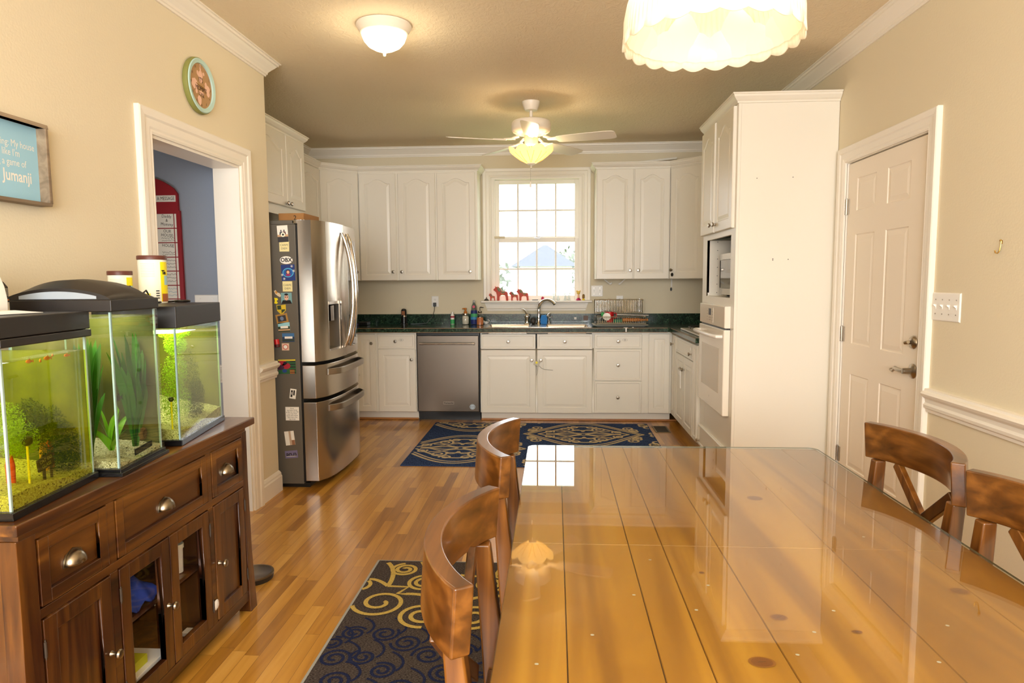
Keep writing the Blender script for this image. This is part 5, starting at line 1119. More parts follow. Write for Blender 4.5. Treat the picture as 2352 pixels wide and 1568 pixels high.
mb = MB(); mb.ball((-.128, 6.985, SZ+.02), (.016, .012, .020), 16, 10); tag(mb.build('red_trinket', P_('pinkish_red', (200, 50, 80)), smooth=True), 'small pinkish red trinket on the sill just left of the faucet arch', 'trinket')
for k, (x, h, l_) in enumerate(((-.012, .078, 'frosted figurine on the sill, first of four from the faucet'), (.032, .082, 'frosted figurine on the sill, second of four from the faucet'), (.106, .080, 'frosted figurine on the sill, third of four from the faucet'), (.143, .084, 'frosted figurine on the sill, last of four from the faucet'))):
    mb = MB(); mb.lathe([(0, SZ), (.016, SZ), (.012, SZ+h*.3), (.008, SZ+h*.6), (.006, SZ+h*.68), (.011, SZ+h*.75), (.012, SZ+h*.88), (.005, SZ+h), (0, SZ+h)], (x, 6.985, 0), 16); mb.ball((x+(.012 if k % 2 else -.01), 6.982, SZ+h*.8), (.008, .005, .005), 8, 6)
    tag(mb.build('frosted_figurine', glassy('frosted_figure_glass' + str(k), (235, 238, 236), rough=.3, ior=1.3, dens=.35, dcol=(225, 226, 220)), smooth=True), l_, 'figurine', 'frosted figurines on the sill')
gf = thing('girl_figurine', 'small blonde girl figurine with a magenta base near the right end of the sill', 'figurine', (.240, 6.985, SZ))
mb = MB(); mb.lathe([(0, SZ), (.028, SZ), (.022, SZ+.012), (.010, SZ+.024), (0, SZ+.024)], (.240, 6.985, 0), 18); mb.build('figurine_base', P_('magenta_glaze', (190, 30, 95)), gf, smooth=True)
mb = MB(); mb.lathe([(0, SZ+.0245), (.014, SZ+.0245), (.010, SZ+.05), (.007, SZ+.062), (0, SZ+.063)], (.240, 6.985, 0), 18); mb.build('figurine_body', P_('peach_glaze', (240, 190, 150)), gf, smooth=True)
mb = MB(); mb.ball((.240, 6.985, SZ+.078), (.019, .016, .018)); mb.ball((.225, 6.985, SZ+.094), .008, 8, 6); mb.ball((.255, 6.985, SZ+.094), .008, 8, 6); mb.build('figurine_hair', P_('blonde_glaze', (236, 196, 90)), gf, smooth=True)
bf = thing('bee_figurine', 'small yellow and black striped figurine at the right end of the sill', 'figurine', (.292, 6.985, SZ))
mb = MB(); mb.lathe([(0, SZ), (.015, SZ), (.013, SZ+.012), (0, SZ+.014)], (.292, 6.985, 0), 16); mb.build('figurine_base', M['yellow'], bf, smooth=True)
mb = MB(); mb.ball((.292, 6.985, SZ+.038), (.013, .012, .026)); mb.build('figurine_body', P_('amber_glaze', (200, 150, 50)), bf, smooth=True)
mb = MB(); 
for z in (.028, .042, .054): mb.lathe([(.0136 if z < .05 else .0105, SZ+z), (.0136 if z < .05 else .0105, SZ+z+.006)], (.292, 6.985, 0), 16)
mb.build('stripes', M['ink'], bf, smooth=True)

# ================================================================== RUGS AND FLOOR BITS
def spiral(c, r1, turns, a0, dirn=1, r0=.012, n=60):
    return [(c[0]+(r0+(r1-r0)*(k/n)**.85)*math.cos(a0+dirn*2*PI*turns*k/n), c[1]+(r0+(r1-r0)*(k/n)**.85)*math.sin(a0+dirn*2*PI*turns*k/n)) for k in range(n+1)]
def bez(p0, p1, p2, p3, n=16): return [tuple((1-t)**3*a+3*(1-t)**2*t*b+3*(1-t)*t*t*c+t**3*d for a, b, c, d in zip(p0, p1, p2, p3)) for t in [k/n for k in range(n+1)]]
ZR = 0
def clip(mb, pts, w, z, x0, x1, y0, y1):
    global ZR
    ZR = (ZR+1) % 60; z += ZR*.00004; run = []
    for p in pts+[None]:
        if p is not None and x0 < p[0] < x1 and y0 < p[1] < y1: run.append(p)
        else:
            if len(run) > 1: mb.ribbon(run, w, z)
            run = []
kx0, kx1, ky0, ky1 = -1.148, .866, 4.838, 6.345
mb = MB(); mb.box(kx0, kx1, ky0, ky1, .0005, .007); B_ = (kx0+.006, kx1-.006, ky0+.006, ky1-.006); mb.cur = 1; Zk = .0074
def ogee(cx, cy, a, b_, s_=1, n=44): return [(cx-a+2*a*k/n, cy+s_*b_*(.5+.5*math.cos(PI*(k/n*2-1)))**.62) for k in range(n+1)]
cen = []
for i in range(-2, 3):
    for j in range(-3, 4):
        if (i+j) % 2 == 0: cen.append((-.77+1.02*(i+0)*1.0, 5.355+.53*j))
for cx, cy in cen:
    if not (kx0-.6 < cx < kx1+.6 and ky0-.5 < cy < ky1+.5): continue
    for s_ in (-1, 1):
        for a, b_, w in ((.53, .45, .022), (.49, .40, .018), (.40, .30, .024), (.28, .15, .016)): clip(mb, ogee(cx, cy, a, b_, s_), w, Zk, *B_)
        for dx in (-1, 1):
            for q in ((.15, .19, .065, 1.5, .4), (.30, .09, .045, 1.3, 2.0), (.08, .28, .05, 1.2, -1), (.46, .12, .04, 1.3, 1.0), (.42, .24, .06, 1.5, 2.5), (.56, .36, .05, 1.3, 0), (.62, .05, .04, 1.2, 3.0)):
                p = spiral((0, 0), q[2], q[3], q[4], 1, .01, 34); clip(mb, [(cx+dx*(q[0]+u), cy+s_*(q[1]+v)) for u, v in p], .019, Zk+.0001, *B_)
            clip(mb, [(cx+dx*u, cy+s_*v) for u, v in bez((0, .04), (.1, .02), (  .12, .15), (.24, .12))], .022, Zk+.0002, *B_)
            clip(mb, [(cx+dx*u, cy+s_*v) for u, v in bez((.02, 0), (.14, .10), (.2, -.02), (.33, .02))], .026, Zk+.0002, *B_)
            clip(mb, [(cx+dx*u, cy+s_*v) for u, v in bez((0, .10), (.02, .2), (.08, .2), (.1, .12))], .02, Zk+.0002, *B_)
tag(mb.build('kitchen_rug', [M['rug_navy'], M['rug_beige']], recalc=False), 'navy blue rug with beige scrolling ovals on the floor by the sink cabinets', 'rug')

dx0, dx1, dy0, dy1 = -.868, .58, .95, 3.150
mb = MB(); mb.box(dx0, dx1, dy0, dy1, .0005, .006); mb.cur = 3; mb.ribbon([(dx0+.005, dy0), (dx0+.005, dy1)], .010, .0064); mb.ribbon([(dx0, dy1-.003), (dx1, dy1-.003)], .006, .0062); B_ = (dx0+.012, dx1-.012, dy0+.012, dy1-.008)
mb.cur = 1; Zg = .0064; ax = -.44
def gold(pts, w=.018):
    for mir in (0, 1):
        clip(mb, [(2*ax-x, y) if mir else (x, y) for x, y in pts], w, Zg+.0001*mir, *B_)
gold(spiral((-.709, 3.045), .066, 2.1, 2.4, -1)); gold(spiral((-.589, 2.908), .078, 2.0, 1.6, -1)); gold(spiral((-.745, 2.715), .118, 1.60, 0.6, -1, .018), .019)
gold(spiral((-.545, 2.615), .098, 1.7, 0.5, 1, .018), .019); gold(spiral((-.885, 2.868), .085, 1.6, 1.2, 1)); gold(spiral((-.70, 3.20), .06, 1.5, 0, 1))
gold([(-.652, 2.80), (-.69, 2.802), (-.655, 2.868), (-.75, 2.872)], .018); gold(bez((-.75, 2.872), (-.74, 2.96), (-.76, 3.06), (-.81, 3.12)), .022); gold(bez((-.75, 2.872), (-.80, 2.93), (-.84, 2.95), (-.87, 2.93)), .02)
gold(bez((-.652, 2.80), (-.58, 2.81), (-.50, 2.77), (-.44, 2.70)), .022); gold(bez((-.60, 2.99), (-.62, 3.06), (-.62, 3.1), (-.66, 3.16)), .02); gold(bez((-.60, 2.99), (-.55, 3.0), (-.5, 2.98), (-.44, 3.0)), .02)
gold(bez((-.455, 2.60), (-.44, 2.56), (-.47, 2.53), (-.44, 2.50)), .035)
for a, b_ in ((-.468, 2.535), (-.44, 2.51)): disc(mb, a, b_, .020, .018, Zg+.0028, 12)
mb.cur = 2
rn = random.Random(5); pos = [(-.782, 2.464, .05), (-.66, 2.467, .055), (-.563, 2.406, .06), (-.463, 2.325, .062), (-.802, 2.287, .06), (-.388, 2.221, .06), (-.70, 2.30, .05), (-.61, 2.22, .05), (-.76, 2.15, .06), (-.52, 2.12, .055), (-.84, 2.39, .045), (-.66, 2.05, .06), (-.80, 1.98, .06), (-.42, 2.45, .05), (-.34, 2.36, .05), (-.50, 1.93, .06), (-.25, 2.25, .06), (-.3, 2.05, .06)]
for i_, (x, y, r) in enumerate(pos):
    clip(mb, spiral((x, y), r, 1.9, i_*1.3, 1 if i_ % 2 else -1, .008, 40), .012, Zg, *B_); clip(mb, bez((x+r, y), (x+r*1.8, y+.05), (x+r, y+.1), (x+r*.2, y+.12)), .010, Zg+.0001, *B_)
mb.cur = 0
tag(mb.build('dining_rug', [M['rug_grey'], M['rug_gold'], M['rug_ink'], M['rug_edge']], recalc=False), 'charcoal rug with gold and dark blue scrolls under the dining table', 'rug')
vt = thing('floor_vent', 'small brown metal floor vent right of the blue rug', 'floor vent', (.97, 6.14, 0))
mb = MB(); mb.box(.90, 1.035, 6.005, 6.275, .0003, .004); mb.build('vent_frame', mat('bronze_vent', (120, 105, 78), .45, .6), vt, bevel=.001)
mb = MB()
for k in range(18): mb.box(.915, 1.02, 6.02+k*.0135, 6.026+k*.0135, .0042, .0048)
mb.build('vent_slots', M['ink'], vt)
md_ = thing('round_metal_dish', 'round grey metal disc low on the floor just past the sideboard', 'dish', (-1.395, 2.93, 0))
mb = MB(); mb.lathe([(0, 0), (.085, 0), (.088, .010), (.088, .022), (0, .022)], (-1.395, 2.93, 0), 40); mb.build('dish_base', M['softblack'], md_, smooth=True)
mb = MB(); mb.lathe([(.090, .0225), (.090, .030), (.080, .031), (.075, .027), (0, .027)], (-1.395, 2.93, 0), 40); mb.build('dish_top', M['steeld'], md_, smooth=True)

# ================================================================== DINING TABLE
TX0, TX1, TYA, TYB, TZ = -.100, .945, .58, 2.470, .752
tb = thing('dining_table', 'large honey coloured plank dining table', 'table', (.42, 1.52, 0))
mb = MB(); cols = [TX0, .020, .172, .250, .378, .632, .822, TX1]
JY = 1.545
rnd = random.Random(2)
for i in range(7):
    for y0, y1 in ((TYA, JY), (JY, TYB)):
        g0 = .0008 if i else 0; g1 = .0008 if i < 6 else 0; b_ = .0009
        x0, x1 = cols[i]+g0, cols[i+1]-g1; ya, yb = y0+(.0008 if y0 > TYA else 0), y1-(.0008 if y1 < TYB else 0)
        dz = rnd.uniform(-.0004, .0004)
        mb.loops([[(x0, ya, TZ-.036), (x1, ya, TZ-.036), (x1, yb, TZ-.036), (x0, yb, TZ-.036)], [(x0, ya, TZ-.003), (x1, ya, TZ-.003), (x1, yb, TZ-.003), (x0, yb, TZ-.003)], [(x0+b_, ya+b_, TZ-.0008+dz), (x1-b_, ya+b_, TZ-.0008+dz), (x1-b_, yb-b_, TZ-.0008+dz), (x0+b_, yb-b_, TZ-.0008+dz)]], cap0=True)
tt = mb.build('tabletop', M['table'], tb)
# per-board tone, knots and dark seams
nt = M['table'].node_tree; b = nt.nodes['Principled BSDF']
mb = MB(); mb.box(TX0+.004, TX1-.004, TYA+.004, TYB-.004, TZ-.036, TZ-.006); mb.build('under_board', P_('dark_seam_wood', (46, 26, 10)), tb)
mb = MB()
for x, y, rx, ry in ((.335, 1.065, .022, .016), (.41, 1.215, .016, .012), (.565, 1.90, .022, .020), (.80, 1.34, .02, .014), (.31, 1.40, .006, .006), (.53, 1.17, .010, .006)):
    mb.cur = 0; disc(mb, x, y, rx, ry, TZ+.0002); mb.cur = 1; disc(mb, x, y, rx*.8, ry*.8, TZ+.0004); mb.cur = 2; mb.ribbon([(x-rx*.3, y-.001), (x+rx*.3, y+.001)], .0012, TZ+.0006)
mb.build('knots', [P_('knot_rim', (148, 92, 24)), P_('knot', (124, 70, 20)), P_('knot_dark', (60, 34, 14))], tb)
mb = MB()
rn = random.Random(9)
for x, y in ((.065, 1.135), (.155, 1.29), (.265, 1.235), (.40, 1.09), (.31, 1.34), (.455, 1.165), (.21, 1.46), (.52, 1.245), (-.03, 1.04), (.62, 1.08), (.70, 1.20), (.255, 1.00), (.74, 1.62)): disc(mb, x, y, .0035, .003, TZ+.0003, 10)
mb.build('nail_heads', P_('dull_nail', (205, 200, 190)), tb)
for x0 in (TX0+.055, TX1-.135):
    for y0 in (TYA+.07, TYB-.15):
        mb = MB(); mb.box(x0, x0+.08, y0, y0+.08, 0 if x0 > .5 or y0 < .8 else .0075, TZ-.036); mb.build('leg', M['chairz'], tb, bevel=.004)
mb = MB(); 
mb.box(TX0+.14, TX1-.14, TYA+.085, TYA+.105, TZ-.12, TZ-.037); mb.box(TX0+.14, TX1-.14, TYB-.105, TYB-.085, TZ-.12, TZ-.037); mb.box(TX0+.08, TX0+.10, TYA+.155, TYB-.155, TZ-.12, TZ-.037); mb.box(TX1-.10, TX1-.08, TYA+.155, TYB-.155, TZ-.12, TZ-.037)
mb.build('apron', M['chair'], tb)
gt = MB(); r = .03; pts = []
for cx, cy, a0 in ((TX1-r, TYA+r, -PI/2), (TX1-r, TYB-r, 0), (TX0+r, TYB-r, PI/2), (TX0+r, TYA+r, PI)):
    for k in range(7): a = a0+k*PI/12; pts.append((cx+r*math.cos(a), cy+r*math.sin(a)))
gt.prism(pts, TZ+.0015, TZ+.0058)
m_ = glassy('table_glass', (252, 253, 250), ior=1.5); gcol = mat('glass_edge', (92, 92, 70), .15, spec=.6)
g_ = gt.build('glass_table_top', [m_, gcol]); 
for p in g_.data.polygons:
    if abs(p.normal.z) < .5: p.material_index = 1
tag(g_, 'clear glass sheet with rounded corners covering the dining table', 'glass sheet')

# ================================================================== CHAIRS (front faces +y in local space, back at y = 0)
def make_chair(name, label):
    t = thing(name, label, 'chair', (0, 0, 0), 0, 'pine dining chairs')
    mb = MB(); L = []; n = 20
    for k in range(n+1):
        q = k/n*2-1; x = .252*q; yc = -.088*(1-q*q)**.9 if abs(q) < 1 else 0
        dx, dy = .252, .088*2*q*.9; l = math.hypot(dx, dy); nx, ny = -dy/l, dx/l; th = .017
        z0, z1 = .785, .900
        L.append([(x-nx*th, yc-ny*th-.008, z0), (x+nx*th, yc+ny*th-.008, z0), (x+nx*th, yc+ny*th, z1), (x-nx*th, yc-ny*th, z1)])
    mb.loops(L, cap0=True); mb.build('top_rail', M['chair'], t, local=True, bevel=.004, seg=3)
    for s_ in (-1, 1):
        mb = MB(); prof = [(.0, .045, 0), (.0, .004, .42), (.0, -.004, .48), (.0, -.030, .7865)]; L = []
        for (xo, y, z), w, d in zip(((s_*.195, .0-.055, 0), (s_*.205, .008, .42), (s_*.207, .002, .50), (s_*.213, -.024, .784)), (.018, .021, .021, .018), (.020, .026, .026, .017)):
            L.append([(xo-w, y-d, z), (xo+w, y-d, z), (xo+w, y+d, z), (xo-w, y+d, z)])
        mb.loops(L, cap0=True); mb.build('back_leg', M['chairz'], t, local=True, bevel=.005)
        mb = MB(); L = []
        for z, w in ((0, .016), (.40, .021)): x = s_*.195; y = .40; L.append([(x-w, y-w, z), (x+w, y-w, z), (x+w, y+w, z), (x-w, y+w, z)])
        mb.loops(L, cap0=True); mb.build('front_leg', M['chairz'], t, local=True, bevel=.004)
        mb = MB(); A = Vector((s_*.170, -.052, .783)); B = Vector((-s_*.175, -.030, .50)); d = (B-A).normalized(); sd = d.cross(Vector((0, 1, 0))).normalized()*.0175; dp = Vector((0, .009 if s_ > 0 else .009, 0)); of = Vector((0, -.010*s_, 0))
        mid_ = (A+B)/2+Vector((0, -.012, 0)); L = []
        for p in (A, mid_, B): p = p+of; L.append([tuple(p-sd-dp), tuple(p+sd-dp), tuple(p+sd+dp), tuple(p-sd+dp)])
        mb.loops(L, cap0=True); mb.build('cross_brace', M['chairz'], t, local=True, bevel=.003)
    mb = MB(); mb.box(-.184, .184, -.012, .012, .465, .505); mb.build('lower_rail', M['chair'], t, local=True, bevel=.003)
    mb = MB(); mb.prism([(-.185, -.03), (.185, -.03), (.183, .03), (.235, .05), (.240, .40), (.22, .435), (-.22, .435), (-.240, .40), (-.235, .05), (-.183, .03)], .425, .455); mb.build('seat', M['chair'], t, local=True, bevel=.006)
    mb = MB(); mb.box(-.174, .174, .39, .408, .36, .424); mb.box(-.204, -.188, .03, .38, .36, .424); mb.box(.188, .204, .03, .38, .36, .424); mb.build('seat_frame', M['chair'], t, local=True)
    for s_ in (-1, 1): mb = MB(); mb.box(s_*.196-.008, s_*.196+.008, -.03, .385, .19, .215); mb.build('stretcher', M['chair'], t, local=True, bevel=.002)
    return t
ch = make_chair('dining_chair', 'pine dining chair on the left side of the table, nearest the camera')
ch.location = (-.137, 1.232, .0078); ch.rotation_euler.z = -PI/2
dup(ch, (-.128, 1.990, .0078), -PI/2, 'pine dining chair on the left side of the table, nearer the kitchen')
dup(ch, (1.025, 2.003, 0), PI/2, 'pine dining chair on the right side of the table, nearer the white door')
dup(ch, (1.020, 1.445, 0), PI/2, 'pine dining chair on the right side, cut off by the edge of the photo')

# ================================================================== SIDEBOARD
BX, BZ = -1.270, .815
sb = thing('sideboard', 'dark stained wooden sideboard with glass doors carrying the aquariums', 'sideboard', (-1.53, 2.05, 0))
mb = MB(); mb.box(-1.795, -1.238, 1.430, 2.668, .786, BZ); mb.build('top', M['dark'], sb, bevel=.004)
mb = MB(); mb.box(-1.790, -1.272+.008, 1.462, 2.636, .762, .7855)
mb.build('top_moulding', M['dark'], sb, bevel=.003)
XF = BX-.002
mb = MB()
mb.box(-1.785, XF-.022, 1.49, 1.508, .08, .762); mb.box(-1.785, XF-.022, 2.612, 2.63, .08, .762); mb.box(-1.785, -1.775, 1.508, 2.612, .08, .762)
mb.box(-1.775, XF-.022, 1.508, 2.612, .08, .10); mb.box(-1.775, XF-.022, 1.508, 2.612, .545, .56); mb.box(-1.775, XF-.05, 1.812, 2.345, .31, .325)
for y in (1.80, 2.345): mb.box(-1.775, XF-.022, y, y+.012, .10, .762)
mb.build('carcass', M['darkz'], sb)
mb = MB(face_m((XF-.022, 0, 0), PX))
for a in ((1.5, 2.62, .745, .762), (1.5, 2.62, .540, .566), (1.5, 2.62, .050, .092)): mb.box(a[0], a[1], a[2], a[3], 0, .022)
for a in ((1.785, 1.818), (2.335, 2.366)): mb.box(a[0], a[1], .092, .540, 0, .0222); mb.box(a[0], a[1], .566, .745, 0, .0222)
mb.build('face_frame', M['dark'], sb, bevel=.002)
for y0, y1, fl in ((1.462, 1.522, -1), (2.615, 2.655, 1)):
    for xb, nm in ((XF-.045, 'leg'), (-1.79, 'leg')):
        mb = MB(); L = []
        for z, o in ((0, .022), (.25, .006), (.55, .0), (.762, .0)):
            ya, yb = (y0-o, y1-o*.3) if fl < 0 else (y0+o*.3, y1+o); L.append([(xb, ya, z), (xb+.047+(o*.3 if xb > -1.5 else 0), ya, z), (xb+.047+(o*.3 if xb > -1.5 else 0), yb, z), (xb, yb, z)])
        mb.loops(L, cap0=True); mb.build(nm, M['darkz'], sb, bevel=.003)
def framed(name, y0, y1, z0, z1, st, glass=False, inner=None):
    Mf = face_m((XF-.020, 0, 0), PX); mb = MB(Mf @ T(y0, z0)); w, h = y1-y0, z1-z0; t_ = .0225
    for a in ((0, st, 0, h), (w-st, w, 0, h), (st, w-st, 0, st), (st, w-st, h-st, h)): mb.box(a[0], a[1], a[2], a[3], 0, t_)
    if not glass: mb.box(st, w-st, st, h-st, 0, t_-.010)
    o = mb.build(name, M['darkz'] if h > w else M['dark'], sb, bevel=.0025)
    if glass:
        mb = MB(Mf @ T(y0, z0)); mb.add([(st, st, .008), (w-st, st, .008), (w-st, h-st, .008), (st, h-st, .008)], [(0, 1, 2, 3)]); mb.build('pane', M['pane'], o)
    return o
def cup(par, y, z):
    mb = MB(face_m((XF-.007, y, z), PX)); L = []
    for i in range(8):
        q = i/7; a = q*PI/2; L.append([(.034*math.cos(b_)*math.cos(a*.98)**.8, -.008+.036*math.sin(b_)*math.cos(a*.98)**.8, .002+.026*math.sin(a)) for b_ in [k*PI/16 for k in range(17)]])
    mb.loops(L, cap1=False, closed=False)
    mb.add([(-.038, -.010, 0), (.038, -.010, 0), (.037, .006, .0), (.028, .022, .0), (0, .032, .0), (-.028, .022, .0), (-.037, .006, .0)]+[(u, v, .0025) for u, v in ((-.038, -.010), (.038, -.010), (.037, .006), (.028, .022), (0, .032), (-.028, .022), (-.037, .006))], [tuple(range(7)), tuple(range(7, 14))]+[(i, (i+1) % 7, 7+(i+1) % 7, 7+i) for i in range(7)])
    mb.build('cup_handle', M['pewter'], par, smooth=60, solid=.0015, recalc=False)
M['pewter'] = mat('aged_pewter', (150, 138, 118), .3, 1)
def bknob(par, y, z):
    mb = MB(face_m((XF+.003, y, z), PX)); mb.lathe([(0, 0), (.009, 0), (.007, .004), (.005, .010), (.006, .016), (.012, .020), (.0145, .025), (.012, .030), (0, .032)], seg=20); mb.build('knob', M['pewter'], par, smooth=True)
def hinge(par, y, z):
    mb = MB(face_m((XF+.003, y, z), PX)); mb.tube([(0, -.02, .001), (0, .02, .001)], .0035, 8); mb.tube([(0, -.026, .001), (0, .026, .001)], .0018, 6); mb.build('hinge', P_('dark_bronze', (60, 48, 36)), par)
for y0, y1, c in ((1.528, 1.782, 1.653), (1.822, 2.331, 2.076), (2.370, 2.610, 2.487)): cup(framed('drawer', y0, y1, .570, .742, .034), c, .640)
for y0, y1, k, hy, gl in ((1.528, 1.782, 1.765, 1.526, False), (1.822, 2.074, 2.052, 1.820, True), (2.079, 2.331, None, 2.333, True), (2.370, 2.610, 2.388, 2.612, False)):
    d = framed('door', y0, y1, .096, .536, .045, gl)
    if k: bknob(d, k, .312)
    for hz in (.17, .46): hinge(d, hy, hz)
# things inside the sideboard, seen through the glass doors
rn = random.Random(4)
mb = MB(); G = []
for i in range(15):
    row = []
    for j in range(11): u, v = i/14, j/10; row.append((-1.56+.23*v, 1.88+.28*u, .329+.115*math.sin(PI*min(1, u*1.1+.04))**.7*math.sin(PI*min(1, v*.9+.1))**.6+.010*math.sin(u*23+v*9)+rn.uniform(0, .005)))
    G.append(row)
mb.loops(G, cap1=False, closed=False)
tag(mb.build('folded_cloth', mat('royal_blue_cloth', (40, 70, 175), .95, noise=.35, nscale=30), smooth=180, solid=.006, recalc=False), 'rumpled royal blue cloth on the shelf behind the left glass door', 'cloth')
t = thing('white_food_container', 'tall white container behind the right glass door of the sideboard', 'container', (-1.365, 2.272, .326))
mb = MB(); mb.lathe([(0, .3265), (.020, .327), (.022, .415), (0, .416)], (-1.365, 2.272, 0), 24); mb.build('container_body', M['white'], t, smooth=True)
mb = MB(); mb.lathe([(0, .4165), (.025, .4165), (.025, .432), (0, .433)], (-1.365, 2.272, 0), 24); mb.build('container_lid', M['cream'], t, smooth=True)
mb = MB(); mb.box(-1.46, -1.31, 1.93, 2.10, .1005, .135); tag(mb.build('paper_stack', M['paper'], bevel=.001), 'white booklet lying in the bottom behind the left glass door', 'booklet')
mb = MB(); mb.box(-1.44, -1.33, 1.94, 2.02, .1355, .165); tag(mb.build('yellow_box', P_('acid_yellow', (190, 190, 30)), bevel=.002), 'small yellow green box on the booklet behind the left glass door', 'box')
mb = MB(); mb.box(-1.345, -1.31, 2.24, 2.28, .1005, .112); tag(mb.build('white_tag', M['paper']), 'small white scrap in the bottom behind the right glass door', 'scrap')
mb = MB(face_m((XF+.0035, 2.352, .165), PX)); mb.lathe([(0, .005), (.012, .004), (.020, .0)], seg=14); tag(mb.build('white_sticker', M['white']), 'white peeling sticker at the hinge between the glass door and the far door', 'sticker')

# ================================================================== AQUARIUMS
M['rim'] = mat('aquarium_black_trim', (14, 13, 14), .22, spec=.5)
M['hood'] = mat('aquarium_brown_black_hood', (25, 19, 15), .42)
M['silicone'] = mat('silicone_corner_bead', (170, 200, 195), .3)
def gravel_mat():
    m = mat('white_gravel', (235, 230, 212), .9); nt = m.node_tree; b = nt.nodes['Principled BSDF']; tc = nt.nodes.new('ShaderNodeTexCoord')
    v = nt.nodes.new('ShaderNodeTexVoronoi'); v.inputs['Scale'].default_value = 250; nt.links.new(tc.outputs['Object'], v.inputs['Vector'])
    w = nt.nodes.new('ShaderNodeTexVoronoi'); w.feature = 'DISTANCE_TO_EDGE'; w.inputs['Scale'].default_value = 250; nt.links.new(tc.outputs['Object'], w.inputs['Vector'])
    sp = nt.nodes.new('ShaderNodeSeparateColor'); nt.links.new(v.outputs['Color'], sp.inputs[0])
    c1 = ramp(nt, sp.outputs[0], [(.03, (90, 84, 66)), (.08, (200, 192, 165)), (.5, (232, 226, 205)), (.9, (250, 247, 235))])
    c2 = ramp(nt, w.outputs['Distance'], [(.01, (120, 112, 90)), (.06, (255, 255, 255))])
    mx = nt.nodes.new('ShaderNodeMix'); mx.data_type = 'RGBA'; mx.blend_type = 'MULTIPLY'; mx.inputs[0].default_value = 1; nt.links.new(c1, mx.inputs[6]); nt.links.new(c2, mx.inputs[7]); nt.links.new(mx.outputs[2], b.inputs['Base Color'])
    bp = nt.nodes.new('ShaderNodeBump'); bp.inputs['Strength'].default_value = .9; bp.inputs['Distance'].default_value = .004; nt.links.new(w.outputs['Distance'], bp.inputs['Height']); nt.links.new(bp.outputs['Normal'], b.inputs['Normal'])
    return m
M['gravel'] = gravel_mat()
def algae(name, stops, sc=9):
    m = mat(name, (120, 125, 20), .8); nt = m.node_tree; b = nt.nodes['Principled BSDF']; tc = nt.nodes.new('ShaderNodeTexCoord'); n = nt.nodes.new('ShaderNodeTexNoise')
    n.inputs['Scale'].default_value = sc; n.inputs['Detail'].default_value = 6; nt.links.new(tc.outputs['Object'], n.inputs['Vector']); nt.links.new(ramp(nt, n.outputs['Fac'], stops), b.inputs['Base Color']); return m
def tank(label, P0, P1, depth, ztop, zlid, zwater, gfront, gback, water_m, algae_m, lampw, lampc, base=.020, lidlow=None, sd=0, tall=0):
    P0, P1 = Vector(P0), Vector(P1); w = (P1-P0).length; rz = math.atan2(P1.y-P0.y, P1.x-P0.x)
    t = thing('aquarium', label, 'aquarium', (P0.x, P0.y, BZ), rz, 'aquariums on the sideboard'); z = lambda v: v-BZ
    kw = dict(parent=t, local=True); e = .003
    mb = MB(); mb.box(-e, w+e, -e, depth+e, .0005, base); mb.build('base_frame', M['rim'], bevel=.002, **kw)
    zt = z(ztop); g = .005
    mb = MB()
    for a in ((0, w, 0, g), (0, w, depth-g, depth), (0, g, g, depth-g), (w-g, w, g, depth-g)): mb.box(a[0], a[1], a[2], a[3], base+.0003, zt)
    mb.build('glass_walls', M['glass'], **kw)
    mb = MB(); s_ = .0055
    for x, y in ((g, g), (w-g-s_, g), (g, depth-g-s_), (w-g-s_, depth-g-s_)): mb = MB(); mb.box(x, x+s_, y, y+s_, base+.001, zt-.001); mb.build('corner_bead', M['silicone'], **kw)
    i_ = .0075
    mb = MB(); mb.box(i_+s_, w-i_-s_, depth-i_-.001, depth-i_, base+.002, z(zwater)); mb.box(w-i_-.001, w-i_, i_+s_, depth-i_-s_, base+.002, z(zwater))
    mb.build('algae_film', algae_m[0], **kw)
    mb = MB(); n = 26; rn = random.Random(sd); rows = []
    for a in range(n+1):
        row = []
        for c in range(n+1):
            u, v = a/n, c/n; hh = gfront+(gback-gfront)*(v**1.3)+.010*math.sin(u*5+sd)*math.sin(v*3+1)+(gback-gfront)*.3*u*v+rn.uniform(-.0012, .0012)
            row.append((i_+.0005+(w-2*i_-.001)*u, i_+.0005+(depth-2*i_-.003)*v, base+hh))
        rows.append(row)
    mb.loops(rows, cap1=False, closed=False)
    fr = [r[0] for r in rows]; mb.add(fr+[(p[0], p[1], base+.001) for p in fr], [(k, k+1, len(fr)+k+1, len(fr)+k) for k in range(n)])
    fr = rows[0]; mb.add(fr+[(p[0], p[1], base+.001) for p in fr], [(k, k+1, len(fr)+k+1, len(fr)+k) for k in range(n)])
    fr = rows[-1]; mb.add(fr+[(p[0], p[1], base+.001) for p in fr], [(k, k+1, len(fr)+k+1, len(fr)+k) for k in range(n)])
    gr = mb.build('gravel', M['gravel'], recalc=False, smooth=180, **kw)
    mb = MB(); q = .0062; mb.box(q, w-q, q, depth-q, base+.002, z(zwater)); mb.build('water', water_m, **kw)
    hl = z(lidlow or (ztop-.0)); o = .004
    mb = MB()
    if lidlow: mb.box(-o-.002, w+o+.002, -o-.002, depth+o+.002, z(ztop)+.0005, hl)
    mb.box(-o, w+o, -o, depth+o, hl+.001, z(zlid)); mb.build('hood', M['hood'], bevel=.003, **kw)
    l = lamp('aquarium_light', 'AREA', (0, 0, 0), lampw, lampc, (0, 0, 0), (w*.8, depth*.7)); l.parent = t; l.location = (w/2, depth/2, z(ztop)-.004)
    return t, w, rz
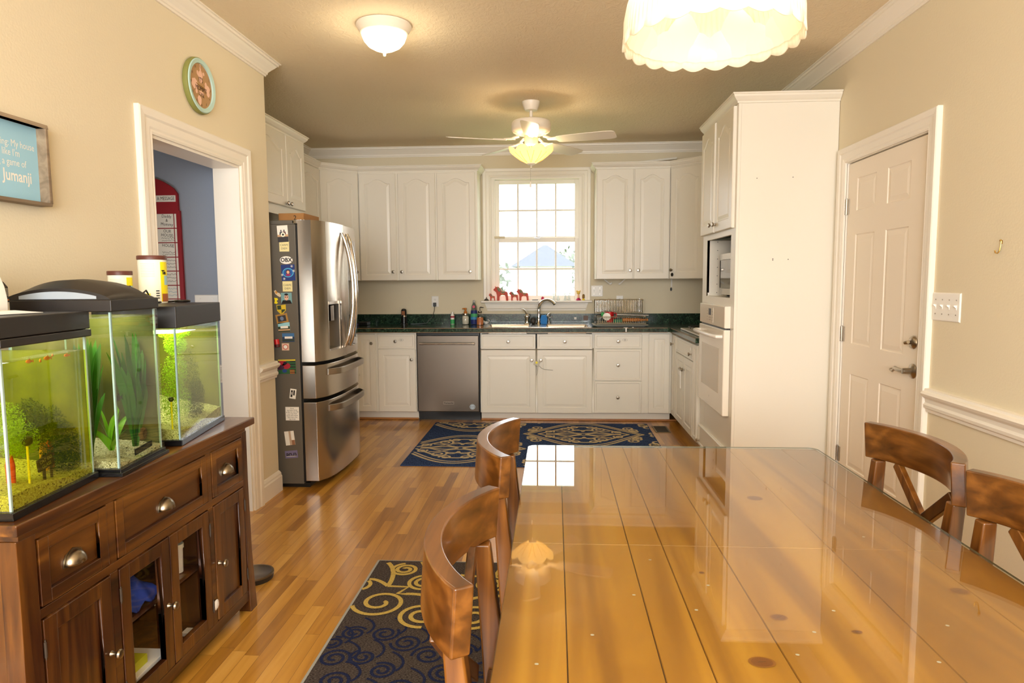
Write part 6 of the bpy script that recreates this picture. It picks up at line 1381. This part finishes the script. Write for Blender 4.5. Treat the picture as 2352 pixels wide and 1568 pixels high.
TA, wA, rzA = tank('left aquarium with murky yellow green water, nearest the camera', (-1.267, 1.456), (-1.303, 1.800), .300, 1.222, 1.293, 1.186, .030, .045,
     glassy('murky_green_water', (222, 224, 112), ior=1.02, dens=.09, dcol=(130, 140, 8)), (algae('yellow_green_algae', [(.3, (56, 64, 2)), (.5, (104, 108, 3)), (.7, (146, 142, 8))], 5), True), 2.4, (1, 1, .9), lidlow=1.243, sd=1)
TB, wB, rzB = tank('middle aquarium with arched black hood and broad leaved plants', (-1.251, 1.826), (-1.274, 2.085), .300, 1.288, 1.323, 1.270, .010, .040,
     glassy('clear_olive_water', (236, 238, 208), ior=1.02, dens=.02, dcol=(110, 120, 40)), (algae('olive_algae', [(.3, (44, 54, 16)), (.5, (86, 88, 36)), (.75, (134, 126, 74))], 4), False), 2.2, (1, 1, .92), sd=2)
TC, wC, rzC = tank('right aquarium with bright green moss, at the far end of the sideboard', (-1.269, 2.178), (-1.334, 2.600), .262, 1.216, 1.291, 1.199, .030, .085,
     glassy('green_tinted_water', (232, 238, 185), ior=1.02, dens=.05, dcol=(130, 145, 20)), (algae('moss_algae', [(.3, (84, 86, 34)), (.55, (118, 114, 58)), (.8, (138, 140, 50))], 5), True), 3.6, (1, 1, .92), sd=3)
# the middle tank is two-tiered: thicker base and an arched hood whose clear window faces the camera
mb = MB(); L = []
for y, s_ in ((.004, 1), (.030, 1), (.22, 1), (.256, 1)): pass
prof = []
n = 22; X0_, X1_ = -.000, .296
def arch(xx, k): return .509+.0+k*.058*math.sin(PI*min(1, max(0, xx)))**.62
outer = []
for q, (u, k) in enumerate(((.004, .55), (.055, .95), (.13, 1.0), (.21, .9), (.254, .3))):
    outer.append([(u, .003+.294*i/n, .5085) if False else (u, .003+.294*i/n, arch(i/n, k)) for i in range(n+1)])
mb.loops(outer, cap1=False, closed=False)
for row in (outer[0], outer[-1]): mb.add(row+[(p[0], p[1], .5085) for p in row], [(k, k+1, n+1+k+1, n+1+k) for k in range(n)])
for j in (0, n): mb.add([r[j] for r in outer]+[(r[j][0], r[j][1], .5085) for r in outer], [(k, k+1, len(outer)+k+1, len(outer)+k) for k in range(len(outer)-1)])
mb.build('arched_hood', M['hood'], TB, local=True, smooth=50)
mb = MB(); row = [(.0025, .04+.215*i/n, max(.512, arch((.04+.215*i/n)/.3, .55)-.009)) for i in range(n+1)]; mb.add(row+[(.0025, p[1], .5105) for p in row], [(k, k+1, n+1+k+1, n+1+k) for k in range(n)])
mb.build('hood_window', P_('smoky_clear_plastic', (150, 158, 165)), TB, local=True, recalc=False)
mb = MB(); mb.box(-.012, wB+.006, -.012, .300, .0, .012); mb.build('lower_base', M['rim'], TB, local=True, bevel=.002)

# plants, fish and ornaments (world positions from tank space)
def W_(P0, rz, x, y, z): c, s_ = math.cos(rz), math.sin(rz); return Vector((P0[0]+x*c-y*s_, P0[1]+x*s_+y*c, BZ+z))
A0, B0, C0 = (-1.267, 1.456), (-1.251, 1.826), (-1.269, 2.178)
M['leafd'] = mat('broad_water_leaf', (46, 112, 22), .5, noise=.35, nscale=12); M['leafl'] = mat('bright_water_leaf', (110, 175, 30), .5, noise=.3, nscale=14)
M['mossl'] = mat('bright_moss', (150, 190, 30), .8, noise=.4, nscale=25); M['mossd'] = mat('dark_moss', (58, 76, 18), .9, noise=.4, nscale=25)
def blades(t0, rz, base, n, hmin, hmax, wd, spread, m_, name, label, sd, lean=0):
    rn = random.Random(sd); mb = MB()
    for k in range(n):
        a = rn.uniform(0, 2*PI); h = rn.uniform(hmin, hmax); sp = spread*rn.uniform(.3, 1); w = wd*rn.uniform(.7, 1.1); ph = rn.uniform(0, PI); rows = []
        for i in range(11):
            q = i/10; x = base[0]+math.cos(a)*sp*q**1.4+lean*q; y = base[1]+math.sin(a)*sp*q**1.4*.7; z = base[2]+h*(q-.12*q*q*q)
            ww = w*(.25+.75*math.sin(PI*min(1, q*.80+.16)))*(1 if q < .9 else (1-q)*10*.8+.1); tx, ty = -math.sin(a+ph*.4), math.cos(a+ph*.4)
            x = min(max(x, .022), wB-.022) if t0 is B0 else x; y = min(max(y, .03), .26)
            rows.append([tuple(W_(t0, rz, min(max(x+tx*ww*s_, .012), (wB if t0 is B0 else .34)-.012), min(max(y+ty*ww*s_, .016), .28), z+abs(s_)*.002)) for s_ in (-1, 0, 1)])
        mb.loops(rows, cap1=False, closed=False)
    return tag(mb.build(name, m_, smooth=180, recalc=False), label, 'plant')
blades(B0, rzB, (.19, .055, .04), 34, .22, .43, .015, .095, M['leafd'], 'sword_plant', 'tall broad leaved dark green plant filling the middle aquarium', 1)
blades(B0, rzB, (.06, .12, .04), 26, .20, .40, .015, .09, M['leafd'], 'sword_plant', 'upright strap leaved plant on the camera side of the middle aquarium', 2)
blades(B0, rzB, (.12, .09, .045), 16, .06, .15, .012, .10, M['leafl'], 'low_leafy_plant', 'low bright green leafy plant on the gravel of the middle aquarium', 3)
def moss(t0, rz, blobs, m_, name, label, sd, dens=260, q=.005, lim=None):
    rn = random.Random(sd); mb = MB()
    for bx_, by_, bz_, rx, ry, rzz in blobs:
        for k in range(dens):
            a = rn.uniform(0, 2*PI); c = rn.uniform(-1, 1); s_ = math.sqrt(1-c*c); rr = rn.random()**.33
            x, y, z = bx_+rx*rr*s_*math.cos(a), by_+ry*rr*s_*math.sin(a), bz_+rzz*rr*c
            x = min(max(x, .016), lim[0]-.016); y = min(max(y, .016), lim[1]-.018); z = max(z, .04)
            p = W_(t0, rz, x, y, z); u = Vector((rn.uniform(-1, 1), rn.uniform(-1, 1), rn.uniform(-.4, 1))).normalized()*q*rn.uniform(.8, 2.2); v = u.orthogonal().normalized()*q*.28
            mb.add([tuple(p-v), tuple(p+v), tuple(p+u)], [(0, 1, 2)])
    return tag(mb.build(name, m_, recalc=False), label, 'plant')
moss(C0, rzC, [(.06, .10, .17, .05, .08, .11), (.12, .06, .13, .07, .05, .07), (.13, .06, .24, .04, .04, .07), (.19, .08, .33, .04, .04, .04), (.24, .10, .365, .08, .05, .015), (.05, .20, .12, .04, .06, .05)], M['mossl'], 'bright_moss', 'feathery bright yellow green moss filling the left half of the far aquarium', 1, 2200, .0036, (wC, .262))
moss(C0, rzC, [(.235, .05, .17, .035, .035, .15), (.285, .05, .12, .03, .03, .08)], M['mossd'], 'dark_moss', 'dark hanging moss column right of the middle of the far aquarium', 2, 2600, .0034, (wC, .262))
moss(A0, rzA, [(.245, .05, .14, .045, .035, .09), (.29, .05, .10, .04, .04, .08), (.20, .08, .20, .04, .04, .06)], M['mossd'], 'dark_feathery_plant', 'dark feathery plant in the right half of the murky aquarium', 3, 2600, .0042, (wA, .30))
moss(A0, rzA, [(.09, .06, .20, .05, .035, .07), (.16, .08, .16, .05, .04, .05)], M['mossl'], 'pale_feathery_plant', 'pale yellow green feathery plant at the back left of the murky aquarium', 4, 1800, .0042, (wA, .30))
for k, (x, z, y, s_, l_) in enumerate(((.135, .362, .028, 1, 'orange fish just under the water surface, leftmost in the murky aquarium'), (.185, .358, .032, 1, 'orange fish second from the left in the murky aquarium'), (.205, .362, .028, 1.1, 'orange fish with dark tail, third from the left in the murky aquarium'), (.24, .366, .035, .8, 'small orange fish, fourth from the left in the murky aquarium'), (.29, .360, .03, .9, 'orange fish nearest the right corner of the murky aquarium'), (.11, .215, .028, .9, 'small dark fish low in the left part of the murky aquarium'), (.31, .0, 0, 0, ''))):
    if not s_: continue
    c = W_(A0, rzA, x, y, z); mb = MB(); d = Vector((math.cos(rzA), math.sin(rzA), 0)); o = M_f = T(*c) @ Matrix.Rotation(rzA+(.5 if k % 2 else -.2), 4, 'Z')
    mb.M = o; mb.ball((0, 0, 0), (.009*s_, .0028*s_, .0048*s_), 14, 8); mb.add([(.007*s_, 0, 0), (.015*s_, 0, .005*s_), (.0135*s_, 0, 0), (.015*s_, 0, -.005*s_)], [(0, 1, 2), (0, 2, 3)]); mb.add([(-.002*s_, 0, .004*s_), (.004*s_, 0, .0085*s_), (.005*s_, 0, .003*s_)], [(0, 1, 2)])
    tag(mb.build('small_fish', P_('dark_fish', (50, 40, 25)) if k == 5 else P_('orange_fish', (240, 130, 25)), smooth=60), l_, 'fish', 'small fish in the murky aquarium')
c = W_(B0, rzB, .07, .035, .215); mb = MB(T(*c) @ Matrix.Rotation(rzB, 4, 'Z')); mb.ball((0, 0, 0), (.016, .004, .009), 14, 8); mb.add([(.014, 0, 0), (.028, 0, .010), (.024, 0, 0), (.028, 0, -.010)], [(0, 1, 2), (0, 2, 3)]); mb.add([(-.004, 0, .008), (.008, 0, .016), (.010, 0, .004)], [(0, 1, 2)])
tag(mb.build('black_fish', M['black'], smooth=60), 'black fish in the camera side of the middle aquarium', 'fish')
c = W_(B0, rzB, .215, .05, .075); mb = MB(T(*c) @ Matrix.Rotation(rzB, 4, 'Z')); mb.lathe([(.012, -.012), (.019, -.010), (.022, 0), (.019, .010), (.012, .012)], (0, 0, 0), 20, axis=1); mb.lathe([(.007, -.010), (.012, -.013)], (0, 0, 0), 20, axis=1)
tag(mb.build('hollow_ornament', mat('banded_brown_wood', (120, 92, 55), .9, noise=.5, nscale=90), smooth=True), 'hollow banded brown ornament on the gravel of the middle aquarium', 'ornament')
c = W_(B0, rzB, .15, .0085, .046); mb = MB(T(*c) @ Matrix.Rotation(rzB, 4, 'Z') @ Matrix.Rotation(-.06, 4, 'Y')); mb.box(-.050, .050, 0, .003, -.009, .009); mb.cur = 1; 
for k in range(9): mb.box(-.044+k*.009, -.040+k*.009, -.0005, 0, -.005, .005)
tag(mb.build('strip_thermometer', [M['black'], M['grey']]), 'black strip thermometer low on the front glass of the middle aquarium', 'thermometer')
def stake(t0, rz, x, y, z0, z1, lbl, r=.012, c='suction_stake'):
    t = thing(c, lbl, 'thermometer', tuple(W_(t0, rz, x, y, z0))); p = W_(t0, rz, x, y, 0)
    mb = MB(); mb.tube([(p.x, p.y, BZ+z0), (p.x, p.y, BZ+z1)], .0028, 8); mb.build('stake_tube', M['yellow'], t)
    mb = MB(); mb.ball((p.x, p.y, BZ+z1+r), (r, r, r), 16, 10); mb.build('stake_cup', M['softblack'], t, smooth=True)
stake(C0, rzC, .018, .035, .055, .150, 'yellow stick with a black cup in the near corner of the far aquarium', .009)
stake(A0, rzA, .125, .04, .040, .150, 'yellow stick with a grey round cup in the murky aquarium', .013)
t = thing('tank_signpost', 'small dark wooden sign on a post in the murky aquarium', 'ornament', tuple(W_(A0, rzA, .185, .04, .05)))
Ms = T(*W_(A0, rzA, .185, .04, .052)) @ Matrix.Rotation(rzA, 4, 'Z'); F = Ms @ Matrix(((1, 0, 0, 0), (0, 0, -1, 0), (0, 1, 0, 0), (0, 0, 0, 1)))
mb = MB(F); mb.box(-.004, .004, -.012, .060, -.004, 0); mb.box(.026, .032, -.012, .03, -.004, 0); mb.M = F @ Matrix.Rotation(.15, 4, 'Z'); mb.box(-.024, .036, .024, .056, 0, .005)
mb.build('sign_board', P_('dark_brown_resin', (70, 48, 24)), t)
mb = MB(F @ Matrix.Rotation(.15, 4, 'Z')); mb.text('CAT GO', .013, T(.006, .047, .0054)); mb.text('GLASS', .013, T(.006, .033, .0054)); mb.build('sign_lettering', P_('olive_cream', (200, 190, 120)), t)
for x, col, l_ in ((.255, 'orange_resin', 'yellow orange column ornament behind the sign in the murky aquarium'), (.280, 'red_orange_resin', 'red orange column ornament, rightmost in the murky aquarium'), (.125, 'coral_resin', 'coral red column ornament at the left of the murky aquarium')):
    mb = MB(); p = W_(A0, rzA, x, .085, .052); mb.tube([tuple(p), tuple(p+Vector((0, 0, .05))), tuple(p+Vector((0, 0, .075)))], [.010, .011, .006], 12); tag(mb.build('column_ornament', P_(col, {'orange_resin': (240, 170, 20), 'red_orange_resin': (235, 95, 30), 'coral_resin': (225, 70, 55)}[col]), smooth=True), l_, 'ornament')

# ------------------------------------------------------------------ on top of the aquariums
def canister(x, y, z, r, h, lbl):
    t = thing('food_canister', lbl, 'canister', (x, y, z), group='fish food canisters'); c = (x, y, 0)
    mb = MB(); mb.lathe([(0, z), (r*.93, z), (r*.95, z+.004), (r*.95, z+h-.016), (0, z+h-.016)], c, 48); mb.build('canister_body', M['cream'], t, smooth=True)
    mb = MB(); mb.lathe([(r*.95, z+h-.0155), (r, z+h-.015), (r, z+h-.002), (r*.97, z+h), (0, z+h)], c, 48); mb.build('lid', M['brown'], t, smooth=True)
    def arc(a0, a1, z0, z1, k, o=0): 
        n = 12; mb.cur = k; v = [(x+(r*.953+o)*math.cos(math.radians(a0+(a1-a0)*i/n)), y+(r*.953+o)*math.sin(math.radians(a0+(a1-a0)*i/n)), zz) for zz in (z0, z1) for i in range(n+1)]
        mb.add(v, [(i, i+1, n+1+i+1, n+1+i) for i in range(n)])
    mb = MB(); b0, b1 = z+.006, z+h-.024
    arc(-26, 60, b0, b1, 0); arc(-22, 20, b0, b0+(b1-b0)*.2, 1, .0004); arc(-8, 20, b0+(b1-b0)*.42, b0+(b1-b0)*.66, 3, .0004)
    for k in range(9): arc(-110, -50, b1-.006-k*.006, b1-.0075-k*.006, 2, .0002)
    if h > .15:
        for k in (0, 1, 2, 3): arc(-48, -34, b0+.012+k*.009, b0+.016+k*.009, 4, .0003)
        arc(-88, -70, b0+.024, b0+.032, 0, .0003)
    arc(-150, -142, b1-.03, b1-.014, 3, .0002)
    for ii, ch_ in enumerate('Te'): 
        a = math.radians(-13+ii*9); Mt = face_m((x+(r*.953+.0006)*math.cos(a), y+(r*.953+.0006)*math.sin(a), b1-.04), (math.cos(a), math.sin(a))); mb.cur = 4; mb.text(ch_, .022, Mt, bold=.001)
    mb.build('wrap_label', [M['yellow'], P_('rust_food_print', (170, 95, 45)), P_('faint_green_print', (205, 210, 175)), P_('pale_cyan_print', (165, 205, 220)), M['ink']], t, recalc=False)
canister(-1.535, 2.495, 1.2915, .052, .180, 'tall cream and yellow fish food canister on the far aquarium')
canister(-1.625, 2.495, 1.2915, .0445, .122, 'short cream and yellow fish food canister left of the tall one') if False else canister(-1.622, 2.43, 1.2915, .0425, .122, 'short cream and yellow fish food canister left of the tall one')
mg = thing('magnifying_glass', 'black handled round tool lying on the hood of the far aquarium', 'tool', (-1.46, 2.54, 1.292))
mb = MB(); mb.tube([(-1.46+.026*math.cos(k*PI/10), 2.56+.026*math.sin(k*PI/10), 1.297) for k in range(20)], .0045, 8, closed=True); mb.build('tool_ring', M['black'], mg, smooth=True)
mb = MB(); mb.tube([(-1.486, 2.55, 1.2965), (-1.53, 2.52, 1.2955) if False else (-1.50, 2.42, 1.2955)], .0035, 8); mb.build('tool_handle', M['black'], mg, smooth=True)
mb = MB(); mb.tube([(-1.33, 2.09, 1.33), (-1.335, 2.13, 1.345), (-1.35, 2.17, 1.325), (-1.37, 2.21, 1.2955), (-1.42, 2.30, 1.2950), (-1.47, 2.40, 1.2950)], .0025, 8); tag(mb.build('thin_cable', M['black'], smooth=True), 'thin black cable looping from the middle hood to the far hood', 'cable')
bg_ = thing('treat_bag', 'white plastic bag with red and green print standing on the left aquarium', 'bag', (-1.37, 1.62, 1.294))
p0 = Vector((-1.455, 1.52, 1.294)); mb = MB(); L = []
for k, (w_, t_) in enumerate(((.072, .022), (.075, .020), (.074, .014), (.068, .006), (.066, .002))):
    z = 1.2945+k*.034; L.append([(-1.505-w_, 1.66-t_, z), (-1.505+w_, 1.66-t_, z), (-1.505+w_, 1.66+t_, z), (-1.505-w_, 1.66+t_, z)])
mb.loops(L, cap0=True); mb.build('bag_body', M['white'], bg_, bevel=.004)
mb = MB(face_m((-1.505, 1.6375, 1.294), NY)); mb.cur = 0; rect(mb, -.045, .062, .006, .05, .001); mb.cur = 1
rn = random.Random(8)
for k in range(34): a_, b_ = rn.uniform(.03, .06), rn.uniform(.055, .085); mb.ribbon([(a_, b_), (a_+.004, b_+.002), (a_+.006, b_-.001)], .0022, .0045+k*.00008)
mb.build('bag_print', [P_('bag_green', (20, 150, 110)), P_('bag_red', (170, 45, 40))], bg_)
bt = thing('dark_supplement_bottle', 'small dark bottle with grey cap beside the white bag', 'bottle', (-1.44, 1.725, 1.294))
xb_, yb_ = -1.492, 1.735
mb = MB(); mb.lathe([(0, 1.2945), (.014, 1.295), (.014, 1.335), (0, 1.336)], (xb_, yb_, 0), 20); mb.build('bottle_body', P_('speckled_dark', (52, 50, 48)), bt, smooth=True)
mb = MB(); mb.lathe([(.0142, 1.298), (.0142, 1.320)], (xb_, yb_, 0), 20); mb.cur = 1; mb.lathe([(.0143, 1.325), (.0143, 1.328)], (xb_, yb_, 0), 20); mb.build('bottle_label', [M['paper'], P_('orange_band', (220, 130, 40))], bt, smooth=True)
mb = MB(); mb.lathe([(.0125, 1.3365), (.0125, 1.349), (.0135, 1.350), (.0135, 1.358), (0, 1.359)], (xb_, yb_, 0), 20); mb.build('cap', P_('grey_cap', (140, 136, 128)), bt, smooth=True)
mb = MB(); mb.loops([[(-1.47, 1.50, 1.2945), (-1.36, 1.50, 1.2945), (-1.36, 1.50, 1.3005), (-1.47, 1.50, 1.3005)], [(-1.47, 1.58, 1.2945), (-1.345, 1.60, 1.2945), (-1.345, 1.60, 1.304), (-1.47, 1.58, 1.304)], [(-1.46, 1.63, 1.2945), (-1.335, 1.68, 1.2945), (-1.335, 1.68, 1.2955), (-1.46, 1.63, 1.2955)]], cap0=True)
tag(mb.build('white_packet', M['paper'], bevel=.001), 'flat white packet lying on the hood of the left aquarium', 'packet')
dl = thing('black_lamp_case', 'curved black plastic case behind the arched hood, partly hidden', 'case', (-1.70, 1.75, BZ))
mb = MB(); mb.prism([(-1.785, .816), (-1.625, .816), (-1.625, .86), (-1.785, .86)], 1.62, 1.80); mb.v = [(x, z, y) for x, y, z in mb.v]; mb.build('case_foot', M['softblack'], dl, bevel=.003)
mb = MB(); mb.box(-1.72, -1.70, 1.69, 1.73, .8605, 1.33); mb.build('case_post', M['softblack'], dl)
mb = MB(); n = 14; pts = [(-1.785, 1.331), (-1.615, 1.331)]+[(-1.615-.170*(k/n), 1.360+.036*math.sin(PI*(k/n))**.6) for k in range(n+1)]
mb.prism(pts, 1.60, 1.90); mb.v = [(x, z, y) for x, y, z in mb.v]; mb.build('case_top', M['softblack'], dl, smooth=30)
